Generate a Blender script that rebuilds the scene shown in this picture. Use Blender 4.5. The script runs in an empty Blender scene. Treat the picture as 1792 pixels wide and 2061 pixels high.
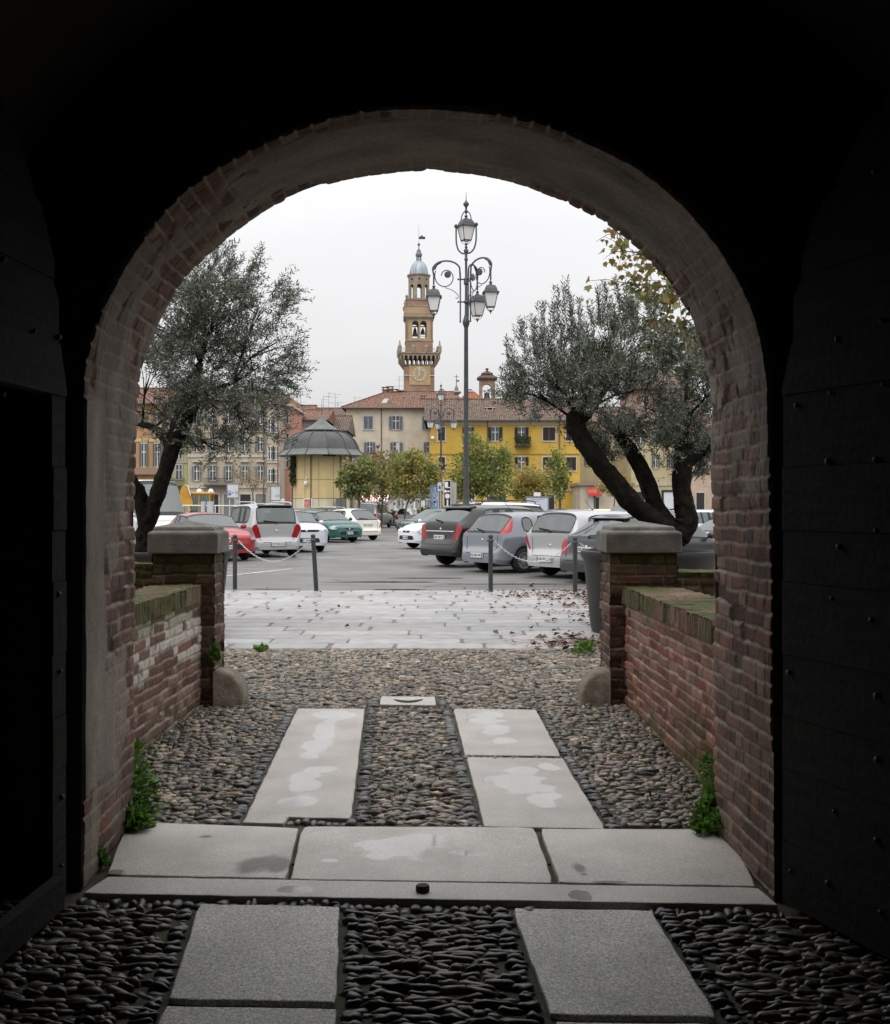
import bpy, bmesh, math, random
import numpy as np
from mathutils import Vector, Matrix, Quaternion
from mathutils.bvhtree import BVHTree
random.seed(7); rng = np.random.default_rng(11)
C = bpy.context.scene.collection
PI = math.pi
# --- measured camera: eye 1.6 m over the square, level; photo measured on a 1792-wide grid
F, CX, HY, EYE = 2300.0, 896.0, 1018.0, 1.6
def at(x, y, Z): return Vector(((x-CX)/F*Z, Z, EYE-(y-HY)/F*Z))
GZ = [(-12, -.10), (4.85, -.08), (5.9, -.076), (9.3, -.02), (12.7, 0.0), (1e4, 0.0)]
def gz(Y): return np.interp(Y, [a for a, _ in GZ], [b for _, b in GZ])
def ground_at(x, y):
    Z = F*EYE/(y-HY)
    for _ in range(12): Z = F*(EYE-float(gz(Z)))/(y-HY)
    return Vector(((x-CX)/F*Z, Z, float(gz(Z))))

# ------------------------------------------------------------------ objects
def tag(o, label=None, cat=None, group=None, kind=None):
    if label: o['label'] = label
    if cat: o['category'] = cat
    if group: o['group'] = group
    if kind: o['kind'] = kind
    return o
def empty(name, loc=(0, 0, 0), rz=0, label=None, cat=None, group=None, kind=None):
    o = bpy.data.objects.new(name, None); C.objects.link(o)
    o.location = loc; o.rotation_euler = (0, 0, rz); o.empty_display_size = .2
    return tag(o, label, cat, group, kind)
def link_mesh(name, me, mats, parent=None, smooth=False):
    o = bpy.data.objects.new(name, me); C.objects.link(o)
    for m in (mats if isinstance(mats, (list, tuple)) else [mats]): me.materials.append(m)
    if smooth and len(me.polygons): me.polygons.foreach_set('use_smooth', [True]*len(me.polygons))
    if parent is not None: o.parent = parent
    return o
def np_mesh(name, V, Fq, col=None, uv=None):
    """V (n,3); Fq (m,k) constant-size faces, k = 3 or 4"""
    me = bpy.data.meshes.new(name)
    V = np.asarray(V, dtype=np.float32); Fq = np.asarray(Fq, dtype=np.int32)
    k = Fq.shape[1]
    me.vertices.add(len(V)); me.vertices.foreach_set('co', V.ravel())
    me.loops.add(Fq.size); me.loops.foreach_set('vertex_index', Fq.ravel())
    me.polygons.add(len(Fq)); me.polygons.foreach_set('loop_start', np.arange(0, Fq.size, k, dtype=np.int32))
    me.update(calc_edges=True)
    if col is not None:
        a = me.attributes.new('tint', 'FLOAT_COLOR', 'POINT')
        c = np.ones((len(V), 4), dtype=np.float32); c[:, :3] = col
        a.data.foreach_set('color', c.ravel())
    me.validate()
    return me

class MB:
    def __init__(s): s.v = []; s.f = []; s.c = []; s.mi = []; s.col = (1, 1, 1); s.m = 0; s.M = None
    def add(s, vs, fs, col=None):
        b = len(s.v); M = s.M
        for p in vs:
            p = Vector(p); s.v.append(M @ p if M else p); s.c.append(col or s.col)
        for f in fs: s.f.append([b+i for i in f]); s.mi.append(s.m)
        return s
    def box(s, c, d, rz=0, R=None, col=None):
        hx, hy, hz = d[0]/2, d[1]/2, d[2]/2
        R = R or Matrix.Rotation(rz, 3, 'Z'); c = Vector(c)
        vs = [c + R @ Vector((sx*hx, sy*hy, sz*hz)) for sz in (-1, 1) for sx, sy in ((-1, -1), (1, -1), (1, 1), (-1, 1))]
        return s.add(vs, [(3, 2, 1, 0), (4, 5, 6, 7), (0, 1, 5, 4), (1, 2, 6, 5), (2, 3, 7, 6), (3, 0, 4, 7)], col)
    def span(s, a, b, col=None):
        return s.box([(a[i]+b[i])/2 for i in range(3)], [abs(b[i]-a[i]) for i in range(3)], col=col)
    def prism(s, poly, depth, col=None):
        """poly: list of 3D points (planar); depth: vector"""
        n = len(poly); d = Vector(depth); P = [Vector(p) for p in poly]
        vs = P + [p+d for p in P]
        return s.add(vs, [tuple(range(n-1, -1, -1)), tuple(range(n, 2*n))] + [(i, (i+1) % n, n+(i+1) % n, n+i) for i in range(n)], col)
    def lathe(s, prof, c=(0, 0, 0), n=16, R=None, ph=0, col=None, caps=True):
        c = Vector(c); vs = []; fs = []
        for r, z in prof:
            for i in range(n):
                a = ph+2*PI*i/n; p = Vector((r*math.cos(a), r*math.sin(a), z)); vs.append(c+(R @ p if R else p))
        for j in range(len(prof)-1):
            for i in range(n):
                fs.append((j*n+i, j*n+(i+1) % n, (j+1)*n+(i+1) % n, (j+1)*n+i))
        if caps: fs += [tuple(range(n-1, -1, -1)), tuple((len(prof)-1)*n+i for i in range(n))]
        return s.add(vs, fs, col)
    def tube(s, pts, rad, n=8, col=None, caps=True):
        P = [Vector(p) for p in pts]; k = len(P)
        rad = [rad]*k if not isinstance(rad, (list, tuple)) else rad
        vs = []; fs = []; up = None
        for j in range(k):
            t = (P[min(j+1, k-1)]-P[max(j-1, 0)]).normalized()
            if up is None: up = t.orthogonal().normalized()
            up = (up - t*up.dot(t)); up = up.normalized() if up.length > 1e-6 else t.orthogonal().normalized()
            w = t.cross(up)
            for i in range(n):
                a = 2*PI*i/n; vs.append(P[j] + (up*math.cos(a)+w*math.sin(a))*rad[j])
        for j in range(k-1):
            for i in range(n): fs.append((j*n+i, j*n+(i+1) % n, (j+1)*n+(i+1) % n, (j+1)*n+i))
        if caps: fs += [tuple(range(n-1, -1, -1)), tuple((k-1)*n+i for i in range(n))]
        return s.add(vs, fs, col)
    def ball(s, c, r, seg=12, ring=8, col=None):
        r = (r, r, r) if not isinstance(r, (list, tuple)) else r
        vs = []; fs = []; c = Vector(c)
        for j in range(ring+1):
            th = PI*j/ring
            for i in range(seg):
                a = 2*PI*i/seg; vs.append(c+Vector((r[0]*math.sin(th)*math.cos(a), r[1]*math.sin(th)*math.sin(a), -r[2]*math.cos(th))))
        for j in range(ring):
            for i in range(seg): fs.append((j*seg+i, j*seg+(i+1) % seg, (j+1)*seg+(i+1) % seg, (j+1)*seg+i))
        return s.add(vs, fs, col)
    def build(s, name, mats, parent=None, smooth=False, bevel=0, seg=1, subsurf=0):
        me = bpy.data.meshes.new(name); me.from_pydata([tuple(v) for v in s.v], [], s.f)
        a = me.attributes.new('tint', 'FLOAT_COLOR', 'POINT')
        a.data.foreach_set('color', [x for c in s.c for x in (c[0], c[1], c[2], 1)])
        me.polygons.foreach_set('material_index', s.mi)
        me.update(); o = link_mesh(name, me, mats, parent, smooth)
        if bevel:
            m = o.modifiers.new('Bevel', 'BEVEL'); m.width = bevel; m.segments = seg; m.limit_method = 'ANGLE'; m.angle_limit = .6
        if smooth and bevel == 0:
            try:
                me.set_sharp_from_angle(angle=math.radians(48))
            except Exception: pass
        return o
def smooth_path(pts, n=5):
    P = [Vector(p) for p in pts]; out = []
    P = [P[0]*2-P[1]] + P + [P[-1]*2-P[-2]]
    for i in range(1, len(P)-2):
        for k in range(n):
            t = k/n; a, b, c, d = P[i-1], P[i], P[i+1], P[i+2]
            out.append(.5*((2*b)+(c-a)*t+(2*a-5*b+4*c-d)*t*t+(3*b-a-3*c+d)*t**3))
    out.append(P[-2]); return out

# ------------------------------------------------------------------ numpy noise
def hsh(i, j, seed=0):
    h = (np.asarray(i, dtype=np.int64)*374761393 + np.asarray(j, dtype=np.int64)*668265263 + seed*974634777) & 0xffffffff
    h = ((h ^ (h >> 13))*1274126177) & 0xffffffff
    return ((h ^ (h >> 16)) & 0xffff)/65535.0
def vn(x, y, seed=0):
    xi = np.floor(x); yi = np.floor(y); fx = x-xi; fy = y-yi
    fx = fx*fx*(3-2*fx); fy = fy*fy*(3-2*fy)
    a = hsh(xi, yi, seed); b = hsh(xi+1, yi, seed); c = hsh(xi, yi+1, seed); d = hsh(xi+1, yi+1, seed)
    return a*(1-fx)*(1-fy)+b*fx*(1-fy)+c*(1-fx)*fy+d*fx*fy
def fbm(x, y, seed=0, o=4):
    t = 0; a = .5; n = 0
    for k in range(o): t = t+a*vn(x, y, seed+k*17); n += a; a *= .5; x = x*2.03+3.1; y = y*2.03+1.7
    return t/n
def sst(a, b, x): t = np.clip((x-a)/(b-a), 0, 1); return t*t*(3-2*t)

# ------------------------------------------------------------------ materials
MATS = {}
def mat(name, col=(.5, .5, .5), rough=.6, metal=0, tint=False, var=0, vscale=8, bump=0, bscale=40, spec=.5, coat=0, emit=0, wet=0, wscale=1.0, back=None, alpha=None, bdist=.01, vstretch=None, sheen=0):
    if name in MATS: return MATS[name]
    m = bpy.data.materials.new(name); m.use_nodes = True; nt = m.node_tree; N = nt.nodes; L = nt.links
    b = N['Principled BSDF']; out = N['Material Output']
    b.inputs['Base Color'].default_value = (*col, 1); b.inputs['Roughness'].default_value = rough
    b.inputs['Metallic'].default_value = metal; b.inputs['Specular IOR Level'].default_value = spec
    b.inputs['Coat Weight'].default_value = coat; b.inputs['Coat Roughness'].default_value = .04
    if emit: b.inputs['Emission Color'].default_value = (*col, 1); b.inputs['Emission Strength'].default_value = emit
    tc = N.new('ShaderNodeTexCoord'); cur = None
    def noise(scale, detail=4, stretch=None):
        n = N.new('ShaderNodeTexNoise'); n.inputs['Scale'].default_value = scale; n.inputs['Detail'].default_value = detail
        if stretch:
            mp = N.new('ShaderNodeMapping'); mp.inputs['Scale'].default_value = stretch; L.new(tc.outputs['Object'], mp.inputs['Vector']); L.new(mp.outputs['Vector'], n.inputs['Vector'])
        else: L.new(tc.outputs['Object'], n.inputs['Vector'])
        return n
    if tint:
        a = N.new('ShaderNodeAttribute'); a.attribute_name = 'tint'; cur = a.outputs['Color']
    if var:
        n = noise(vscale, 6, vstretch); mr = N.new('ShaderNodeMapRange'); mr.inputs['From Min'].default_value = .3; mr.inputs['From Max'].default_value = .7
        mr.inputs['To Min'].default_value = 1-var; mr.inputs['To Max'].default_value = 1+var
        L.new(n.outputs['Fac'], mr.inputs['Value'])
        mx = N.new('ShaderNodeMix'); mx.data_type = 'RGBA'; mx.blend_type = 'MULTIPLY'; mx.inputs['Factor'].default_value = 1
        if cur: L.new(cur, mx.inputs['A'])
        else: mx.inputs['A'].default_value = (*col, 1)
        L.new(mr.outputs['Result'], mx.inputs['B']); cur = mx.outputs['Result']
    if wet:
        n = noise(wscale, 5); mr = N.new('ShaderNodeMapRange'); mr.inputs['From Min'].default_value = .5; mr.inputs['From Max'].default_value = .56
        L.new(n.outputs['Fac'], mr.inputs['Value'])
        r = N.new('ShaderNodeMapRange'); r.inputs['To Min'].default_value = rough; r.inputs['To Max'].default_value = wet
        L.new(mr.outputs['Result'], r.inputs['Value']); L.new(r.outputs['Result'], b.inputs['Roughness'])
        mx = N.new('ShaderNodeMix'); mx.data_type = 'RGBA'; mx.blend_type = 'MULTIPLY'; mx.inputs['B'].default_value = (.62, .62, .62, 1)
        L.new(mr.outputs['Result'], mx.inputs['Factor'])
        if cur: L.new(cur, mx.inputs['A'])
        else: mx.inputs['A'].default_value = (*col, 1)
        cur = mx.outputs['Result']; m['wet'] = 1
    if back:
        g = N.new('ShaderNodeNewGeometry'); mx = N.new('ShaderNodeMix'); mx.data_type = 'RGBA'; L.new(g.outputs['Backfacing'], mx.inputs['Factor'])
        if cur: L.new(cur, mx.inputs['A'])
        else: mx.inputs['A'].default_value = (*col, 1)
        mx.inputs['B'].default_value = (*back, 1); cur = mx.outputs['Result']
        mm = N.new('ShaderNodeMath'); mm.operation = 'MULTIPLY_ADD'; L.new(g.outputs['Backfacing'], mm.inputs[0]); mm.inputs[1].default_value = -coat; mm.inputs[2].default_value = coat
        L.new(mm.outputs[0], b.inputs['Coat Weight'])
        if metal:
            m2 = N.new('ShaderNodeMath'); m2.operation = 'MULTIPLY_ADD'; L.new(g.outputs['Backfacing'], m2.inputs[0]); m2.inputs[1].default_value = -metal; m2.inputs[2].default_value = metal
            L.new(m2.outputs[0], b.inputs['Metallic'])
    if cur: L.new(cur, b.inputs['Base Color'])
    if bump:
        n = noise(bscale, 6); bp = N.new('ShaderNodeBump'); bp.inputs['Strength'].default_value = bump; bp.inputs['Distance'].default_value = bdist
        L.new(n.outputs['Fac'], bp.inputs['Height']); L.new(bp.outputs['Normal'], b.inputs['Normal'])
    MATS[name] = m; return m
def glass_mat(name, tintc=(.36, .46, .44), refl=.15):
    if name in MATS: return MATS[name]
    m = bpy.data.materials.new(name); m.use_nodes = True; nt = m.node_tree; N = nt.nodes; L = nt.links
    N.remove(N['Principled BSDF']); out = N['Material Output']
    t = N.new('ShaderNodeBsdfTransparent'); t.inputs['Color'].default_value = (*tintc, 1)
    g = N.new('ShaderNodeBsdfGlossy'); g.inputs['Roughness'].default_value = .03; g.inputs['Color'].default_value = (.92, .97, .97, 1)
    lw = N.new('ShaderNodeLayerWeight'); lw.inputs['Blend'].default_value = .25
    mr = N.new('ShaderNodeMapRange'); mr.inputs['To Min'].default_value = refl; mr.inputs['To Max'].default_value = 1
    L.new(lw.outputs['Fresnel'], mr.inputs['Value'])
    mx = N.new('ShaderNodeMixShader'); L.new(mr.outputs['Result'], mx.inputs['Fac']); L.new(t.outputs[0], mx.inputs[1]); L.new(g.outputs[0], mx.inputs[2])
    L.new(mx.outputs[0], out.inputs['Surface']); MATS[name] = m; return m
def leaf_mat(name, under=(.2, .22, .18), rough=.45, trans=.25):
    if name in MATS: return MATS[name]
    m = bpy.data.materials.new(name); m.use_nodes = True; nt = m.node_tree; N = nt.nodes; L = nt.links
    b = N['Principled BSDF']; a = N.new('ShaderNodeAttribute'); a.attribute_name = 'tint'
    g = N.new('ShaderNodeNewGeometry'); mx = N.new('ShaderNodeMix'); mx.data_type = 'RGBA'
    L.new(g.outputs['Backfacing'], mx.inputs['Factor']); L.new(a.outputs['Color'], mx.inputs['A']); mx.inputs['B'].default_value = (*under, 1)
    if under == 'same': pass
    L.new(mx.outputs['Result'], b.inputs['Base Color']); b.inputs['Roughness'].default_value = rough
    t = N.new('ShaderNodeBsdfTranslucent'); L.new(a.outputs['Color'], t.inputs['Color'])
    ms = N.new('ShaderNodeMixShader'); ms.inputs['Fac'].default_value = trans
    L.new(b.outputs[0], ms.inputs[1]); L.new(t.outputs[0], ms.inputs[2]); L.new(ms.outputs[0], N['Material Output'].inputs['Surface'])
    MATS[name] = m; return m

M_TINT = mat('tinted_surface', tint=True, rough=.8, var=.12, vscale=6)
M_IRON = mat('painted_iron', (.03, .033, .037), .45, var=.25, vscale=12, bump=.1, bscale=80)
M_IRONG = mat('grey_painted_iron', (.055, .06, .066), .5, var=.2, vscale=6)
M_BLACK = mat('black_plastic', (.012, .012, .013), .5)
M_RUBBER = mat('tyre_rubber', (.014, .014, .014), .8, var=.2)
M_RIM = mat('alloy_rim', (.5, .5, .51), .35, metal=.7)
M_STEEL = mat('galvanised_steel', (.62, .63, .64), .4, metal=.6)
M_CHROME = mat('chrome', (.75, .75, .76), .12, metal=1)
M_WHITE = mat('white_paint', (.78, .78, .78), .5)
M_PANE = mat('window_pane', (.05, .06, .065), .08, spec=.8)
M_CARGLASS = glass_mat('car_glass')
M_DARKGLASS = glass_mat('tinted_car_glass', (.05, .055, .06), .13)
M_LAMPGLASS = mat('opal_lamp_glass', (.82, .8, .78), .3)
M_REDLAMP = mat('red_lamp_lens', (.33, .01, .014), .2, coat=.25)
M_CLEARLAMP = mat('clear_lamp_lens', (.26, .28, .30), .12, coat=.8)
M_SEAT = mat('seat_cloth', (.03, .03, .033), .85)
M_PLATE = mat('plate_white', (.72, .73, .7), .4)
M_PLATEBLUE = mat('plate_blue', (.08, .14, .42), .4)
M_INK = mat('black_lettering', (.03, .03, .035), .6)

_fonts = {}
def text_mesh(s, size, depth=.002):
    cu = bpy.data.curves.new('lettering', 'FONT'); cu.body = s; cu.size = size; cu.extrude = depth; cu.align_x = 'CENTER'; cu.align_y = 'CENTER'
    o = bpy.data.objects.new('tmp', cu); C.objects.link(o)
    dg = bpy.context.evaluated_depsgraph_get(); me = bpy.data.meshes.new_from_object(o.evaluated_get(dg))
    bpy.data.objects.remove(o); bpy.data.curves.remove(cu); me.name = 'lettering'; return me
def lettering(s, size, loc, parent, m=None, rot=(PI/2, 0, 0), name='lettering'):
    me = text_mesh(s, size); me.materials.clear(); o = link_mesh(name, me, m or M_INK, parent); o.location = loc; o.rotation_euler = rot; return o
# ================================================================== brick relief sheets
BRICKS = np.array([(.15, .078, .058), (.18, .088, .064), (.125, .07, .055), (.20, .12, .088), (.16, .10, .078), (.10, .06, .05), (.23, .15, .115)])
def brick_sheet(mapping, ul, vl, res, seed=0, bl=.25, bh=.072, mo=.013, relief=.012, plaster=None, moss=None, white=None, mort=(.33, .275, .225), rag=.01, palette=BRICKS, dark=1.0, tilt=False, plaster_tone=None):
    """mapping(u,v) -> (P, N) arrays. returns V, quads, colours"""
    nu = max(2, int(ul/res)+1); nv = max(2, int(vl/res)+1)
    u, v = np.meshgrid(np.linspace(0, ul, nu), np.linspace(0, vl, nv), indexing='ij'); u = u.ravel(); v = v.ravel()
    wu = u+.02*(fbm(u*4, v*4, seed+5)-.5)*2; wv = v+.012*(fbm(u*5, v*5, seed+9)-.5)*2
    if tilt: wu, wv = wv*1.0, wu
    row = np.floor(wv/bh); fv = wv/bh-row; off = (row % 2)*.5+hsh(row, 0, seed)*.25
    q = wu/bl+off; colm = np.floor(q); fu = q-colm
    split = hsh(colm, row, seed+3) > .62     # a header pair in place of a stretcher
    fu2 = np.where(split, (fu*2) % 1, fu); cid = colm*2+np.where(split & (fu > .5), 1, 0); bl2 = np.where(split, bl/2, bl)
    du = np.minimum(fu2, 1-fu2)*bl2; dv = np.minimum(fv, 1-fv)*bh
    wear = .004*fbm(u*30, v*30, seed+21)
    mm = 1-sst(mo*.35, mo*.85, np.minimum(du, dv)+wear-.002)
    r = hsh(cid, row, seed+1); r2 = hsh(cid, row, seed+2); r3 = hsh(cid, row, seed+4)
    col = palette[(r*len(palette)).astype(int) % len(palette)]*(.7+.6*r2)[:, None]
    n1 = fbm(u*2.2, v*2.2, seed+31); n2 = fbm(u*14, v*14, seed+33); n3 = fbm(u*50, v*50, seed+35, 3)
    col = col*(.72+.55*n2)[:, None]
    gone = (r3 > .93)
    d = relief*(r2-.5)*.9-mm*relief*.9-gone*relief*1.6+rag*(n1-.5)*2+relief*.6*(n2-.5)+relief*.5*(n3-.5)
    mc = np.array(mort)*(.6+.8*n2)[:, None]
    col = col*(1-mm)[:, None]+mc*mm[:, None]
    # lime bloom over brick
    bloom = sst(.55, .75, fbm(u*3.1, v*3.1, seed+41)) * .28
    col = col*(1-bloom)[:, None]+np.array((.27, .215, .18))*bloom[:, None]
    if white is not None:
        w = np.clip(white(u, v, r, n2), 0, 1)*(1-mm*.6); col = col*(1-w)[:, None]+np.array((.52, .49, .44))*(.7+.6*n2)[:, None]*w[:, None]
    if plaster is not None:
        p = np.clip(plaster(u, v, n1, n2), 0, 1); pc = np.array((.36, .315, .27))*((.35+1.15*fbm(u*6, v*2.5, seed+51))*(plaster_tone(u, v) if plaster_tone else 1))[:, None]
        col = col*(1-p)[:, None]+pc*p[:, None]; d = d*(1-p)+p*(relief*.9+.004*(n2-.5)+rag*(n1-.5))
    if moss is not None:
        p = np.clip(moss(u, v, n1, n2), 0, 1); gc = np.array((.075, .09, .028))*(.45+1.0*n2)[:, None]
        col = col*(1-p)[:, None]+gc*p[:, None]; d = d+p*.006*n2
    P, Nn = mapping(u, v); V = P+Nn*d[:, None]
    idx = np.arange(nu*nv).reshape(nu, nv)
    Q = np.stack([idx[:-1, :-1].ravel(), idx[1:, :-1].ravel(), idx[1:, 1:].ravel(), idx[:-1, 1:].ravel()], 1)
    return V, Q, col*dark
def flat(o, U, Vv):
    o = np.array(o, float); U = np.array(U, float); Vv = np.array(Vv, float); U /= np.linalg.norm(U); Vv /= np.linalg.norm(Vv); n = np.cross(U, Vv)
    return lambda u, v: (o+u[:, None]*U+v[:, None]*Vv, np.repeat(n[None], len(u), 0))
def join_sheets(L):
    Vs, Qs, Cs = [], [], []; b = 0
    for V, Q, c in L: Vs.append(V); Qs.append(Q+b); Cs.append(c); b += len(V)
    return np.concatenate(Vs), np.concatenate(Qs), np.concatenate(Cs)
M_BRICK = mat('old_brick', tint=True, rough=.85, var=.22, vscale=60, bump=.5, bscale=140, bdist=.004, spec=.3)
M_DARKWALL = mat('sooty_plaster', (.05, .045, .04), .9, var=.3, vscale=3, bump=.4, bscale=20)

# ================================================================== gatehouse
gate = empty('gatehouse', (-.1, 5, 0), 0, 'old brick gatehouse with dark vaulted passage and wide round arch', 'gatehouse')
def build_gate():
    A0, B0, ZS = 1.487, 1.262, 2.07
    ax = -.095                                         # arch centre
    fy = lambda x: 4.965-.042*(x-ax)                   # inner wall face, slightly skew
    TH = .93; sk = -.03
    # --- soffit: up one jamb, over, down the other (v = arc length)
    n = 4000; zf = -.085; pts = []
    H = ZS-zf
    tt = np.linspace(PI, 0, n); ex = A0*np.cos(tt); ez = ZS+B0*np.sin(tt)
    px = np.concatenate([[-A0-.02], ex, [A0+.02]]); pz = np.concatenate([[zf], ez, [zf]])
    s = np.concatenate([[0], np.cumsum(np.hypot(np.diff(px), np.diff(pz)))]); S = s[-1]
    def mp(u, v):
        x = np.interp(v, s, px); z = np.interp(v, s, pz); e = .01
        tx = np.interp(v+e, s, px)-np.interp(v-e, s, px); tz = np.interp(v+e, s, pz)-np.interp(v-e, s, pz)
        l = np.hypot(tx, tz)+1e-9; nx = tz/l; nz = -tx/l
        X = ax+x+sk*u*1.0-.02*u*np.sign(-x)*0; Y = fy(ax+x)+u
        return np.stack([X, Y, z], 1), np.stack([nx, np.zeros_like(nx), nz], 1)
    hj = H
    def plaster(u, v, n1, n2):
        right = v > S-hj
        left = v < hj
        crown = sst(hj+1.15+.5*(n2-.5), hj+1.35+.5*(n2-.5), v+.5*(n1-.5))*(1-sst(S-hj-.95, S-hj-.55, v))*sst(.05, .16, u+.12*(n1-.5))*(1-sst(.72, .84, u))
        edge = left*(u < .33+.16*(n1-.5))*sst(.62, .75, v+.3*(n2-.5))
        low = left*(u < .5+.2*(n1-.5))*sst(.36, .42, v+.1*(n2-.5))*(1-sst(.85, .95, v+.1*(n2-.5)))
        pat = sst(.56, .6, fbm(u*1.8+3, v*1.5, 77))*.8*(1-right*.75)
        up = sst(hj-.25, hj+.2, v)*(1-sst(S-hj-.2, S-hj+.25, v))*sst(.5, .56, fbm(u*2.5, v*2.5, 71))*.75
        rt = sst(S-hj-.7, S-hj+.1, v)*0+(sst(.47, .55, fbm(u*2.6+5, v*1.9, 91)*.75+.25*n2-.22*sst(S-hj+.1, S-hj+.9, v)+.03))*(v > S-hj-1.2)*(1-sst(S-hj+.5, S-hj+1.1, v))*.75
        return np.maximum.reduce([crown, edge*1.0, low, pat*.9, up, rt])
    def moss(u, v, n1, n2):
        vv = np.minimum(v, S-v); return (1-sst(.02, .3, vv+.2*(n1-.5)))*sst(.55, .9, u)*.8
    V, Q, col = brick_sheet(mp, TH, S, .0075, seed=3, bh=.075, relief=.009, rag=.018, plaster=plaster, moss=moss, plaster_tone=lambda u, v: .8)  # plaster darkened by one even factor
    nv_ = int(S/.0075)+1; vv0 = np.linspace(0, S, nv_)
    for row, u0 in ((slice(0, nv_), .006), (slice(-nv_, None), TH-.012)):
        P0, N0 = mp(np.full(nv_, u0), vv0); V[row] = P0-N0*.05
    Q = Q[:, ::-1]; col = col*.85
    link_mesh('arch_soffit', np_mesh('arch_soffit', V, Q, col), M_BRICK, gate, smooth=True)
    # --- inner and outer wall faces round the opening
    def face(yo, flip, x0, x1, ztop, name, m):
        mb = MB(); k = 60; th = [PI-PI*i/k for i in range(k+1)]; a, b = A0+.012, B0+.012
        inner = [(-a-.01, zf-.2)]+[(a*math.cos(t), ZS+b*math.sin(t)) for t in th]+[(a+.01, zf-.2)]
        outer = [(x0, zf-.2)]
        for t in th:
            c, sn = math.cos(t), math.sin(t)
            q = min((abs(x0) if c < 0 else x1)/max(abs(c), 1e-6), (ztop-ZS)/max(sn, 1e-6)); outer.append((c*q, ZS+sn*q))
        outer.append((x1, zf-.2)); vs = []; fs = []; m2 = len(inner)
        for (x, z) in inner+outer: vs.append((ax+x+sk*(yo > .3)*TH, fy(ax+x)+yo, z))
        for i in range(m2-1): fs.append((i, i+1, m2+i+1, m2+i))
        # corner fillers
        vs += [(ax+x0, fy(ax+x0)+yo, ztop), (ax+x1, fy(ax+x1)+yo, ztop)]
        il = max(i for i in range(m2) if abs(outer[i][0]-x0) < 1e-5); ir = min(i for i in range(m2) if abs(outer[i][0]-x1) < 1e-5)
        it = [i for i in range(m2) if abs(outer[i][1]-ztop) < 1e-5]
        if it: fs += [(m2+il, m2+it[0], 2*m2), (m2+it[-1], m2+ir, 2*m2+1)]
        mb.add(vs, fs); return mb.build(name, m, gate)
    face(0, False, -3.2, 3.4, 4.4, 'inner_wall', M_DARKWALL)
    face(TH-.004, True, -7, 7, 9, 'outer_wall', mat('gatehouse_brick', (.2, .11, .08), .9, var=.3, vscale=5, bump=.4, bscale=30))
    # --- passage: walls, vault, back wall (the room the camera stands in)
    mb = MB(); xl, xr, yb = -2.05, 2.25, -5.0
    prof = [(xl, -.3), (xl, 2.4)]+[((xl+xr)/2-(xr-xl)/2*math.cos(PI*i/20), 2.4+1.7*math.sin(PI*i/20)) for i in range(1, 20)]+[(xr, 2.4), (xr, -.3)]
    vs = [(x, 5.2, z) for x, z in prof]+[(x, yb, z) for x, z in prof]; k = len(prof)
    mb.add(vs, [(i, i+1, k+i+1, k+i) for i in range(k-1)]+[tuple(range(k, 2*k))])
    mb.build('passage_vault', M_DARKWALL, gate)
    # --- timber leaves, folded back against the passage walls
    wood = mat('dark_gate_timber', (.021, .0205, .019), .85, spec=.15, var=.3, vscale=2.5, bump=.5, bscale=30, vstretch=(6, 1, 12))
    for name, hinge, tip, wicket in (('gate_leaf', (-1.612, 4.86), (-1.70, 3.42), True), ('gate_leaf', (1.415, 4.79), (1.91, 3.39), False)):
        h = Vector((*hinge, 0)); t = Vector((*tip, 0)); d = (t-h); w = d.length; d.normalize(); nrm = Vector((-d.y, d.x, 0))
        if nrm.x*(-h.x) < 0: nrm = -nrm                     # towards the passage
        top = lambda q: ZS+.02+B0*math.sqrt(max(0, 1-((A0-min(q, A0))/A0)**2))
        leaf = MB(); zb = -.06
        nP = 24; th = .07
        def panel(q0, q1, z0f, z1f):
            k = max(1, int((q1-q0)/.06)); f = []; 
            up = [(q0+(q1-q0)*i/k) for i in range(k+1)]
            poly = [h+d*q+Vector((0, 0, z0f)) for q in (q0, q1)]+[h+d*q+Vector((0, 0, min(z1f, top(q)))) for q in reversed(up)]
            leaf.prism(poly, -nrm*th)
        # horizontal boards with hairline gaps
        zz = zb; hs = 0
        while zz < 3.4:
            bh_ = .26+.05*math.sin(hs*2.1); z1 = zz+bh_-.002
            for q0, q1 in (((0, w),) if not (wicket and zz < 1.86) else ((0, .14), (w-.12, w))):
                # clip board against the curved head
                k = 22; qs = [q0+(q1-q0)*i/k for i in range(k+1)]; qs = [q for q in qs if top(q) > zz+.01]
                if len(qs) < 2: continue
                poly = [h+d*qs[0]+Vector((0, 0, zz)), h+d*qs[-1]+Vector((0, 0, zz))]+[h+d*q+Vector((0, 0, min(z1, top(q)))) for q in reversed(qs)]
                off = nrm*(.004*math.sin(hs*3.3)); leaf.prism([p+off for p in poly], -nrm*th)
            zz += bh_; hs += 1
        LBL = 'dark timber gate leaf with an open wicket doorway' if wicket else 'dark studded timber gate leaf of horizontal boards'
        leaf.m = 1; random.seed(4)
        for r_ in range(12):
            for c_ in range(6):
                q = .08+c_*.25; z = .12+r_*.27
                q += random.uniform(-.035, .035); z += random.uniform(-.04, .04)
                if random.random() < .3 or z > top(q)-.06 or (wicket and z < 1.9 and .1 < q): continue
                leaf.ball(h+d*q+nrm*.006+Vector((0, 0, z)), random.uniform(.008, .014), 8, 6)
        o = leaf.build(name, [wood, M_IRON], gate)
        o['label'] = LBL
        if wicket:
            fr = MB(); fr.prism([h+d*.14+Vector((0, 0, zb)), h+d*(w-.1)+Vector((0, 0, zb)), h+d*(w-.1)+Vector((0, 0, zb+.13)), h+d*.14+Vector((0, 0, zb+.13))], nrm*.05)
            fr.build('bottom_rail', wood, o)
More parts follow.
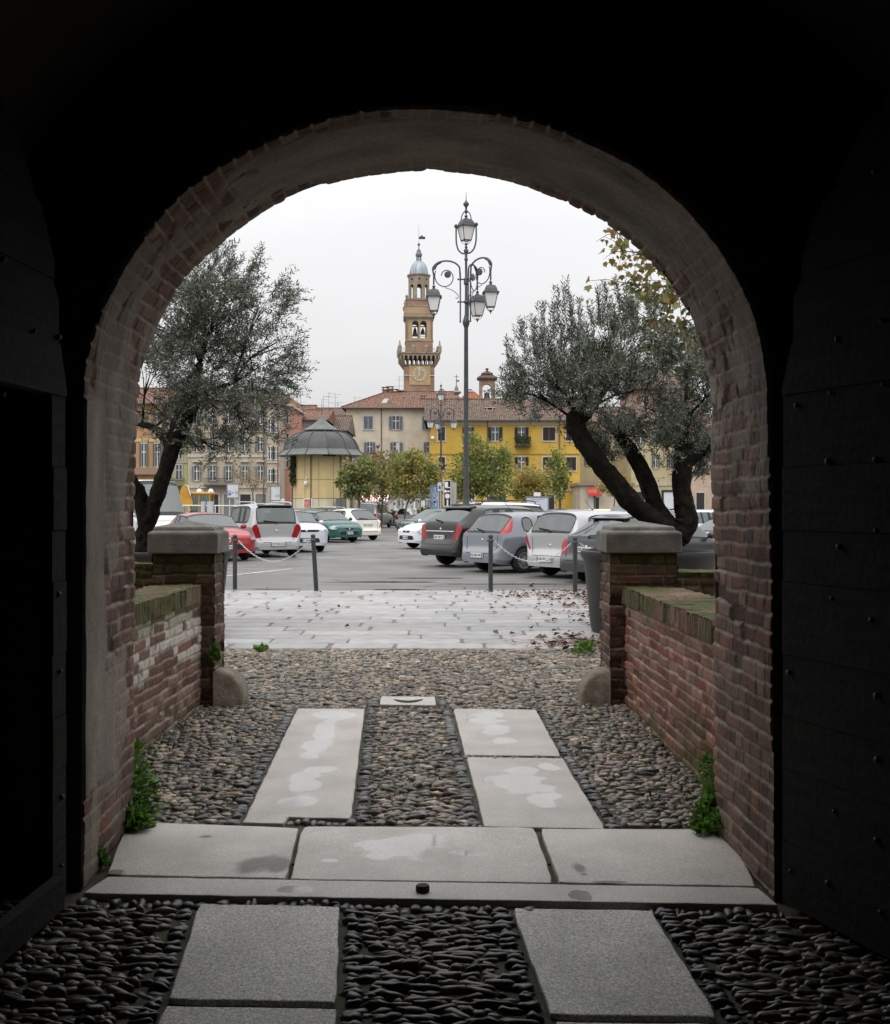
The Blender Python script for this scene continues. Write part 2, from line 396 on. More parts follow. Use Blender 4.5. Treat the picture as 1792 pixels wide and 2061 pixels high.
    for o in list(gate.children): o.matrix_parent_inverse = gate.matrix_world.inverted()
bpy.context.view_layer.update()
build_gate()

# ================================================================== parapet walls and pillars
GRP_W = 'brick parapets beside the cobbled ramp'
def parapet(name, far, near, th, ztop, side, label, seed, whites, red):
    """passage-side face from far end (by pillar) to near end (under the arch)"""
    f = np.array((*far, 0.0)); n = np.array((*near, 0.0)); d = f-n if side < 0 else n-f
    Lw = np.linalg.norm(d); d = d/Lw; o = n if side < 0 else f
    zb = -.16; Hh = ztop-zb; inw = np.array((-side, 0, 0.0))
    out = np.cross(d, (0, 0, 1)); out = out if out[0]*-side > 0 else -out
    U = d if np.cross(d, (0, 0, 1)) @ out > 0 else -d
    o = o if U @ d > 0 else o+d*Lw
    cap = .13
    def white(u, v, r, n2): return whites*(r > .45)*sst(.5, .6, v)*(1-sst(Hh-.16, Hh-.12, v))*sst(.35, .5, n2+.15)
    def moss(u, v, n1, n2):
        a = (1-sst(.0, .28, v+.2*(n1-.5)))*.8; b = sst(Hh-.3, Hh-.02, v+.25*(n1-.5))*.75
        nearend = (1-sst(.1, .7, u if side > 0 else Lw-u)); nearend = (1-sst(.3, 1.0, np.hypot((Lw-u if side > 0 else u)*1.0, v*.9)+.3*(n1-.5)))
        return np.maximum.reduce([a, b, nearend*.9*(side > 0), .7*sst(.56, .68, fbm(u*1.3+9, v*1.6, seed+61))*(1-sst(.1, .75, v))*(1 if side > 0 else .4)])
    pal = BRICKS*np.array((1.3, .85, .72)) if red else BRICKS*np.array((1.0, 1.02, 1.05))
    w = empty('parapet_wall', tuple(o+np.array((0, 0, 0))), 0, label, 'wall', GRP_W)
    sheets = [brick_sheet(flat(o+np.array((0, 0, zb)), U, (0, 0, 1)), Lw, Hh-cap, .0085, seed, relief=.009, rag=.008, white=white, moss=moss, palette=pal)]
    # soldier course: upright bricks under the mossy top
    def moss2(u, v, n1, n2): return .12+.7*sst(.35, .62, n1)
    sheets.append(brick_sheet(flat(o+np.array((0, 0, ztop-cap))+out*.012, U, (0, 0, 1)), Lw, cap, .009, seed+1, bl=.5, bh=.066, relief=.010, moss=moss2, tilt=True))
    # top
    def moss3(u, v, n1, n2): return (.25+.7*sst(.35, .6, n1))*sst(.3, .5, n2+.12)
    sheets.append(brick_sheet(flat(o+np.array((0, 0, ztop))+out*.012, U, -out), Lw, th+.024, .01, seed+2, bl=.5, bh=.066, relief=.012, rag=.008, moss=moss3, tilt=True))
    # far side
    sheets.append(brick_sheet(flat(o+U*Lw-out*th+np.array((0, 0, zb)), -U, (0, 0, 1)), Lw, Hh, .03, seed+3))
    V, Q, c = join_sheets(sheets)
    ob = link_mesh('brickwork', np_mesh('brickwork', V-np.array(w.location), Q, c), M_BRICK, w, smooth=True)
    return w
parapet('l', (-1.985, 9.33), (-2.07, 5.86), .37, .955, -1, 'low mossy brick parapet with whitewashed bricks left of the ramp', 101, 1.0, False)
parapet('r', (1.465, 9.33), (1.57, 5.80), .45, .935, 1, 'low mossy brick parapet of reddish bricks right of the ramp', 131, .12, True)

def pillar(x0, x1, y0, y1, ztop, capz, label, seed):
    p = empty('brick_pillar', ((x0+x1)/2, (y0+y1)/2, 0), 0, label, 'pillar', 'stone capped pillars ending the ramp parapets')
    zb = -.15; sh = []; loc = np.array(p.location)
    def moss(u, v, n1, n2): return np.maximum(sst(ztop-zb-.28, ztop-zb, v+.3*(n1-.5))*.75, (1-sst(0, .25, v+.2*(n1-.5)))*.7)
    for o, U, l in (((x0, y0), (1, 0, 0), x1-x0), ((x1, y0), (0, 1, 0), y1-y0), ((x1, y1), (-1, 0, 0), x1-x0), ((x0, y1), (0, -1, 0), y1-y0)):
        sh.append(brick_sheet(flat((*o, zb), U, (0, 0, 1)), l, ztop-zb, .008, seed, bh=.085, relief=.014, rag=.006, moss=moss, dark=.62)); seed += 7
    V, Q, c = join_sheets(sh); link_mesh('brickwork', np_mesh('brickwork', V-loc, Q, c), M_BRICK, p, smooth=True)
    st = mat('cap_stone', (.155, .15, .135), .85, var=.35, vscale=7, bump=.5, bscale=60)
    mb = MB(); e = .035; cx, cy = (x1-x0)/2+e, (y1-y0)/2+e; h = capz-ztop
    prof = [(1, 0), (1, h*.62), (.95, h*.68), (.86, h*.69), (.84, h*.80), (.80, h*.83)]
    vs = []
    for s_, z in prof:
        i = 1-s_; dx = cx-i*min(cx, cy); dy = cy-i*min(cx, cy)
        vs += [(-dx, -dy, ztop+z), (dx, -dy, ztop+z), (dx, dy, ztop+z), (-dx, dy, ztop+z)]
    rl = max(0, (cx-cy)*.5); k = len(prof); fs = [(3, 2, 1, 0)]
    for j in range(k-1): fs += [(j*4+i, j*4+(i+1) % 4, j*4+4+(i+1) % 4, j*4+4+i) for i in range(4)]
    vs += [(-rl, 0, capz), (rl, 0, capz)]; b = (k-1)*4; a, c2 = k*4, k*4+1
    fs += [(b, b+1, c2, a), (b+1, b+2, c2), (b+2, b+3, a, c2), (b+3, b, a)]
    mb.add(vs, fs); mb.build('cap_stone', st, p, bevel=.012, seg=2)
    return p
pillar(-2.38, -1.878, 9.3, 9.72, 1.21, 1.475, 'brick pillar with stone cap at left end of the ramp', 201)
pillar(1.343, 1.89, 9.3, 9.86, 1.215, 1.475, 'brick pillar with stone cap at right end of the ramp', 241)
# back walls running outward from the pillars, moss on top
def side_wall(x0, x1, y0, y1, z, label, seed):
    w = empty('garden_wall', ((x0+x1)/2, (y0+y1)/2, 0), 0, label, 'wall')
    def moss(u, v, n1, n2): return sst(z+.15-.35, z+.15, v+.25*(n1-.5))*.9
    def mt(u, v, n1, n2): return .35+.65*sst(.25, .5, n1)
    sh = [brick_sheet(flat((x0, y0, -.15), (1, 0, 0), (0, 0, 1)), x1-x0, z+.15, .014, seed, moss=moss, dark=.8),
          brick_sheet(flat((x0, y0, z), (1, 0, 0), (0, 1, 0)), x1-x0, y1-y0, .02, seed+1, moss=mt),
          brick_sheet(flat((x1, y1, -.15), (-1, 0, 0), (0, 0, 1)), x1-x0, z+.15, .03, seed+2)]
    V, Q, c = join_sheets(sh); link_mesh('brickwork', np_mesh('brickwork', V-np.array(w.location), Q, c), M_BRICK, w, smooth=True)
side_wall(-4.6, -2.385, 9.42, 9.74, 1.12, 'mossy brick garden wall running left from the left pillar', 301)
side_wall(1.895, 4.4, 9.42, 9.78, 1.05, 'mossy brick garden wall running right from the right pillar', 321)

# guard stones
def guard_stone(loc, sx, label):
    n = 16; R = .26; pr = [(0, -.08), (.235, -.08)]+[(.235*math.cos(PI/2*k/n)**.8, .02+R*math.sin(PI/2*k/n)**.9) for k in range(n+1)]
    pr = [(x, z) for i, (x, z) in enumerate(pr)]; mb = MB(); k = len(pr); vs = []; rr = random.Random(4)
    for y, sc_ in ((-.13, .90), (-.115, .97), (-.08, 1), (.12, 1), (.17, .96), (.19, .88)):
        for x, z in pr: q = 1+rr.uniform(-.012, .012); vs.append((sx*x*sc_*q, y+.25*x, z*(sc_ if z > 0 else 1)*q))
    fs = [tuple(range(k)), tuple(range(6*k-1, 5*k-1, -1))]
    for j in range(5): fs += [(j*k+i, (j+1)*k+i, (j+1)*k+(i+1) % k, j*k+(i+1) % k) for i in range(k)]
    if sx < 0: fs = [f[::-1] for f in fs]
    mb.add(vs, fs); o = mb.build('guard_stone', mat('worn_guard_stone', (.22, .19, .15), .85, var=.4, vscale=9, bump=.6, bscale=40), smooth=True)
    o.location = loc; tag(o, label, 'guard stone', 'guard stones at the feet of the pillars')
guard_stone((-1.882, 9.40, -.02), 1, 'rounded stone kerb guard at the foot of the left pillar')
guard_stone((1.345, 9.40, -.02), -1, 'rounded stone kerb guard at the foot of the right pillar')
# ================================================================== ground sheets
def sheet(name, pts, m, z=None, label=None):
    mb = MB(); mb.add(pts, [tuple(range(len(pts)))]); o = mb.build(name, m); tag(o, label, None, None, 'structure'); return o
M_EARTH = mat('bare_earth', (.07, .06, .045), .95, var=.3, vscale=2)
sheet('ground', [(-3000, -60, -.25), (3000, -60, -.25), (3000, 4000, -.25), (-3000, 4000, -.25)], M_EARTH)
def asphalt_mat():
    m = mat('worn_asphalt', (.128, .124, .119), .62, var=.3, vscale=.55, bump=.35, bscale=55, bdist=.004)
    nt = m.node_tree; N = nt.nodes; L = nt.links; b = N['Principled BSDF']
    tc = N.new('ShaderNodeTexCoord'); mp = N.new('ShaderNodeMapping'); mp.inputs['Scale'].default_value = (.16, .45, 1); L.new(tc.outputs['Object'], mp.inputs['Vector'])
    n = N.new('ShaderNodeTexNoise'); n.inputs['Scale'].default_value = 1.0; n.inputs['Detail'].default_value = 6; L.new(mp.outputs['Vector'], n.inputs['Vector'])
    mr = N.new('ShaderNodeMapRange'); mr.inputs['From Min'].default_value = .46; mr.inputs['From Max'].default_value = .68; mr.inputs['To Min'].default_value = .62; mr.inputs['To Max'].default_value = .22
    L.new(n.outputs['Fac'], mr.inputs['Value']); L.new(mr.outputs['Result'], b.inputs['Roughness'])
    # fine aggregate speckle multiplied in
    src = b.inputs['Base Color'].links[0].from_socket
    n2 = N.new('ShaderNodeTexNoise'); n2.inputs['Scale'].default_value = 28; n2.inputs['Detail'].default_value = 3; L.new(tc.outputs['Object'], n2.inputs['Vector'])
    r2 = N.new('ShaderNodeMapRange'); r2.inputs['From Min'].default_value = .3; r2.inputs['From Max'].default_value = .7; r2.inputs['To Min'].default_value = .78; r2.inputs['To Max'].default_value = 1.22; L.new(n2.outputs['Fac'], r2.inputs['Value'])
    mx = N.new('ShaderNodeMix'); mx.data_type = 'RGBA'; mx.blend_type = 'MULTIPLY'; mx.inputs['Factor'].default_value = 1; L.new(src, mx.inputs['A']); L.new(r2.outputs['Result'], mx.inputs['B']); L.new(mx.outputs['Result'], b.inputs['Base Color'])
    return m
M_ASPH = asphalt_mat()
sheet('asphalt_square', [(-600, 21.35, 0), (600, 21.35, 0), (600, 900, 0), (-600, 900, 0)], M_ASPH)
# painted bay lines and asphalt repairs
M_LINE = mat('worn_white_line', (.5, .5, .48), .7, var=.45, vscale=5)
def line(p, q, w, name='bay_marking'):
    p = Vector((*p, .004)); q = Vector((*q, .004)); d = (q-p).normalized(); s = Vector((-d.y, d.x, 0))*w/2
    sheet(name, [p-s, q-s, q+s, p+s], M_LINE)
for a, b in (((-5.9, 23.6), (-3.9, 29.0)), ((-4.0, 62), (-.5, 62.2)), ((-6.2, 25.5), (-8.5, 22.6)), ((-2.4, 46.8), (1.2, 47.5)), ((-5.4, 56.5), (-2.6, 58.6))): line(a, b, .11)
M_PATCH = mat('asphalt_patch', (.10, .098, .096), .45, var=.2, vscale=3, bump=.2, bscale=60)
for k, (x, y, w, d) in enumerate(((-1.3, 24.6, 2.2, .9), (.9, 22.8, 3.0, .7), (-.2, 30.5, 1.6, .7), (2.3, 25.4, 1.2, .5))):
    rr = np.random.default_rng(k); a = np.linspace(0, 2*PI, 22)[:-1]; q = 1+.25*(rr.random(21)-.5)
    sheet('asphalt_patch', [(x+w/2*math.cos(t)*s_, y+d/2*math.sin(t)*s_, .004) for t, s_ in zip(a, q)], M_PATCH)

def cracks():
    rr = random.Random(9); m = mat('crack_tar', (.045, .045, .045), .6)
    for x, y, a, l in ((-2.0, 27, .1, 3.5), (.6, 26, .9, 2.5), (-1.2, 32, -.1, 4), (2.6, 22.6, .2, 2.2), (-3.4, 24.5, .05, 3), (-.4, 22.4, 1.2, 1.2), (-1.8, 40, .05, 5), (.2, 36, -.2, 3)):
        mb = MB(); p = Vector((x, y, .0045)); pts = [p]
        for k in range(int(l/.22)): a += rr.uniform(-.35, .35); a *= .93; p = p+Vector((math.cos(a)*.22, math.sin(a)*.22, 0)); pts.append(p)
        vs = []
        for i, q in enumerate(pts): d = (pts[min(i+1, len(pts)-1)]-pts[max(i-1, 0)]).normalized(); s_ = Vector((-d.y, d.x, 0))*rr.uniform(.006, .018); vs += [q-s_, q+s_]
        mb.add(vs, [(2*i, 2*i+2, 2*i+3, 2*i+1) for i in range(len(pts)-1)]); tag(mb.build('asphalt_crack', m), kind='structure')
cracks()
# ---------------- stone strip paving: long blocks in rows, modelled one by one
def stone_paving():
    V, Q, c = [], [], []; b = 0; y = 12.78; r_ = np.random.default_rng(5)
    while y < 21.3:
        h = r_.uniform(.36, .5); x = -16-r_.random()*1.2
        while x < 16:
            l = r_.uniform(.75, 1.5); g = r_.uniform(.045, .085) if r_.random() < .4 else .022
            e = .012; z = .008+r_.uniform(-.002, .002); t1, t2 = r_.uniform(-.0015, .0015, 2); ch = r_.uniform(.02, .06)
            x0, x1, y0, y1 = x+g/2, x+l-g/2, y+.013, y+h-.013
            ring = lambda i, zz: [(x0+i+ch, y0+i, zz), (x1-i-ch, y0+i, zz), (x1-i, y0+i+ch, zz), (x1-i, y1-i-ch, zz), (x1-i-ch, y1-i, zz), (x0+i+ch, y1-i, zz), (x0+i, y1-i-ch, zz), (x0+i, y0+i+ch, zz)]
            vs = ring(0, -.03)+ring(0, z-.006)+ring(e, z); vs = [(p[0], p[1], p[2]+(t1*(p[0]-x)/l+t2*(p[1]-y)/h if p[2] > -.02 else 0)) for p in vs]
            V += vs; Q += [(b+j*8+i, b+j*8+(i+1) % 8, b+j*8+8+(i+1) % 8, b+j*8+8+i) for j in range(2) for i in range(8)]
            Q += [(b+16, b+17, b+18, b+23), (b+23, b+18, b+19, b+22), (b+22, b+19, b+20, b+21)]
            k = r_.uniform(.78, 1.12); wm = r_.uniform(-.012, .02); c += [(.325*k+wm*.6, .318*k, .318*k-wm*.3)]*24; b += 24; x += l
        y += h
    m = mat('paving_stone', tint=True, rough=.42, var=.2, vscale=5, bump=.3, bscale=30)
    o = link_mesh('stone_paving', np_mesh('stone_paving', V, Q, c), m); tag(o, kind='structure')
    sheet('paving_bed', [(-16.5, 12.7, -.012), (16.5, 12.7, -.012), (16.5, 21.4, -.012), (-16.5, 21.4, -.012)], mat('paving_joint', (.2, .17, .15), .9, var=.3, vscale=6))
stone_paving()
# thin water ponded along the far edge and against bollards
M_WATER = mat('rain_water', (.02, .02, .02), .03, spec=1.0)
for k, (x, y, w, d) in enumerate(((-3.3, 21.9, 1.0, .14), (-.9, 21.75, .9, .2), (-1.4, 23.9, 2.2, .22), (1.2, 23.3, 2.6, .18), (-.3, 25.2, 1.6, .2), (4.1, 21.8, 1.1, .15))):
    rr = np.random.default_rng(k+40); a = np.linspace(0, 2*PI, 26)[:-1]; q = 1+.5*(rr.random(25)-.5)
    sheet('puddle_water', [(x+w/2*math.cos(t)*s_, y+d/2*math.sin(t)*s_, .0065) for t, s_ in zip(a, q)], M_WATER)

# ---------------- slabs: photographed corners dropped on the floor
SLABS = []
def slab(name, px, label, m, lift=0.0, thick=.14, bev=.007, extra=None):
    P = [ground_at(*p) for p in px]; P = [p+Vector((0, 0, lift)) for p in P]
    if (P[1]-P[0]).cross(P[2]-P[1]).z < 0: P.reverse()
    SLABS.append([(p.x, p.y) for p in P])
    # worn outline: extra jittered points along edges
    r_ = random.Random(len(SLABS)); out = []
    for i, p in enumerate(P):
        q = P[(i+1) % len(P)]; n = max(2, int((q-p).length/.09)); d = (q-p).normalized(); s = Vector((-d.y, d.x, 0))
        for k in range(n): out.append(p+(q-p)*k/n+s*(r_.uniform(0, .006) if k else .012))
    mb = MB(); mb.prism([v-Vector((0, 0, thick)) for v in out], (0, 0, thick))
    o = mb.build(name, m, bevel=bev, seg=2); tag(o, label, None, None, 'structure'); return o
def granite(name, base, wetc=None, scale=1.0, rough=.5, speck=.5, thr=(.52, .56), spots=()):
    m = mat(name, base, rough, var=.16, vscale=3, bump=.25, bscale=90, bdist=.003)
    nt = m.node_tree; N = nt.nodes; L = nt.links; b = N['Principled BSDF']; tc = N.new('ShaderNodeTexCoord')
    src = b.inputs['Base Color'].links[0].from_socket
    n = N.new('ShaderNodeTexNoise'); n.inputs['Scale'].default_value = 130; n.inputs['Detail'].default_value = 2; L.new(tc.outputs['Object'], n.inputs['Vector'])
    r = N.new('ShaderNodeMapRange'); r.inputs['From Min'].default_value = .35; r.inputs['From Max'].default_value = .68; r.inputs['To Min'].default_value = 1-speck*.6; r.inputs['To Max'].default_value = 1+speck; L.new(n.outputs['Fac'], r.inputs['Value'])
    mx = N.new('ShaderNodeMix'); mx.data_type = 'RGBA'; mx.blend_type = 'MULTIPLY'; mx.inputs['Factor'].default_value = 1; L.new(src, mx.inputs['A']); L.new(r.outputs['Result'], mx.inputs['B']); src = mx.outputs['Result']
    if wetc is not None:
        n = N.new('ShaderNodeTexNoise'); n.inputs['Scale'].default_value = scale; n.inputs['Detail'].default_value = 3; n.inputs['Roughness'].default_value = .45
        mp = N.new('ShaderNodeMapping'); mp.inputs['Location'].default_value = wetc; L.new(tc.outputs['Object'], mp.inputs['Vector']); L.new(mp.outputs['Vector'], n.inputs['Vector'])
        w = N.new('ShaderNodeMapRange'); w.inputs['From Min'].default_value = thr[0]; w.inputs['From Max'].default_value = thr[1]; L.new(n.outputs['Fac'], w.inputs['Value'])
        r = N.new('ShaderNodeMapRange'); r.inputs['To Min'].default_value = rough; r.inputs['To Max'].default_value = .06; L.new(w.outputs['Result'], r.inputs['Value']); L.new(r.outputs['Result'], b.inputs['Roughness'])
        bp = [x for x in N if x.type == 'BUMP'][0]; r = N.new('ShaderNodeMapRange'); r.inputs['To Min'].default_value = .25; r.inputs['To Max'].default_value = .01; L.new(w.outputs['Result'], r.inputs['Value']); L.new(r.outputs['Result'], bp.inputs['Strength'])
        mx = N.new('ShaderNodeMix'); mx.data_type = 'RGBA'; mx.blend_type = 'MULTIPLY'; mx.inputs['B'].default_value = (.7, .7, .72, 1); L.new(w.outputs['Result'], mx.inputs['Factor']); L.new(src, mx.inputs['A']); src = mx.outputs['Result']
    if spots:
        wn = N.new('ShaderNodeTexNoise'); wn.inputs['Scale'].default_value = 4.5; wn.inputs['Detail'].default_value = 5; L.new(tc.outputs['Object'], wn.inputs['Vector'])
        acc = {'wet': None, 'damp': None}
        for kind, x, y, rx, ry in spots:
            c = ground_at(x, y); wx = rx/F*c.y; wy = (ground_at(x, y-ry).y-ground_at(x, y+ry).y)/2
            mp = N.new('ShaderNodeMapping'); mp.vector_type = 'TEXTURE'; mp.inputs['Location'].default_value = (c.x, c.y, 0); mp.inputs['Scale'].default_value = (wx, wy, 50); L.new(tc.outputs['Object'], mp.inputs['Vector'])
            ln = N.new('ShaderNodeVectorMath'); ln.operation = 'LENGTH'; L.new(mp.outputs[0], ln.inputs[0])
            ad = N.new('ShaderNodeMath'); ad.operation = 'MULTIPLY_ADD'; L.new(wn.outputs['Fac'], ad.inputs[0]); ad.inputs[1].default_value = 2.2; L.new(ln.outputs['Value'], ad.inputs[2])
            k = N.new('ShaderNodeMapRange'); k.inputs['From Min'].default_value = 2.1; k.inputs['From Max'].default_value = 1.88 if kind == 'wet' else 1.6; L.new(ad.outputs[0], k.inputs['Value'])
            if acc[kind] is None: acc[kind] = k.outputs['Result']
            else: mm = N.new('ShaderNodeMath'); mm.operation = 'MAXIMUM'; L.new(acc[kind], mm.inputs[0]); L.new(k.outputs['Result'], mm.inputs[1]); acc[kind] = mm.outputs[0]
        rsrc = None
        if acc['damp'] is not None:
            mx = N.new('ShaderNodeMix'); mx.data_type = 'RGBA'; mx.blend_type = 'MULTIPLY'; mx.inputs['B'].default_value = (.33, .32, .31, 1); L.new(acc['damp'], mx.inputs['Factor']); L.new(src, mx.inputs['A']); src = mx.outputs['Result']
        if acc['wet'] is not None:
            mx = N.new('ShaderNodeMix'); mx.data_type = 'RGBA'; mx.blend_type = 'MULTIPLY'; mx.inputs['B'].default_value = (.88, .9, .94, 1); L.new(acc['wet'], mx.inputs['Factor']); L.new(src, mx.inputs['A']); src = mx.outputs['Result']
            r = N.new('ShaderNodeMapRange'); r.inputs['To Min'].default_value = rough; r.inputs['To Max'].default_value = .05; L.new(acc['wet'], r.inputs['Value']); L.new(r.outputs['Result'], b.inputs['Roughness'])
            bp = [x for x in N if x.type == 'BUMP'][0]; r = N.new('ShaderNodeMapRange'); r.inputs['To Min'].default_value = .35; r.inputs['To Max'].default_value = .0; L.new(acc['wet'], r.inputs['Value']); L.new(r.outputs['Result'], bp.inputs['Strength'])
            cw = N.new('ShaderNodeMath'); cw.operation = 'MULTIPLY'; cw.inputs[1].default_value = .3; L.new(acc['wet'], cw.inputs[0]); L.new(cw.outputs[0], b.inputs['Coat Weight'])
    L.new(src, b.inputs['Base Color']); return m
G_IN = granite('speckled_granite', (.46, .45, .43), None, rough=.55, speck=.75)
G_TH = granite('threshold_granite', (.51, .478, .44), rough=.5, speck=.3, spots=[('damp', 508, 1746, 64, 21), ('damp', 560, 1748, 28, 18), ('damp', 1166, 1755, 17, 14), ('damp', 1176, 1766, 12, 5), ('damp', 232, 1762, 22, 8), ('damp', 417, 1690, 16, 4), ('damp', 1225, 1782, 40, 3), ('wet', 815, 1708, 78, 21), ('wet', 855, 1694, 40, 12), ('wet', 665, 1737, 24, 6), ('wet', 930, 1722, 50, 8), ('wet', 760, 1728, 30, 9), ('wet', 590, 1795, 40, 9), ('wet', 1170, 1808, 30, 14)])
G_EX = granite('ramp_granite', (.44, .41, .372), rough=.45, speck=.25, spots=[('wet', 668, 1442, 42, 9), ('wet', 655, 1470, 22, 24), ('wet', 640, 1507, 32, 20), ('wet', 640, 1550, 36, 8), ('wet', 612, 1580, 34, 28), ('wet', 590, 1618, 50, 14), ('wet', 985, 1440, 36, 8), ('wet', 970, 1452, 40, 7), ('wet', 1000, 1470, 34, 11), ('wet', 1015, 1492, 26, 8), ('wet', 1055, 1580, 58, 26), ('wet', 1090, 1612, 44, 16), ('wet', 1000, 1572, 32, 8), ('wet', 1060, 1556, 42, 10), ('wet', 1105, 1546, 22, 8)])
slab('track_slab', [(400, 1818), (684, 1823), (680, 2017), (338, 2012)], 'speckled granite slab inside the gate, far left of the track', G_IN)
slab('track_slab', [(328, 2024), (679, 2027), (672, 2420), (210, 2420)], 'speckled granite slab nearest the camera on the left track', G_IN)
slab('track_slab', [(1030, 1827), (1312, 1831), (1448, 2047), (1108, 2043)], 'speckled granite slab inside the gate on the right track', G_IN)
slab('track_slab', [(1112, 2055), (1455, 2058), (1690, 2420), (1236, 2420)], 'speckled granite slab nearest the camera on the right track', G_IN)
slab('door_sill', [(165, 1804), (1572, 1827), (1526, 1791), (212, 1769)], 'long narrow granite sill across the gateway', G_TH, .012)
slab('threshold_slab', [(214, 1767), (578, 1774), (602, 1671), (255, 1658)], 'granite threshold slab with a dark hollow, left under the arch', G_TH, .014)
slab('threshold_slab', [(584, 1775), (1116, 1782), (1078, 1672), (1066, 1669), (618, 1667), (607, 1671)], 'broad middle granite threshold slab with wet patches', G_TH, .012)
slab('threshold_slab', [(1126, 1783), (1526, 1790), (1462, 1674), (1086, 1673)], 'plain granite threshold slab right under the arch', G_TH, .014)
slab('track_slab', [(487, 1659), (575, 1660), (580, 1648), (708, 1650), (735, 1428), (598, 1428)], 'long wet granite slab on the left of the ramp', G_EX, .008)
slab('track_slab', [(936, 1522), (1131, 1524), (1080, 1430), (912, 1428)], 'far wet granite slab on the right of the ramp', G_EX, .008)
slab('track_slab', [(975, 1667), (1221, 1671), (1134, 1528), (938, 1526)], 'near wet granite slab on the right of the ramp', G_EX, .008)
slab('drain_cover', [(766, 1404), (876, 1405), (879, 1422), (764, 1421)], 'pale stone drain cover with a curved slot in the cobbles', G_EX, .012)
# slot in the drain cover: flat dark sheet for the shade inside
def blot(px, name, m, dz, label=None):
    P = [ground_at(*p)+Vector((0, 0, dz)) for p in px]; P = smooth_path(P+[P[0]], 5)[:-1]; sheet(name, P, m, label=label)
M_HOLE = mat('slot_shadow', (.02, .018, .016), .9)
blot([(790, 1411), (822, 1414), (852, 1411), (838, 1416), (822, 1417.5), (805, 1416)], 'drain_slot', M_HOLE, .0165, 'dark curved slot in the drain cover')

# ---------------- cobbles: river pebbles set on edge in rows
def inside(poly, x, y):
    r_ = np.zeros(len(x), bool); n = len(poly)
    for i in range(n):
        x0, y0 = poly[i]; x1, y1 = poly[(i+1) % n]
        c = ((y0 > y) != (y1 > y)) & (x < (x1-x0)*(y-y0)/(y1-y0+1e-12)+x0); r_ ^= c
    return r_
def seg_dist(poly, x, y):
    d = np.full(len(x), 9.0)
    for i in range(len(poly)):
        a = np.array(poly[i]); b = np.array(poly[(i+1) % len(poly)]); ab = b-a; t = np.clip(((x-a[0])*ab[0]+(y-a[1])*ab[1])/(ab@ab), 0, 1)
        d = np.minimum(d, np.hypot(x-a[0]-t*ab[0], y-a[1]-t*ab[1]))
    return d
def ico():
    bm = bmesh.new(); bmesh.ops.create_icosphere(bm, subdivisions=2, radius=1); V = np.array([v.co[:] for v in bm.verts]); Fc = np.array([[v.index for v in f.verts] for f in bm.faces]); bm.free(); return V, Fc
ICO = ico()
PEB = np.array([(.27, .235, .19), (.20, .18, .155), (.15, .145, .135), (.34, .28, .21), (.27, .20, .17), (.11, .11, .11), (.28, .26, .24), (.18, .175, .16), (.42, .35, .27), (.22, .19, .15)])
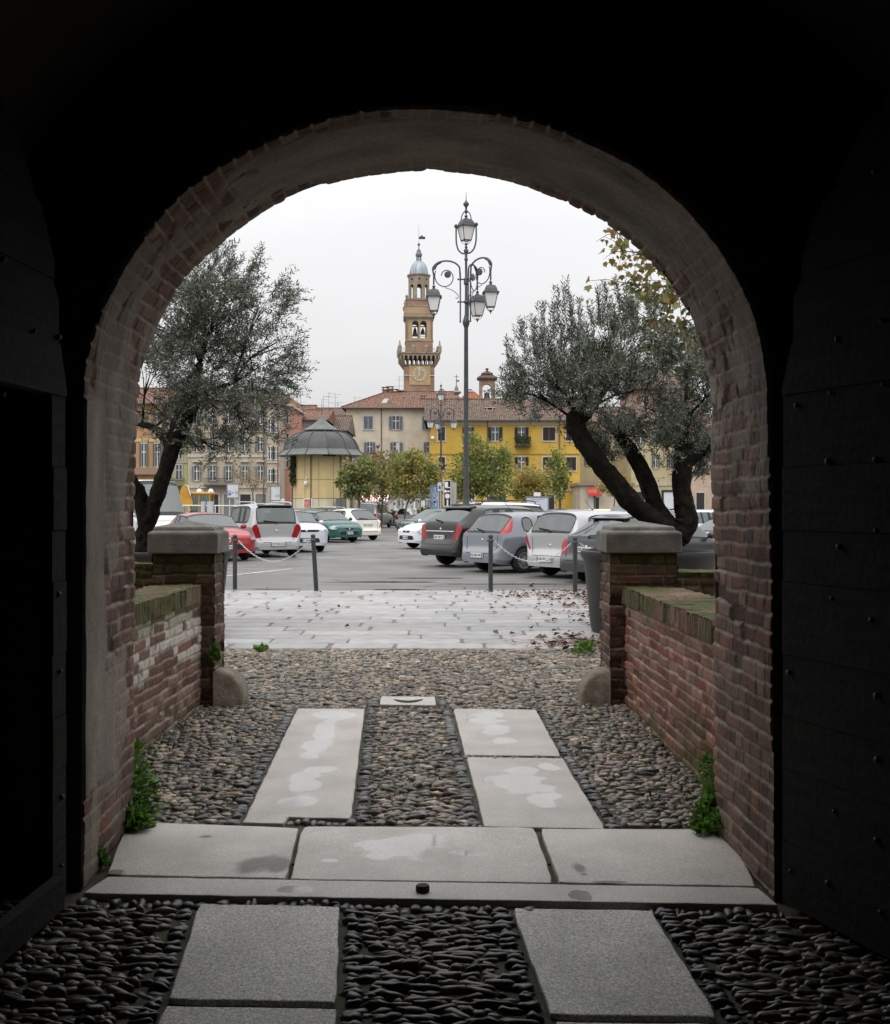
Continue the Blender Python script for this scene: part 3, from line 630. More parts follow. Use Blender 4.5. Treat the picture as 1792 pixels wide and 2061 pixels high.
def pebbles(name, x0, x1, y0, y1, region, lu, lv, seed, sink=.0, dark=1.0, wetness=.35, th_y=0.0, size=1.0):
    r_ = np.random.default_rng(seed); P = []
    yy = y0
    while yy < y1:
        rv = lv*r_.uniform(.8, 1.3); xx = x0+r_.random()*lu
        while xx < x1:
            l = lu*(r_.uniform(.45, 1.45) if r_.random() < .88 else r_.uniform(1.4, 2.0)); P.append((xx+l/2, yy+rv/2+r_.normal()*.006, l, rv*r_.uniform(.85, 1.2), r_.normal()*.28)); xx += l*.93
        yy += rv*.93
    P = np.array(P); x, y = P[:, 0], P[:, 1]
    k = region(x, y)
    for s_ in SLABS: k &= ~inside(s_, x, y) & (seg_dist(s_, x, y) > .095)
    # fans of stones set radially here and there
    P = P[k]; x, y = P[:, 0], P[:, 1]
    sw = fbm(x*1.3, y*1.3, seed+3); P[:, 4] += np.where(sw > .6, (sw-.6)*6, 0)
    # border ranks: thin stones square to every slab edge
    B = []
    for s_ in SLABS:
        for i in range(len(s_)):
            a = np.array(s_[i]); b = np.array(s_[(i+1) % len(s_)]); L_ = np.linalg.norm(b-a)
            if L_ < .25: continue
            d = (b-a)/L_; n = np.array((d[1], -d[0])); t = 0
            while t < L_:
                w = r_.uniform(.022, .055)*size
                for rank in (0,):
                    c = a+d*(t+w/2)+n*(.052+.0*rank); B.append((c[0], c[1], .085*r_.uniform(.6, 1.15), w*1.0, math.atan2(n[1], n[0])+r_.normal()*.16))
                t += w*.96
    B = np.array(B); kb = region(B[:, 0], B[:, 1])
    for s_ in SLABS: kb &= ~inside(s_, B[:, 0], B[:, 1])
    B = B[kb]; nb = len(B); P = np.concatenate([P, B]); n = len(P)
    V0, F0 = ICO
    ph = r_.normal(size=(n, 3))*.25
    S = np.stack([P[:, 2]*.51, P[:, 3]*.53, r_.uniform(.022, .036, n)*size], 1)
    v = V0[None]*S[:, None]; lump = 1+.2*np.sin(V0[None]@r_.normal(size=(3,))*3+r_.uniform(0, 6, (n, 1))); v = v*lump[..., None]
    ca, sa = np.cos(P[:, 4])[:, None], np.sin(P[:, 4])[:, None]
    tx = r_.normal(size=(n, 1))*.15; X = v[..., 0]*ca-v[..., 1]*sa; Y = v[..., 0]*sa+v[..., 1]*ca; Zz = v[..., 2]+tx*v[..., 0]
    base = gz(P[:, 1])-.022-sink+r_.normal(size=n)*.007
    Zz = np.where(Zz > .008, .008+(Zz-.008)*.55, Zz)
    V = np.stack([X+P[:, 0:1], Y+P[:, 1:2], Zz+base[:, None]], 2).reshape(-1, 3)
    Fc = (F0[None]+(np.arange(n)*len(V0))[:, None, None]).reshape(-1, 3)
    c = PEB[r_.integers(0, len(PEB), n)]*r_.uniform(.5, 1.35, (n, 1))*np.array((1.0, .985, .92)); c[-nb:] = np.array((.15, .145, .14))*r_.uniform(.6, 1.3, (nb, 1))
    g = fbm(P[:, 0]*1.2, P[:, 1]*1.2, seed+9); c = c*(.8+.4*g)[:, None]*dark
    col = np.repeat(c, len(V0), 0)
    m = mat('river_pebble', tint=True, rough=wetness, var=.3, vscale=45, bump=.15, bscale=120, bdist=.002)
    o = link_mesh(name, np_mesh(name, V, Fc, col), m, smooth=True); tag(o, kind='structure'); return o
def bed(name, x0, x1, y0, y1, dz):
    ys = [y0]+[a for a, _ in GZ if y0 < a < y1]+[y1]; mb = MB(); vs = []
    for y in ys: vs += [(x0, y, float(gz(y))+dz), (x1, y, float(gz(y))+dz)]
    mb.add(vs, [(2*i, 2*i+1, 2*i+3, 2*i+2) for i in range(len(ys)-1)])
    tag(mb.build(name, mat('cobble_mortar', (.06, .058, .038), .9, var=.4, vscale=9, bump=.4, bscale=60)), kind='structure')
bed('passage_floor', -2.2, 2.35, -5.2, 5.4, -.021)
bed('ramp_bed', -2.6, 2.1, 5.4, 12.78, -.0135)
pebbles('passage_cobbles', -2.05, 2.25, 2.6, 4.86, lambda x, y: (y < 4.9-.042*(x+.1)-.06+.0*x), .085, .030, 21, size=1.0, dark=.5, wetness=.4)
pebbles('ramp_cobbles', -2.5, 2.0, 5.72, 12.76, lambda x, y: (y > 5.98-.03*x) & ((y > 9.75) | ((x > -2.06) & (x < 1.56))), .064, .038, 33, sink=-.001, wetness=.3, dark=.88)
# door stop
mb = MB(); mb.lathe([(.026, 0), (.03, .004), (.03, .022), (.026, .028), (.0, .029)], n=20)
o = mb.build('door_stop', M_RUBBER, smooth=True); o.location = ground_at(851, 1800)+Vector((0, 0, .012)); tag(o, 'small round black stop fixed on the granite sill', 'door stop')
# ================================================================== bollards and chains
BOL = []
def bollard(bx, by, tx, ty, label):
    b = ground_at(bx, by); t = at(tx, ty, b.y); hgt = t.z; lean = math.atan2(t.x-b.x, hgt)
    mb = MB(); mb.lathe([(.042, -.05), (.042, hgt-.13), (.05, hgt-.125), (.05, hgt-.1), (.04, hgt-.09), (.036, hgt-.06), (.046, hgt-.045), (.046, hgt-.02), (.03, hgt), (0, hgt+.004)], n=18, caps=False)
    e = empty('bollard', b, 0, label, 'bollard', 'iron bollards along the paving edge'); e.rotation_euler = (0, lean, 0)
    mb.build('post', M_IRON, e, smooth=True)
    for s in (-1, 1):
        r_ = MB(); r_.tube([(s*.045, 0, hgt-.11), (s*.065, 0, hgt-.1), (s*.075, 0, hgt-.115), (s*.06, 0, hgt-.13), (s*.045, 0, hgt-.115)], .006, 6)
        r_.build('chain_ring', M_IRON, e, smooth=True)
    BOL.append((b, t)); return e
bollard(473, 1186, 473, 1076, 'upright iron bollard nearest the left brick pillar')
bollard(637, 1190, 630, 1075, 'leaning iron bollard at the right end of the sagging chain')
bollard(988, 1192, 988, 1076, 'iron bollard in front of the grey hatchback')
bollard(1158, 1193, 1158, 1080, 'iron bollard in front of the dark hatchback by the round planter')
def chain(a, b, sag, label):
    a = Vector(a); b = Vector(b); n = max(8, int(((b-a).length+sag*.9)/.042)); mb = MB()
    f = lambda t: a+(b-a)*t-Vector((0, 0, 4*sag*t*(1-t)))
    for i in range(n):
        p, q = f(i/n), f((i+1)/n); c = (p+q)/2; d = (q-p).normalized(); up = Vector((0, 0, 1)) if i % 2 else Vector((0, -1, 0)); up = (up-d*up.dot(d)).normalized(); l = (q-p).length*.68; w_ = .013
        pts = [c+d*(l*math.cos(k*PI/5))+up*(w_*math.sin(k*PI/5)) for k in range(11)]
        mb.tube(pts, .0042, 5, caps=False)
    o = mb.build('bollard_chain', M_STEEL, smooth=True); tag(o, label, 'chain', 'chains slung between the bollards')
tp = [t-Vector((0, 0, .115)) for _, t in BOL]
chain(tp[0]+Vector((.07, 0, 0)), tp[1]-Vector((.07, 0, 0)), .40, 'steel chain sagging between the two left bollards')
chain(tp[2]+Vector((.07, 0, 0)), tp[3]-Vector((.07, 0, 0)), .37, 'steel chain sagging between the two right bollards')
chain(tp[0]-Vector((.07, 0, 0)), tp[0]+Vector((-1.7, .0, 0)), .3, 'steel chain running left behind the left brick pillar')
chain(tp[3]+Vector((.07, 0, 0)), tp[3]+Vector((1.8, .1, 0)), .3, 'steel chain running right behind the round planter')
b = tp[0]+Vector((-1.77, 0, 0)); bollard(*[(b.x/b.y*F+CX), 1186, (b.x/b.y*F+CX), 1076], 'iron bollard hidden behind the left pillar')
b = tp[3]+Vector((1.87, .1, 0)); bollard(*[(b.x/b.y*F+CX), 1193, (b.x/b.y*F+CX), 1080], 'iron bollard hidden behind the right pillar')

# ================================================================== round planters
PL = mat('dark_planter_iron', (.012, .011, .01), .55, var=.4, vscale=5, bump=.2, bscale=25)
def planter(x, y, label):
    e = empty('round_planter', (x, y, .008), 0, label, 'planter', 'big round iron planters holding olive trees')
    mb = MB(); R = .87; mb.lathe([(R*.84, 0), (R*.86, .06), (R*.95, .82), (R*.96, .9), (R*.99, .93), (R*1.01, .98), (R, 1.02), (R*.96, 1.03), (R*.93, 1.0), (R*.93, .86)], n=48, caps=False); mb.build('tub', PL, e, smooth=True)
    s = MB(); s.lathe([(R*.94, .88), (.5, .9), (0, .92)], n=32, caps=False); s.build('soil', M_EARTH, e, smooth=True)
    return e
planter(-3.62, 14.6, 'dark round iron planter behind the left pillar'); planter(2.6, 14.5, 'dark round iron planter behind the right pillar')

# ================================================================== street lamps
def build_lamp(scale=1.0):
    e = empty('street_lamp', (0, 0, 0)); Hh = 10.3
    pole = MB()
    pole.lathe([(.3, 0), (.3, .12), (.24, .16), (.2, .9), (.22, .96), (.22, 1.04), (.14, 1.12), (.11, 1.3), (.145, 1.44), (.15, 1.5), (.1, 1.6), (.085, 1.9), (.078, 2.4), (.058, 6.8), (.075, 6.85), (.1, 6.92), (.105, 6.98), (.075, 7.08), (.042, 7.2), (.036, 8.05), (.07, 8.08), (.07, 8.2), (.036, 8.25), (.034, 8.75), (.06, 8.8), (.04, 8.84), (.04, 9.0), (.07, 9.02), (.07, 9.08), (.03, 9.12), (.045, 9.17), (0, 9.21)], n=18)
    for z in (7.56, 8.22): pole.lathe([(.06, z-.04), (.08, z), (.06, z+.04)], n=14)
    pole.build('pole', M_IRONG, e, smooth=True)
    def lantern(c, yaw, parent):
        """c: top hook point; lantern hangs below"""
        R = Matrix.Rotation(yaw, 3, 'Z'); c = Vector(c); fr = MB(); gl = MB()
        def ring(hw, z): return [c+R @ Vector((sx*hw, sy*hw, z)) for sx, sy in ((-1, -1), (1, -1), (1, 1), (-1, 1))]
        fr.lathe([(.018, 0), (.018, -.06), (.05, -.08), (.05, -.1), (.025, -.13), (.07, -.16), (.07, -.18)], c, 10)
        rr = [ring(.06, -.17), ring(.13, -.2), ring(.17, -.28), ring(.19, -.36), ring(.235, -.385), ring(.235, -.41)]
        vs = sum(rr, []); fr.add(vs, [(j*4+i, j*4+(i+1) % 4, j*4+4+(i+1) % 4, j*4+4+i) for j in range(5) for i in range(4)]+[(3, 2, 1, 0), (20, 21, 22, 23)])
        t, b = ring(.192, -.41), ring(.115, -.80)
        for i in range(4): fr.tube([t[i], b[i]], .011, 5); fr.tube([b[i], b[(i+1) % 4]], .012, 5)
        for i in range(4): fr.tube([b[i], (b[i]+c+Vector((0, 0, -.93)))/2+(b[i]-c-Vector((0, 0, -.8)))*.25, c+Vector((0, 0, -.95))], .008, 5)
        fr.lathe([(.03, -.88), (.035, -.93), (.012, -.97), (0, -1.02)], c, 8)
        o = fr.build('lantern', M_IRONG, parent)
        t, b = ring(.184, -.412), ring(.108, -.795); gl.add(t+b, [(i, 4+i, 4+(i+1) % 4, (i+1) % 4) for i in range(4)]+[(4, 7, 6, 5)]); gl.build('glass', M_LAMPGLASS, o)
    for k, azm in enumerate((math.radians(180), math.radians(-43), math.radians(68))):
        arm = MB(); d = Vector((math.cos(azm), math.sin(azm), 0)); P = lambda r, z: d*r+Vector((0, 0, z))
        arm.tube([P(.17, 7.0), P(.17, 8.42)], .022, 7)
        for z in (7.56, 8.22): arm.tube([P(.05, z), P(.2, z)], .022, 6); arm.ball(P(.23, z), .03, 8, 6)
        arm.ball(P(.17, 6.98), .03, 8, 6)
        ctr, rad = (.58, 8.3), .36
        arc = [P(.17, 8.2)]+[P(ctr[0]-rad*1.1*math.cos(a), ctr[1]+.2+rad*.72*math.sin(a)) for a in np.linspace(.15, PI-.05, 14)]+[P(.945, 8.34), P(.945, 8.2), P(.945, 8.08)]
        arm.tube(smooth_path(arc, 3), [.026]*(len(arc)*3-2), 7)
        arm.tube(smooth_path([P(.72, 8.74), P(.86, 8.66), P(.93, 8.5)], 4), [.03, .04, .045, .045, .04, .04, .035, .03, .028], 7)
        a = np.linspace(0, 1, 26); sp = [P(.60+(.33*(1-.62*t))*math.cos(.5-t*6.6)-.0, 8.30+(.36*(1-.62*t))*math.sin(.5-t*6.6)) for t in a]
        arm.tube(sp, .015, 6); arm.lathe([(0, -.025), (.085, -.02), (.1, 0), (.085, .02), (0, .025)], P(.54, 8.36), 14, R=(Matrix.Rotation(azm, 3, 'Z') @ Matrix.Rotation(PI/2, 3, 'X')))
        arm.tube(smooth_path([P(.62, 7.98), P(.4, 7.9), P(.24, 7.76), P(.25, 7.66), P(.31, 7.69)], 5), .011, 5)
        am = arm.build('arm', M_IRONG, e, smooth=True)
        lantern(P(.945, 8.1), azm+PI/4*(1 if k else 0), am)
    cr = MB()
    R_ = Matrix.Rotation(math.radians(-20), 3, 'Z')
    for s in (-1, 1):
        path = [R_ @ Vector((s*x, 0, z)) for x, z in ((.02, 8.98), (.12, 8.99), (.24, 9.1), (.3, 9.3), (.31, 9.5), (.31, 9.74))]
        cr.tube(smooth_path(path, 4), .024, 7); cr.ball(R_ @ Vector((s*.31, 0, 9.8)), .06, 10, 8); cr.tube([R_ @ Vector((s*.31, 0, 9.76)), R_ @ Vector((s*.16, 0, 9.75))], .018, 6)
        path = [R_ @ Vector((s*x, 0, z)) for x, z in ((.2, 9.76), (.16, 9.95), (.12, 10.12), (.05, 10.2), (0, 10.2))]; cr.tube(smooth_path(path, 3), .016, 6)
    cr.lathe([(.02, 10.14), (.06, 10.2), (.03, 10.26), (.03, 10.32), (.085, 10.4), (.085, 10.44), (.03, 10.5), (.012, 10.56), (.004, 10.78)], n=12)
    o = cr.build('cradle', M_IRONG, e, smooth=True); lantern((0, 0, 10.16), math.radians(25), o)
    return e
def copy_tree(o, parent=None):
    c = o.copy(); C.objects.link(c); c.parent = parent
    for ch in o.children: copy_tree(ch, c)
    return c
LG = 'ornate lantern posts on the square'
lamp = build_lamp(); lamp.location = ((938.5-CX)/F*33.4, 33.4, 0); tag(lamp, 'tall ornate lamp post with four lanterns standing behind the dark crossover', 'street lamp', LG)
l2 = copy_tree(lamp); l2.location = ((888-CX)/F*84, 84, 0); l2.rotation_euler[2] = math.radians(35); tag(l2, 'distant ornate lamp post in front of the yellow house', 'street lamp', LG)
def globe_lamp(x, Z, h, label):
    e = empty('globe_lamp', (x, Z, 0), 0, label, 'street lamp'); mb = MB(); mb.lathe([(.09, 0), (.06, .6), (.045, h)], n=10)
    for s in (-1, 1): mb.tube(smooth_path([(0, 0, h-.1), (s*.2, 0, h+.2), (s*.42, 0, h+.12), (s*.45, 0, h-.05)], 4), .025, 6)
    mb.build('pole', M_IRONG, e, smooth=True)
    for s in (-1, 1): g = MB(); g.lathe([(.12, h-.06), (.24, h-.28), (.22, h-.42), (.1, h-.5)], (s*.45, 0, 0), 12); g.build('lamp_shade', M_LAMPGLASS, e, smooth=True)
globe_lamp((413-CX)/F*90, 90, 3.0, 'small twin headed lamp before the beige house')

# ================================================================== signs and boards
SG = mat('sign_white', (.62, .64, .66), .5, var=.08, vscale=3); SB = mat('sign_blue', (.06, .14, .42), .5); SGREY = mat('sign_back_grey', (.2, .21, .22), .6)
def board(name, x0, x1, y0, y1, Z, label, m=SG, post=True, frame=.04, fm=SGREY, cat='sign', grp=None):
    a = at(x0, y1, Z); b = at(x1, y0, Z); w_, h_ = b.x-a.x, b.z-a.z; c = Vector(((a.x+b.x)/2, Z, 0)); e = empty(name, c, 0, label, cat, grp)
    mb = MB(); mb.span((-w_/2, -.02, a.z), (w_/2, .03, b.z)); mb.build('panel', m, e)
    f = MB(); t = frame
    for q in (((-w_/2-t, -.05, a.z-t), (-w_/2, .05, b.z+t)), ((w_/2, -.05, a.z-t), (w_/2+t, .05, b.z+t)), ((-w_/2, -.05, b.z), (w_/2, .05, b.z+t)), ((-w_/2, -.05, a.z-t), (w_/2, .05, a.z))): f.span(*q)
    f.build('frame', fm, e)
    if post:
        p = MB(); 
        for s in (-1, 1): p.tube([(s*w_*.32, .06, 0), (s*w_*.32, .06, b.z)], .035, 8)
        p.build('post', M_STEEL, e, smooth=True)
    return e, w_, h_, a.z, b.z
e, w_, h_, z0, z1 = board('direction_sign', 458, 480, 974, 1001, 62, 'white parking direction sign with a blue square above the silver minivan')
m = MB(); m.span((-w_*.46, -.03, z0+h_*.16), (-w_*.16, -.022, z0+h_*.5)); m.build('parking_square', SB, e)
lettering('P', .26, (-w_*.31, -.032, z0+h_*.33), e, M_WHITE); lettering('+', .22, (0, -.023, z0+h_*.33), e); lettering('0', .22, (w_*.33, -.023, z0+h_*.33), e)
e, w_, h_, z0, z1 = board('notice_board', 545.5, 564, 978.5, 1006.5, 60, 'blank white notice panel left of the domed kiosk')
m = MB(); m.span((0, -.03, z0+h_*.25), (w_*.45, -.022, z0+h_*.42)); m.build('faded_notice', mat('faded_blue', (.42, .45, .58), .6), e)
e, w_, h_, z0, z1 = board('billboard', 1060, 1103, 1001, 1030, 56, 'wide pale billboard with orange lettering and a small white crest', mat('poster_pale_blue', (.55, .6, .7), .5), frame=.05, cat='billboard')
m = MB(); m.span((-w_*.16, -.03, z1+.06), (w_*.16, .03, z1+.24)); m.build('crest_plate', M_WHITE, e)
OR = mat('poster_orange', (.62, .13, .05), .5); m = MB(); random.seed(3)
for k in range(26): x = random.uniform(-.15, .17)*w_; z = z0+h_*random.uniform(.08, .34); m.box((x, -.024, z), (random.uniform(.04, .13), .006, random.uniform(.03, .1)), R=Matrix.Rotation(random.uniform(-.6, .6), 3, 'Y'))
o = m.build('orange_picture', OR, e); o['kind'] = 'stuff'
for k, (ww, zz) in enumerate(((.6, .86), (.22, .72), (.36, .5))): m = MB(); m.span((-w_*ww/2, -.024, z0+h_*zz), (w_*ww/2, -.021, z0+h_*(zz+.03))); m.build('text_line', mat('grey_print', (.25, .27, .33), .6), e)
e, w_, h_, z0, z1 = board('info_totem', 894.5, 907, 967.5, 1018, 78, 'tall black information totem with white emblems', mat('totem_black', (.02, .016, .018), .4), frame=.05, fm=mat('totem_edge', (.6, .6, .6), .4), cat='sign')
m = MB(); m.span((-w_*.42, -.03, z1-.42), (w_*.1, -.022, z1-.08)); m.span((-w_*.36, -.03, z1-.5), (w_*.42, -.022, z1-.43)); m.build('emblem', M_WHITE, e)
m = MB(); m.lathe([(0, -.004), (.1, -.004), (.1, .004), (0, .004)], (-w_*.3, -.026, z1-.72), 14, R=Matrix.Rotation(PI/2, 3, 'X')); m.span((-w_*.05, -.03, z1-.77), (w_*.42, -.022, z1-.68)); m.build('logo', M_WHITE, e)
m = MB(); m.lathe([(0, -.004), (.17, -.004), (.17, .004), (0, .004)], (0, -.026, z1-1.05), 18, R=Matrix.Rotation(PI/2, 3, 'X')); m.span((-.04, -.03, z0), (.06, -.022, z0+.42)); m.build('disc_symbol', M_WHITE, e)
board('info_sign', 908.5, 919, 970, 1018, 78.4, 'pale grey green panel beside the black totem', mat('panel_sage', (.42, .44, .38), .6), frame=.03)
e, w_, h_, z0, z1 = board('poster_board', 868, 884, 978, 1024, 76, 'blue poster board covered with pale bills left of the lamp post', mat('poster_blue', (.16, .24, .42), .5, var=.5, vscale=2.4), frame=.06, cat='sign')
m = MB(); random.seed(8)
for k in range(9): x = random.uniform(-.1, .42)*w_; z = z0+h_*random.uniform(.1, .9); m.box((x, -.026, z), (random.uniform(.08, .2), .006, random.uniform(.1, .3)))
o = m.build('pasted_bills', mat('pale_bill', (.5, .48, .55), .6), e); o['kind'] = 'stuff'
e, w_, h_, z0, z1 = board('parking_sign', 881, 889, 970, 988, 75.4, 'small white sign with a blue car symbol on the poster board', SG, frame=.015); m = MB(); m.span((-w_*.28, -.03, z0+h_*.2), (w_*.3, -.022, z0+h_*.6)); m.build('car_symbol', SB, e)
board('menu_board', 1336, 1357, 990, 1024, 48, 'white framed menu board half hidden by the right olive trunk', frame=.08, fm=M_BLACK)

# ================================================================== backhoe loader
YEL = mat('digger_yellow', (.55, .29, .03), .45, var=.15, vscale=2)
def backhoe():
    Z = 78; e = empty('backhoe_loader', ((410-CX)/F*Z, Z, 0), 0, 'yellow backhoe digger with folded boom beyond the red car', 'digger')
    s = Z/F; X = lambda x: (x-410)*s; ZZ = lambda y: EYE-(y-HY)*s
    b = MB(); pts = [(362, 1018), (371, 982), (378, 975), (384, 979), (394, 1012), (394, 1018)]; b.prism([(X(x), -.9, ZZ(y)) for x, y in pts], (0, .35, 0)); b.build('boom', YEL, e, bevel=.03)
    b = MB(); b.tube([(X(383), -.96, ZZ(977)), (X(390), -.96, ZZ(998))], .05, 8); b.build('hydraulic_ram', M_CHROME, e, smooth=True)
    b = MB(); b.span((X(386), -.75, ZZ(996)), (X(429), .75, ZZ(990.5))); b.build('cab_roof', YEL, e, bevel=.05)
    b = MB()
    for x in (388, 405, 426):
        for y in (-.68, .68): b.tube([(X(x), y, ZZ(996)), (X(x), y, 1.1)], .045, 6)
    b.build('cab_post', YEL, e)
    b = MB(); b.span((X(389), -.66, 1.1), (X(425), .66, ZZ(996))); b.build('cab_window', M_CARGLASS, e)
    b = MB(); b.span((X(380), -.6, .45), (X(440), .6, 1.1)); b.build('chassis', YEL, e, bevel=.05)
    for x, r in ((392, .62), (436, .48)):
        for y in (-.75, .75): w = MB(); w.lathe([(r*.55, -.17), (r*.95, -.17), (r, -.1), (r, .1), (r*.95, .17), (r*.55, .17)], (X(x), y, r), 22, R=Matrix.Rotation(PI/2, 3, 'X')); w.build('wheel', M_RUBBER, e, smooth=True)
backhoe()
# barrier rail and two grey cabinets in front of it
e = empty('barrier_rail', ((440-CX)/F*70, 70, 0), 0, 'low white barrier rail before the digger', 'barrier'); b = MB(); b.tube([(-2.3, 0, 1.62), (1.9, 0, 1.6)], .035, 6)
for x in (-2.2, -.2, 1.8): b.tube([(x, 0, 0), (x, 0, 1.62)], .03, 6)
b.build('rail', M_WHITE, e)
for x, lab in ((409.5, 'grey service cabinet, narrower of the pair by the rail'), (424, 'grey service cabinet, wider of the pair by the rail')):
    e = empty('service_cabinet', ((x-CX)/F*69, 69, 0), 0, lab, 'cabinet', 'grey service cabinets by the barrier'); b = MB(); w_ = .24 if x < 415 else .36; b.span((-w_/2, -.2, 0), (w_/2, .2, 1.85)); b.build('housing', mat('cabinet_grey', (.45, .46, .47), .5), e, bevel=.02); b = MB(); b.span((-w_/2+.03, -.215, .1), (w_/2-.03, -.2, 1.7)); b.build('door', mat('cabinet_door_grey', (.5, .51, .52), .5), e)

# ================================================================== person in red beyond the minivan
def person():
    Z = 44.0; X0 = (571-CX)/F*Z; e = empty('person', (X0, Z, 0), 0, 'person in a red jacket leaning an arm out beyond the silver minivan', 'person')
    me = bpy.data.meshes.new('body'); bm = bmesh.new(); sl = bm.verts.layers.skin.verify()
    J = [((0, 0, .98), .15), ((0, 0, 1.2), .145), ((-.01, 0, 1.42), .17), ((-.02, -.01, 1.56), .06), ((-.03, -.02, 1.66), .085), ((-.03, -.02, 1.8), .09),
         ((-.17, 0, 1.5), .07), ((-.38, -.06, 1.44), .055), ((-.58, -.12, 1.46), .042), ((-.67, -.14, 1.47), .035), ((.16, 0, 1.48), .07), ((.22, -.02, 1.2), .055), ((.2, -.12, .98), .042), ((.19, -.16, .9), .035),
         ((-.1, 0, .9), .1), ((-.11, .02, .5), .075), ((-.11, .04, .09), .055), ((-.12, -.13, .05), .045), ((.1, 0, .9), .1), ((.11, .02, .5), .075), ((.11, .04, .09), .055), ((.12, -.13, .05), .045)]
    vs = []
    for p, r in J: v = bm.verts.new(p); v[sl].radius = (r, r*.85); vs.append(v)
    vs[0][sl].use_root = True
    for a, b in ((0, 1), (1, 2), (2, 3), (3, 4), (4, 5), (2, 6), (6, 7), (7, 8), (8, 9), (2, 10), (10, 11), (11, 12), (12, 13), (0, 14), (14, 15), (15, 16), (16, 17), (0, 18), (18, 19), (19, 20), (20, 21)): bm.edges.new((vs[a], vs[b]))
    bm.to_mesh(me); bm.free(); o = bpy.data.objects.new('tmp', me); C.objects.link(o); o.modifiers.new('s', 'SKIN').use_smooth_shade = True; o.modifiers.new('d', 'SUBSURF').levels = 1
    dg = bpy.context.evaluated_depsgraph_get(); m2 = bpy.data.meshes.new_from_object(o.evaluated_get(dg)); bpy.data.objects.remove(o); m2.materials.clear()
    body = link_mesh('body', m2, [mat('skin', (.45, .26, .2), .5), mat('red_jacket', (.5, .03, .035), .7), mat('dark_trousers', (.03, .03, .045), .8), M_BLACK], e, smooth=True)
    for p in m2.polygons:
        c = p.center; p.material_index = 3 if c.z < .1 else 2 if c.z < 1.0 and abs(c.x) < .17 else 1 if (c.z < 1.57 and c.x > -.6 and not (c.z < .96)) else 0
    h = MB(); h.ball((-.03, .015, 1.77), (.1, .105, .11), 12, 8); h.build('hair', mat('grey_hair', (.45, .42, .4), .8), e, smooth=True)
person()

# ================================================================== fern clumps, grass tufts, fallen leaves
def leaf_quads(P, D, Nn, Lw, Ww, col, fold=.25):
    """rhombic leaves: P base, D direction, Nn side vector; returns V,Q,c"""
    n = len(P); up = np.cross(D, Nn)
    a = P; t = P+D*Lw[:, None]; m1 = P+D*(Lw*.45)[:, None]+Nn*(Ww*.5)[:, None]+up*(Ww*fold*.5)[:, None]; m2 = P+D*(Lw*.45)[:, None]-Nn*(Ww*.5)[:, None]+up*(Ww*fold*.5)[:, None]
    V = np.stack([a, m1, t, m2], 1).reshape(-1, 3); Q = np.arange(4*n).reshape(n, 4); return V, Q, np.repeat(col, 4, 0)
def unit(a): return a/np.maximum(np.linalg.norm(a, axis=1, keepdims=True), 1e-9)
M_FERN = leaf_mat('fern_leaf', (.05, .1, .02), .5, .3); M_FALL = leaf_mat('fallen_leaf', (.12, .07, .04), .6, .1)
def clump(name, cen, rad, n, seed, label, size=.05):
    r_ = np.random.default_rng(seed); u = unit(r_.normal(size=(n, 3))); u[:, 2] = np.abs(u[:, 2])*.9+.05
    nc = max(5, n//70); cu = unit(r_.normal(size=(nc, 3))); cu[:, 2] = np.abs(cu[:, 2]); cu *= r_.uniform(.3, 1.15, (nc, 1)); u = cu[r_.integers(0, nc, n)]*.75+u*.32; P = np.array(cen)+u*np.array(rad); D = unit(u*.8+np.array((0, 0, .1))+r_.normal(size=(n, 3))*.5); D[:, 2] -= .15; D = unit(D); Nn = unit(np.cross(D, r_.normal(size=(n, 3))))
    L_ = size*r_.uniform(.5, 1.2, n); col = np.array((.13, .30, .04))*r_.uniform(.35, 1.6, (n, 1)); col[:, 0] *= r_.uniform(.7, 1.5, n)
    V, Q, c = leaf_quads(P, D, Nn, L_, L_*.5, col); o = link_mesh(name, np_mesh(name, V, Q, c), M_FERN); tag(o, label, 'fern', 'fern clumps at the wall feet'); return o
clump('fern_clump', (-1.70, 6.05, -.08), (.14, .2, .43), 2600, 3, 'tall bright green fern clump at the foot of the left jamb')
clump('fern_clump', (-1.6, 5.9, -.08), (.12, .12, .14), 900, 4, 'low green tuft spreading onto the left threshold slab')
clump('fern_clump', (1.385, 5.98, -.06), (.11, .16, .15), 1100, 5, 'rounded green fern clump at the foot of the right jamb')
clump('fern_clump', (1.40, 5.78, -.07), (.1, .1, .1), 700, 6, 'smaller green fern tuft below the right jamb clump')
clump('fern_clump', (1.53, 6.45, -.05), (.035, .42, .36), 700, 7, 'dark green moss and fern growing up the right parapet end', .03)
clump('fern_clump', (-1.60, 5.3, -.08), (.04, .09, .09), 260, 8, 'tiny green tuft on the left jamb base', .035)
clump('fern_clump', (-1.875, 9.27, .3), (.05, .03, .28), 420, 9, 'ivy sprig hanging on the inner corner of the left pillar', .035)
clump('weed_clump', (1.5, 12.2, .0), (.2, .3, .12), 350, 10, 'scruffy green weeds between the right pillar and planter', .05)
clump('weed_clump', (-2.0, 12.6, 0), (.12, .08, .07), 160, 11, 'small green weed where cobbles meet the paving', .05)
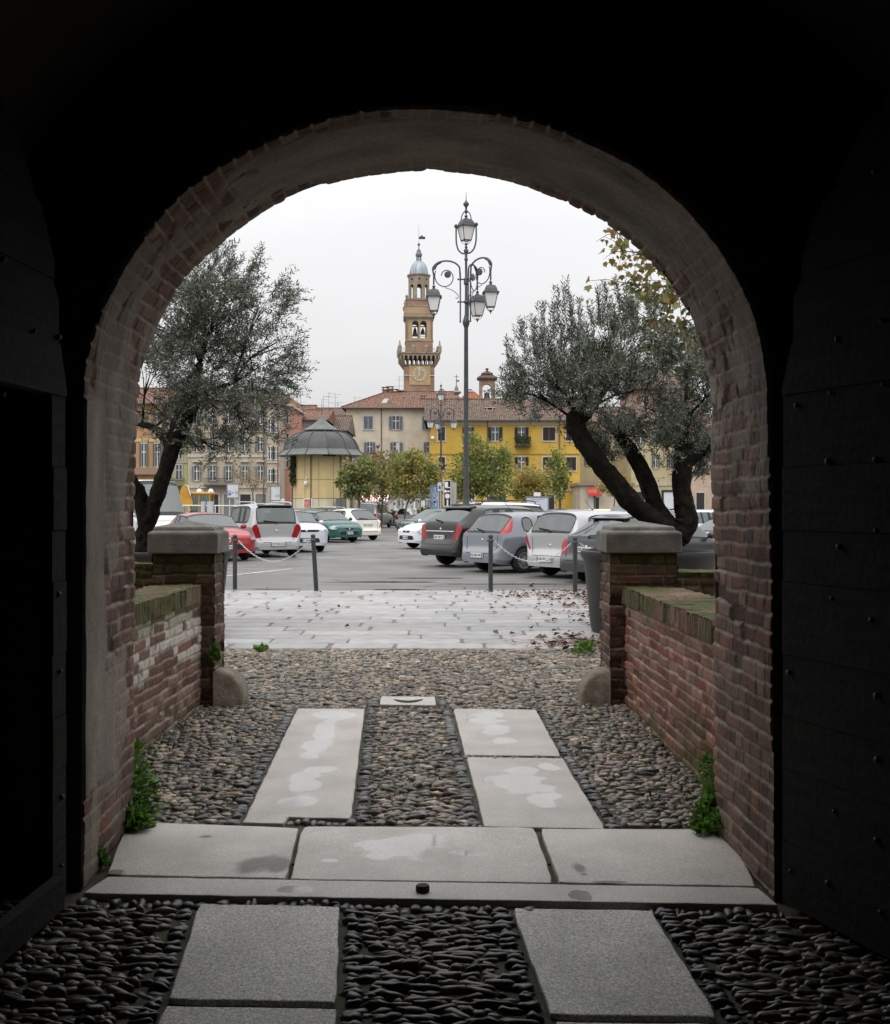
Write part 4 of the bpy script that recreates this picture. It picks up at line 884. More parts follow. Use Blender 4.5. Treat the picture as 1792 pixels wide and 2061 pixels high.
def scatter_grass():
    r_ = np.random.default_rng(77); n = 16000; x = r_.uniform(-2.4, 2.0, n); y = r_.uniform(6, 12.6, n)
    edge = np.minimum(np.abs(x+2.0), np.abs(x-1.5)); dens = fbm(x*1.5, y*1.5, 9); k = (dens > .5) & (r_.random(n) < .35+.6*(edge < .35)+(y > 9.5)*.25)
    for s_ in SLABS: k &= ~inside(s_, x, y)
    x, y = x[k], y[k]; n = len(x); P = np.stack([x, y, gz(y)-.02], 1); D = unit(np.stack([r_.normal(size=n)*.5, r_.normal(size=n)*.5, np.ones(n)], 1)); Nn = unit(np.cross(D, r_.normal(size=(n, 3))))
    col = np.array((.06, .095, .025))*r_.uniform(.5, 1.6, (n, 1)); V, Q, c = leaf_quads(P, D, Nn, r_.uniform(.02, .045, n), r_.uniform(.006, .014, n), col)
    tag(link_mesh('grass', np_mesh('grass', V, Q, c), M_FERN), 'short grass and moss in the cobble joints', 'grass', None, 'stuff')
scatter_grass()
def fallen():
    r_ = np.random.default_rng(5); n = 900
    x = np.concatenate([r_.normal(2.7, .75, 420), r_.uniform(-3.5, 4.5, 50), r_.normal(1.55, .25, 200), r_.normal(2.2, .9, 190)]); y = np.concatenate([r_.normal(17.6, 2.2, 420), r_.uniform(13, 24, 50), r_.normal(13.0, .5, 200), r_.uniform(19.5, 21.6, 190)])
    k = (y > 12.5) & (y < 25); x, y = x[k], y[k]; n = len(x); z = np.where(y < 21.3, .022, .012)
    P = np.stack([x, y, z], 1); a = r_.uniform(0, 2*PI, n); D = np.stack([np.cos(a), np.sin(a), np.abs(r_.normal(size=n))*.18], 1); D = unit(D); Nn = unit(np.stack([-np.sin(a), np.cos(a), r_.normal(size=n)*.5], 1))
    L_ = r_.uniform(.045, .115, n); pal = np.array([(.13, .06, .03), (.09, .045, .025), (.2, .1, .05), (.24, .15, .05), (.06, .035, .025)]); col = pal[r_.integers(0, 5, n)]*r_.uniform(.6, 1.2, (n, 1))
    V, Q, c = leaf_quads(P, D, Nn, L_, L_*.75, col, .6); tag(link_mesh('fallen_leaves', np_mesh('fallen_leaves', V, Q, c), M_FALL), 'brown fallen leaves strewn on the wet paving', 'leaves', None, 'stuff')
fallen()
# ================================================================== trees
M_BARK = mat('olive_bark', (.014, .012, .0095), .95, spec=.12, var=.45, vscale=14, bump=1.0, bscale=38, bdist=.02)
M_BARK2 = mat('grey_tree_bark', (.1, .085, .07), .9, var=.3, vscale=8, bump=.5, bscale=30)
M_OLIVE = leaf_mat('olive_leaf', (.2, .215, .18), .45, .12); M_AUT = leaf_mat('autumn_leaf', (.26, .25, .08), .6, .45)
def limb(mb, pts, rads, seed=0, n=12, rough=.12):
    P = smooth_path(pts, 14 if n >= 14 else 6); n = 22 if n >= 14 else n; k = len(P); R = np.interp(np.linspace(0, len(rads)-1, k), range(len(rads)), rads); b0 = len(mb.v)
    mb.tube(P, [float(r) for r in R], n)
    for i in range(b0, len(mb.v)):
        v = mb.v[i]; c = P[(i-b0)//n] if (i-b0)//n < k else P[-1]; d = v-c
        j = (i-b0) % n; jj = (j if j < n/2 else n-j)*1.0; q = float(fbm(np.array(jj*.8+seed*3.1), np.array(((i-b0)//n)*(.22 if n > 14 else .45)), seed, 3)); mb.v[i] = c+d*(1-rough+2*rough*q)
    return P
def dpt(x, y, Z, dz=0): return at(x, y, Z+dz)
def olive(name, root, limbs, blobs, nshoot, seed, label, Z, up=.5, shoots=(), lpx=.06):
    """limbs: [(pts px, radii m, depth offset)]; blobs: crown lumps (x,y,rx,ry,dz,rz,weight) in photo px at depth Z"""
    e = empty(name, root, 0, label, 'tree', 'olive trees in round planters'); loc = Vector(root); s = Z/F
    tr = MB(); ends = []
    for k, (px, rd) in enumerate(limbs):
        P = limb(tr, [at(p[0], p[1], Z+(p[2] if len(p) > 2 else 0))-loc for p in px], rd, seed+k, 14, .3); ends.append(P)
    tr.build('trunk', M_BARK, e, smooth=True)
    r_ = np.random.default_rng(seed); w = np.array([b[6] for b in blobs], float); w /= w.sum(); idx = r_.choice(len(blobs), nshoot, p=w); B = np.array([b[:6] for b in blobs], float)[idx]
    nc = nshoot//13; ci = r_.integers(0, nc, nshoot); idc = r_.choice(len(blobs), nc, p=w); B = np.array([b[:6] for b in blobs], float)[idc[ci]]; cu = unit(r_.normal(size=(nc, 3)))*(r_.random((nc, 1))**.4)*1.05; u = cu[ci]+r_.normal(size=(nshoot, 3))*.13
    cx = B[:, 0]+u[:, 0]*B[:, 2]; cy = B[:, 1]+u[:, 2]*-B[:, 3]; dz = B[:, 4]+u[:, 1]*B[:, 5]
    Zs = Z+dz; S0 = np.stack([(cx-CX)/F*Zs, Zs, EYE-(cy-HY)/F*Zs], 1)
    D0 = unit(u*np.array((1, 1, .6))+np.array((0, 0, up))+r_.normal(size=(nshoot, 3))*.35); Ls = r_.uniform(.18, .42, nshoot)
    for (x0, y0, x1, y1, d) in shoots:            # long upright shoots that break the outline
        m_ = 5
        for _ in range(m_):
            jx = r_.normal()*6; a = np.array(at(x0+jx, y0, Z+d+r_.normal()*.15)); b = np.array(at(x1+jx*.3, y1+abs(r_.normal())*8, Z+d)); v = b-a; l = np.linalg.norm(v)
            n_ = int(l/.3)+1
            for q in range(n_): S0 = np.vstack([S0, a+v*q/n_+r_.normal(size=3)*.02]); D0 = np.vstack([D0, unit((v/l+r_.normal(size=3)*.08)[None])]); Ls = np.append(Ls, min(.42, l/n_*1.25))
    ns = len(S0); per = 24; t = np.tile(np.linspace(.05, 1, per), ns); si = np.repeat(np.arange(ns), per)
    droop = np.array((0, 0, -1))*.12; bend = D0[si]*t[:, None]*Ls[si][:, None]+droop*(t**2*Ls[si])[:, None]
    P = S0[si]+bend
    sd = unit(np.cross(D0, r_.normal(size=(ns, 3))))[si]; ang = np.tile(np.arange(per)*2.4, ns)+np.repeat(r_.uniform(0, 6, ns), per); s2 = np.cross(D0[si], sd); rad = sd*np.cos(ang)[:, None]+s2*np.sin(ang)[:, None]
    D = unit(D0[si]*.75+rad*.8+r_.normal(size=P.shape)*.15); Nn = unit(np.cross(D, r_.normal(size=P.shape)))
    n = len(P); L_ = lpx*r_.uniform(.65, 1.25, n); base = np.array((.07, .087, .052)); col = base*r_.uniform(.55, 1.5, (n, 1))*np.repeat(r_.uniform(.65, 1.35, (ns, 1)), per, 0)
    k = r_.random(n) < .85; P, D, Nn, L_, col = P[k], D[k], Nn[k], L_[k], col[k]
    V, Q, c = leaf_quads(P-np.array(loc), D, Nn, L_, L_*.24, col); link_mesh('crown', np_mesh('crown', V, Q, c), M_OLIVE, e)
    # twigs
    tw = MB(); js = r_.choice(ns, min(ns, 620), replace=False)
    for j in js[:330]: a = Vector(S0[j])-loc; d = Vector(D0[j]); tw.tube([a-d*.12, a+d*Ls[j]*.5+Vector((0, 0, -.02)), a+d*Ls[j]*.95+Vector((0, 0, -.1*Ls[j]))], [.006, .004, .002], 4, caps=False)
    # boughs from limb ends out into the lumps
    for b in blobs:
        c_ = Vector(at(b[0], b[1], Z+b[4]))-loc; best = min((p for P_ in ends for p in P_[len(P_)//2:]), key=lambda p: (p-c_).length)
        mid = (best+c_)/2+Vector((r_.normal()*.06, r_.normal()*.06, .05)); limb(tw, [best, mid, c_], [.022, .014, .008], seed, 6, .1)
        for q in range(5): d = Vector((r_.normal()*b[2]*s*.6, r_.normal()*b[5]*.5, abs(r_.normal())*b[3]*s*.6)); limb(tw, [mid, c_*.6+mid*.4+d*.4, c_+d], [.009, .006, .003], seed+q, 5, .1)
    tw.build('branches', M_BARK, e, smooth=True)
    return e
olive('olive_tree', (-3.62, 14.6, .9), [
    ([(292, 1112), (290, 1078), (300, 1045), (321, 985, -.1), (346, 905, -.1), (374, 830), (388, 770, .1), (404, 730, .1)], [.11, .10, .11, .092, .10, .125, .09, .04]),
    ([(296, 1080), (286, 1010, -.05), (268, 972, -.15), (240, 935, -.25)], [.09, .09, .085, .05]),
    ([(346, 900), (310, 862, .2), (262, 852, .35)], [.08, .045, .02]),
    ([(372, 835), (420, 790, -.2), (470, 770, -.4)], [.07, .05, .02])],
    [(395, 585, 85, 75, 0, .8, 1.5), (330, 650, 75, 85, .2, .8, 1.3), (450, 640, 90, 90, -.1, .9, 1.6), (400, 720, 130, 80, 0, 1.0, 2.2), (500, 740, 75, 85, -.2, .7, 1.1), (300, 760, 75, 75, .3, .8, 1.1), (450, 830, 110, 65, .1, .9, 1.5),
     (330, 830, 80, 50, .2, .7, .55), (520, 620, 52, 48, -.2, .5, .4), (470, 560, 36, 40, 0, .4, .3), (500, 870, 50, 45, 0, .5, .45), (430, 905, 60, 30, 0, .5, .4), (555, 690, 30, 40, 0, .35, .22), (240, 690, 60, 90, .2, .7, .6)],
    2500, 17, 'broad grey green olive tree leaning right from the left planter', 14.6, .35,
    [(495, 570, 518, 492, 0), (455, 560, 470, 505, .1), (560, 640, 585, 590, 0), (570, 740, 606, 705, 0), (420, 560, 436, 508, 0), (540, 600, 566, 566, -.1), (560, 760, 590, 770, 0)])
olive('olive_tree', (2.62, 14.5, .9), [
    ([(1352, 1075), (1318, 1050, -.1), (1262, 1000, -.2), (1210, 935, -.25), (1172, 885, -.2), (1158, 848, -.1), (1180, 826, 0), (1200, 815, .1)], [.14, .13, .12, .115, .11, .12, .10, .05]),
    ([(1350, 1070), (1322, 1020, .15), (1296, 955, .2), (1262, 895, .25), (1225, 855, .3)], [.13, .11, .10, .08, .04]),
    ([(1358, 1085), (1382, 1050, 0), (1374, 1000, 0), (1376, 935, 0), (1408, 902, .1), (1452, 893, .1)], [.16, .15, .11, .125, .12, .08]),
    ([(1376, 945), (1372, 890, .2), (1385, 840, .3)], [.1, .08, .04])],
    [(1150, 745, 82, 62, 0, .8, 1.4), (1235, 728, 75, 72, .1, .8, 1.5), (1090, 755, 55, 60, -.1, .6, .75), (1170, 800, 110, 60, 0, .9, 1.5), (1270, 790, 90, 70, .2, .9, 1.4), (1290, 690, 50, 70, .2, .6, .7), (1380, 800, 60, 100, .2, .7, 1.6), (1385, 720, 40, 60, .2, .5, .65), (1260, 880, 80, 45, .2, .7, .8),
     (1340, 880, 60, 55, .3, .6, .6), (1150, 870, 40, 55, 0, .4, .25), (1060, 790, 35, 35, -.2, .4, .28), (1400, 900, 40, 60, .4, .5, .6), (1440, 780, 50, 130, .3, .7, .8), (1215, 920, 25, 40, 0, .3, .1), (1195, 705, 45, 50, 0, .5, .4)],
    2600, 29, 'wide olive tree with three thick stems in the right planter', 14.5, .8,
    [(1145, 690, 1136, 560, 0), (1095, 720, 1088, 602, 0), (1112, 720, 1114, 610, .1), (1165, 680, 1162, 600, 0), (1225, 640, 1216, 565, .1), (1060, 730, 1044, 655, 0), (1035, 745, 1022, 683, 0), (1245, 640, 1240, 560, .1), (1195, 680, 1190, 610, 0), (1275, 660, 1270, 600, .1), (1128, 730, 1124, 580, 0), (1150, 700, 1152, 590, .1), (1078, 740, 1072, 640, 0), (1210, 660, 1206, 580, 0), (1260, 650, 1256, 575, .1), (1065, 800, 1024, 785, 0), (1390, 690, 1392, 650, .1), (1310, 680, 1306, 650, .1), (1060, 690, 1050, 640, 0)])
# ---------------------------------------------------------------- plane tree leaning in from the right
def plane_tree():
    Z = 19.5; root = Vector((6.9, 19.8, 0)); e = empty('plane_tree', root, 0, 'plane tree with large yellowing leaves reaching in under the arch at right', 'tree'); tr = MB(); lv = []
    limb(tr, [Vector((0, 0, -.1)), Vector((.05, 0, 2)), Vector((-.1, -.1, 4.4)), Vector((.1, 0, 7.5)), Vector((0, 0, 9))], [.24, .21, .17, .1, .04], 3, 14, .08)
    r_ = np.random.default_rng(12); tips = []
    specs = [((-.05, 0, 4.6), (1255, 505)), ((-.05, 0, 4.2), (1262, 570)), ((-.08, 0, 3.9), (1300, 590)), ((-.05, 0, 3.5), (1285, 640)), ((-.03, 0, 3.1), (1330, 690)), ((0, 0, 5.2), (1245, 470)), ((0, 0, 2.9), (1350, 655))]
    for k, (a, px) in enumerate(specs):
        b = at(*px, Z+r_.normal()*.3)-root; a = Vector(a); m_ = (a+b)/2+Vector((0, 0, .35+.1*r_.normal())); P = limb(tr, [a, m_, b], [.06, .035, .008], k, 8, .1)
        for p in P[4:]:
            for q in range(6):
                t = p+Vector((r_.normal()*.3, r_.normal()*.35, r_.normal()*.22-.05)); tr.tube([p, (p+t)/2+Vector((0, 0, .05)), t], [.01, .006, .003], 4, caps=False); tips.append((p, t))
    for k in range(26):      # the rest of the crown, right of the frame
        a = Vector((0, 0, r_.uniform(3.2, 8.2))); az = r_.uniform(-1.6, 1.6); b = a+Vector((math.cos(az)*r_.uniform(1, 2.4), math.sin(az)*2, r_.uniform(.4, 1.6))); P = limb(tr, [a, (a+b)/2+Vector((0, 0, .2)), b], [.05, .03, .01], k, 6, .1)
        for p in P[4:]:
            for q in range(2): t = p+Vector((r_.normal()*.35, r_.normal()*.35, r_.normal()*.25)); tips.append((p, t))
    tr.build('trunk', M_BARK2, e, smooth=True)
    V, Q, c = [], [], []; b0 = 0; pal = [(.17, .16, .035), (.10, .13, .03), (.24, .17, .03), (.07, .10, .028), (.22, .11, .03), (.13, .14, .04)]
    shape = [(0, 0), (.28, .02), (.55, .22), (.40, .34), (.62, .62), (.30, .60), (.0, 1.0), (-.30, .60), (-.62, .62), (-.40, .34), (-.55, .22), (-.28, .02)]
    Fs = []
    for p, t in tips:
        for q in range(5):
            pos = p.lerp(t, r_.uniform(.2, 1.1))+Vector((r_.normal()*.1, r_.normal()*.1, r_.normal()*.08)); d = Vector((r_.normal()*.6, r_.normal()*.6, -.7+r_.normal()*.4)).normalized(); s_ = d.cross(Vector(r_.normal(size=3))).normalized(); u_ = d.cross(s_); l = r_.uniform(.07, .15)
            col = Vector(pal[r_.integers(0, 6)])*r_.uniform(.7, 1.3); b = len(V)
            for sx_, sy in shape: V.append(pos+s_*sx_*l+d*sy*l+u_*abs(sx_)*l*.25); c.append(col)
            Fs += [(b, b+1, b+2, b+3), (b, b+3, b+4, b+5), (b, b+5, b+6, b+7), (b, b+7, b+8, b+9), (b, b+9, b+10, b+11)]
    link_mesh('crown', np_mesh('crown', [tuple(v) for v in V], Fs, [tuple(x) for x in c]), M_AUT, e)
plane_tree()
# ---------------------------------------------------------------- young autumn street trees and hedges
def leafy(name, X, Z, base_y, blobs, n, seed, pal, label, grp, trunk_top=None, leaf=.16, trunk_x=None, trunk_r=.07):
    tx = trunk_x if trunk_x is not None else X; n = int(n*1.5); leaf *= 1.2; pal = [tuple(min(.6, c_*1.75) for c_ in p_) for p_ in pal] if name != 'hedge' else pal; blobs = [(b[0], b[1], b[2]*1.22, b[3]*1.15) for b in blobs] if name != 'hedge' else blobs; wx = (tx-CX)/F*Z; e = empty(name, (wx, Z, 0), 0, label, 'tree', grp); loc = np.array((wx, Z, 0)); s = Z/F; r_ = np.random.default_rng(seed)
    tr = MB(); top = at(*(trunk_top or (X, base_y)), Z)-Vector(loc); limb(tr, [Vector((0, 0, -.05)), Vector((.03, 0, top.z*.5)), top], [trunk_r, trunk_r*.85, trunk_r*.6], seed, 8, .08)
    w = np.array([b[2]*b[3] for b in blobs], float); w /= w.sum(); idx = r_.choice(len(blobs), n, p=w); B = np.array(blobs, float)[idx]; u = unit(r_.normal(size=(n, 3)))*(r_.random((n, 1))**.4)
    # clumps inside each lump, so the outline breaks and gaps show
    nc = max(8, n//45); ci = r_.integers(0, nc, n); cc = unit(r_.normal(size=(nc, 3)))*(r_.random((nc, 1))**.4)*1.1; u = cc[ci]*.9+r_.normal(size=(n, 3))*.16
    P = np.stack([((B[:, 0]+u[:, 0]*B[:, 2])-CX)*s, Z+u[:, 1]*np.minimum(B[:, 2], 40)*s, EYE-((B[:, 1]-u[:, 2]*B[:, 3])-HY)*s], 1)-loc
    D = unit(r_.normal(size=(n, 3))+np.array((0, 0, -.4))+u*.5); Nn = unit(np.cross(D, r_.normal(size=(n, 3)))); L_ = leaf*r_.uniform(.6, 1.4, n)
    pal = np.array(pal); cb = r_.integers(0, len(pal), nc); col = pal[np.where(r_.random(n) < .7, cb[ci], r_.integers(0, len(pal), n))]*r_.uniform(.6, 1.4, (n, 1))
    V, Q, c = leaf_quads(P, D, Nn, L_, L_*.55, col); link_mesh('crown', np_mesh('crown', V, Q, c), M_AUT, e)
    for b in blobs:
        c_ = at(b[0], b[1], Z)-Vector(loc); limb(tr, [top, (top+c_)/2+Vector((0, 0, .1)), c_+Vector((0, 0, b[3]*s*.5))], [trunk_r*.5, .03, .01], seed, 5, .1)
    tr.build('trunk', M_BARK2, e, smooth=True)
G_ = [(.10, .15, .035), (.07, .12, .03), (.16, .18, .05), (.05, .09, .025)]; Y_ = [(.24, .2, .04), (.17, .17, .04), (.28, .19, .04), (.12, .13, .035), (.2, .13, .05)]; B_ = [(.14, .12, .05), (.10, .11, .04), (.17, .14, .06), (.13, .10, .06), (.08, .1, .03)]; O_ = [(.30, .16, .05), (.26, .19, .05), (.2, .17, .06), (.32, .2, .07)]
GT = 'young autumn trees along the far side of the square'
leafy('young_tree', 725, 66, 1005, [(705, 960, 22, 24), (740, 950, 24, 26), (722, 985, 26, 20)], 1500, 1, B_+G_, 'dull green young tree in front of the domed kiosk', GT, (722, 990), .2, 722)
leafy('young_tree', 768, 82, 1005, [(765, 945, 26, 28), (775, 980, 26, 25), (790, 915, 8, 10)], 1200, 2, B_, 'brownish young tree with thin foliage right of the kiosk', GT, (770, 995), .2)
leafy('young_tree', 815, 80, 1005, [(808, 950, 26, 30), (845, 945, 34, 32), (822, 985, 34, 22), (832, 922, 18, 14), (868, 965, 14, 24)], 2600, 3, Y_+G_[:2], 'yellow green young tree before the cream house', GT, (826, 998), .2)
leafy('young_tree', 965, 88, 1005, [(945, 955, 36, 34), (985, 965, 42, 36), (960, 905, 26, 24), (1012, 925, 20, 28), (930, 985, 24, 20), (948, 885, 14, 12)], 3600, 4, G_+G_+Y_[:2], 'largest green young tree in front of the yellow house', GT, (972, 1000), .22)
leafy('young_tree', 1040, 92, 1008, [(1055, 965, 26, 26), (1085, 970, 30, 28), (1060, 992, 28, 14), (1040, 990, 12, 16)], 2000, 5, O_+Y_+[(.14, .16, .04)], 'orange and yellow young tree left of the leaning olive stems', GT, (1060, 1000), .2)
leafy('young_tree', 1120, 60, 1005, [(1122, 950, 20, 40), (1132, 975, 14, 22)], 700, 6, G_+Y_[:1], 'slim sparse young tree under the right olive crown', GT, (1127, 965), .16, 1127)
leafy('young_tree', 1235, 95, 1008, [(1235, 975, 24, 22), (1255, 985, 20, 16)], 900, 8, Y_+O_, 'yellowing young tree seen between the right olive stems', GT, (1238, 1000), .2)
leafy('young_tree', 510, 98, 1008, [(500, 965, 26, 22), (520, 975, 20, 18)], 550, 7, [(.16, .1, .08), (.2, .13, .1), (.12, .09, .07)], 'nearly bare reddish young tree before the beige house', GT, (508, 992), .12)
leafy('hedge', 790, 92, 1045, [(770, 1046, 16, 15), (792, 1044, 18, 16), (815, 1044, 14, 15), (862, 1034, 20, 13), (835, 1042, 14, 12)], 2600, 9, [(.025, .045, .018), (.035, .06, .02), (.02, .035, .015)], 'dark clipped evergreen hedge behind the far parked cars', None, (790, 1050), .16, trunk_r=.04)
leafy('hedge', 686, 62, 1032, [(680, 1036, 22, 8), (650, 1038, 14, 8)], 700, 10, [(.05, .08, .03), (.08, .1, .04)], 'low hedge at the foot of the domed kiosk', None, (680, 1040), .12, trunk_r=.03)
# ================================================================== cars
# A car is one cage (15 stations x 8 points per side) rounded by subdivision and then cut into its parts.
def paint(name, col, metal=.0, rough=.3):
    return mat(name, col, rough, metal=metal, coat=.45, spec=.4, bump=.0, back=(.012, .012, .013))
STY = {   # dims in metres from the rear bumper; xtb/zb tail belt, xrr roof rear, xrf roof front, xc cowl, zc cowl height, zn nose height
 'hatch':  dict(L=4.0, W=1.69, H=1.47, r=.305, xr=.72, wb=2.5, zs=.2, zbump=.60, xtb=.10, zb=.93, xrr=.50, zr=1.43, xrf=2.35, xc=3.12, zc=.93, zn=.70, top=.78),
 'mini':   dict(L=3.55, W=1.62, H=1.70, r=.28, xr=.55, wb=2.36, zs=.2, zbump=.56, xtb=.06, zb=1.0, xrr=.22, zr=1.66, xrf=2.25, xc=2.85, zc=1.02, zn=.78, top=.82),
 'bubble': dict(L=3.55, W=1.63, H=1.49, r=.29, xr=.62, wb=2.3, zs=.2, zbump=.55, xtb=.12, zb=.92, xrr=.72, zr=1.45, xrf=2.05, xc=2.75, zc=.93, zn=.72, top=.74),
 'sedan':  dict(L=4.2, W=1.72, H=1.42, r=.305, xr=.8, wb=2.56, zs=.2, zbump=.60, xtb=.34, zb=.90, xrr=1.05, zr=1.38, xrf=2.3, xc=3.1, zc=.90, zn=.66, top=.76),
 'suv':    dict(L=4.7, W=1.88, H=1.74, r=.36, xr=.95, wb=2.8, zs=.28, zbump=.68, xtb=.12, zb=1.06, xrr=.62, zr=1.69, xrf=2.85, xc=3.55, zc=1.07, zn=.86, top=.78),
 'cross':  dict(L=4.5, W=1.84, H=1.66, r=.345, xr=.9, wb=2.66, zs=.26, zbump=.66, xtb=.13, zb=1.04, xrr=.75, zr=1.60, xrf=2.6, xc=3.4, zc=1.02, zn=.80, top=.76),
 'van':    dict(L=5.0, W=1.98, H=2.6, r=.34, xr=.95, wb=3.0, zs=.26, zbump=.60, xtb=.04, zb=1.2, xrr=.10, zr=2.56, xrf=3.35, xc=4.35, zc=1.2, zn=.92, top=.90),
}
def car(label, cat, style, pos, yaw, colour, axle='rear', lamps='corner', doors=5, plate=None, detail=2, opts={}, group='cars parked on the square', glass=None, grille='dark', name='parked_car'):
    S = dict(STY[style]); S.update(opts); L_, W2, r, xr, wb, zs = S['L'], S['W']/2*1.03, S['r'], S['xr'], S['wb'], S['zs']; xf = xr+wb; Ra = r*1.2
    e = empty(name, (pos[0], pos[1], 0), yaw, label, cat, group); x0 = xr if axle == 'rear' else xf
    zb, zr, zc, zn, tp = S['zb'], S['zr'], S['zc'], S['zn'], S['top']
    # lower stations
    xl = [-.03, .12, xr-1.02*Ra, xr-.72*Ra, xr, xr+.72*Ra, xr+1.02*Ra, (xr+xf)/2, xf-1.02*Ra, xf-.72*Ra, xf, xf+.72*Ra, xf+1.02*Ra, L_-.13, L_-.0]
    arch = [0, 0, 0, .72, 1.04, .72, 0, 0, 0, .72, 1.04, .72, 0, 0, 0]
    xrr, xrf, xc = S['xrr'], S['xrf'], S['xc']; span = xrf-xrr
    bp = S.get('bp', .52); c = xrr+.16
    # upper stations: 0 cap, 1 tail belt, 2 roof rear, 3..7 windows, 8 roof front, 9 cowl, 10-12 bonnet, 13 nose, 14 cap
    xm = xrr+span*bp; xu = [.03, S['xtb'], xrr, xrr+.18, xrr+span*.30, xrr+span*.38, xm, xm+.1, xrf, xc, xc+(L_-xc)*.3, xc+(L_-xc)*.6, L_-.3, L_-.08, L_-.0]
    pc = []
    for i in range(15):
        a = arch[i]; zl = zs if not a else r+Ra*a*.96; nose = {0: .80, 1: .965, 13: .955, 14: .74}.get(i, 1.0); tuck = {0: .05, 14: .04}.get(i, 0)
        w = W2*nose; xli = xl[i]
        P = [(xli, w*.90, zl-.02 if a else zl+tuck), (xli, w*.985, zl+.03 if a else zl+.1+tuck), (xli, w, max(.52, zl+.1) if 0 < i < 14 else .5)]
        if i in (0,): ztop = S['zbump']; P.append((xu[0]+.03, w*1.0, ztop-.05)); ups = [(w*.97, ztop), (w*.72, ztop+.015), (w*.36, ztop+.02), (0, ztop+.02)]; P += [(xu[0]+.05, y, z) for y, z in ups]
        elif i == 14: ztop = zn-.08; P.append((xu[i]-.02, w*1.0, ztop-.06)); ups = [(w*.97, ztop), (w*.72, ztop+.02), (w*.36, ztop+.025), (0, ztop+.025)]; P += [(xu[i]-.02+.02*k, y, z) for k, (y, z) in enumerate(ups)]
        elif i == 1: P.append((xu[1], w*1.0, zb-.12)); P += [(xu[1], y, z) for y, z in ((w*.955, zb), (w*.80, zb+.01), (w*.4, zb+.015), (0, zb+.015))]
        elif 2 <= i <= 8:
            f = (i-2)/6; crown = .03*math.sin(PI*min(1, max(0, (xu[i]-xrr)/span)))+.0; zz = zr+crown; q = 1 if i > 2 else .96; sw = tp*(.97 if i == 2 else 1)
            xb = xu[i] if i > 2 else xu[i]-.12
            P.append((xb, W2*1.0, zb-.07)); P += [(xb, W2*.955, zb+.015), (xu[i], W2*sw, zz-.085), (xu[i], W2*sw*.62, zz-.012), (xu[i], 0, zz)]
        else:
            t = {9: 0, 10: .25, 11: .55, 12: .85, 13: 1.0}[i]; zz = zc+(zn-zc)*(t**1.7); wq = w*(1-.07*t)
            P.append((xu[i], w*1.0, zz-.13)); P += [(xu[i], wq*.93, zz-.03), (xu[i]+(.02 if i == 9 else 0), wq*.76, zz+.005), (xu[i]+(.06 if i == 9 else 0), wq*.42, zz+.02), (xu[i]+(.09 if i == 9 else 0), 0, zz+.025)]
        pc.append(P)
    bm = bmesh.new(); cr = bm.edges.layers.float.new('crease_edge')
    TAG = ['body', 'windshield', 'rear_window', 'side_window', 'taillight', 'headlight', 'bumper_trim', 'grille', 'pillar_trim']
    Vv = [[[bm.verts.new((x-x0, s*y, z)) if not (k == 7 and s < 0) else None for k, (x, y, z) in enumerate(P)] for P in pc] for s in (1, -1)]
    for i in range(15): Vv[1][i][7] = Vv[0][i][7]
    def tagof(i, k):
        if style == 'van' and 2 <= i <= 6 and k == 4: return 0
        if k == 4:
            if i == 3: return 3
            if i == 4: return 0 if doors == 3 and style != 'bubble' else 8
            if i == 5: return 3
            if i == 6: return 8
            if i in (7, 8): return 3
        if i == 8 and k >= 5: return 1
        if i == 1 and k >= 5: return 2 if style != 'van' else 0
        if lamps == 'corner' and i == 0 and k in (3, 4): return 4
        if lamps == 'high' and i == 1 and k == 4: return 4
        if lamps == 'small' and i == 0 and k == 3: return 4
        if i == 12 and k in (3, 4): return 5
        if i == 13 and k in (3, ): return 5
        return 0
    def quad(vs, t, flip):
        vs = [v for n_, v in enumerate(vs) if v not in vs[:n_]]
        if len(vs) < 3: return
        f = bm.faces.new(vs[::-1] if flip else vs); f.material_index = t
    for s in (0, 1):
        for i in range(14):
            for k in range(7):
                quad([Vv[s][i][k], Vv[s][i+1][k], Vv[s][i+1][k+1], Vv[s][i][k+1]], tagof(i, k), s == 0)
    # end caps
    for i, fr in ((0, False), (14, True)):
        P = pc[i]; top = [Vv[0][i][k] for k in (4, 5, 6, 7)]+[Vv[1][i][k] for k in (6, 5, 4)]; ratio = [1, P[5][1]/P[4][1], P[6][1]/P[4][1], 0]; ratio = ratio+[-q for q in ratio[2::-1]]
        rows = []
        for k in range(4):
            x, y, z = P[k]; row = []
            for j, q in enumerate(ratio):
                if j == 0: row.append(Vv[0][i][k])
                elif j == 6: row.append(Vv[1][i][k])
                else: row.append(bm.verts.new((x-x0+(.06 if fr else -.05)*(1-q*q), y*q, z)))
            rows.append(row)
        rows.append(top)
        for k in range(4):
            for j in range(6):
                t = 0
                if fr and k == 1 and 1 <= j <= 4: t = 7
                if fr and k == 3 and 2 <= j <= 3 or (fr and k == 3 and grille == 'wide' and 1 <= j <= 4): t = 7
                if k == 0: t = 6
                quad([rows[k][j], rows[k][j+1], rows[k+1][j+1], rows[k+1][j]], t, fr)
    for ed in bm.edges:
        lf = ed.link_faces
        if len(lf) == 2 and lf[0].material_index != lf[1].material_index: ed[cr] = .55
    for s in (0, 1):
        for i in range(14):
            for k, v_ in ((3, .45), (1, .5), (0, .9), (2, .25)):
                ed = bm.edges.get((Vv[s][i][k], Vv[s][i+1][k]))
                if ed: ed[cr] = max(ed[cr], v_)
    for i in (0, 1, 13, 14):
        for k in (3, 4, 5, 6):
            for s in (0, 1):
                ed = bm.edges.get((Vv[s][i][k], Vv[s][i][k+1])) if k < 7 else None
                if ed: ed[cr] = max(ed[cr], .4)
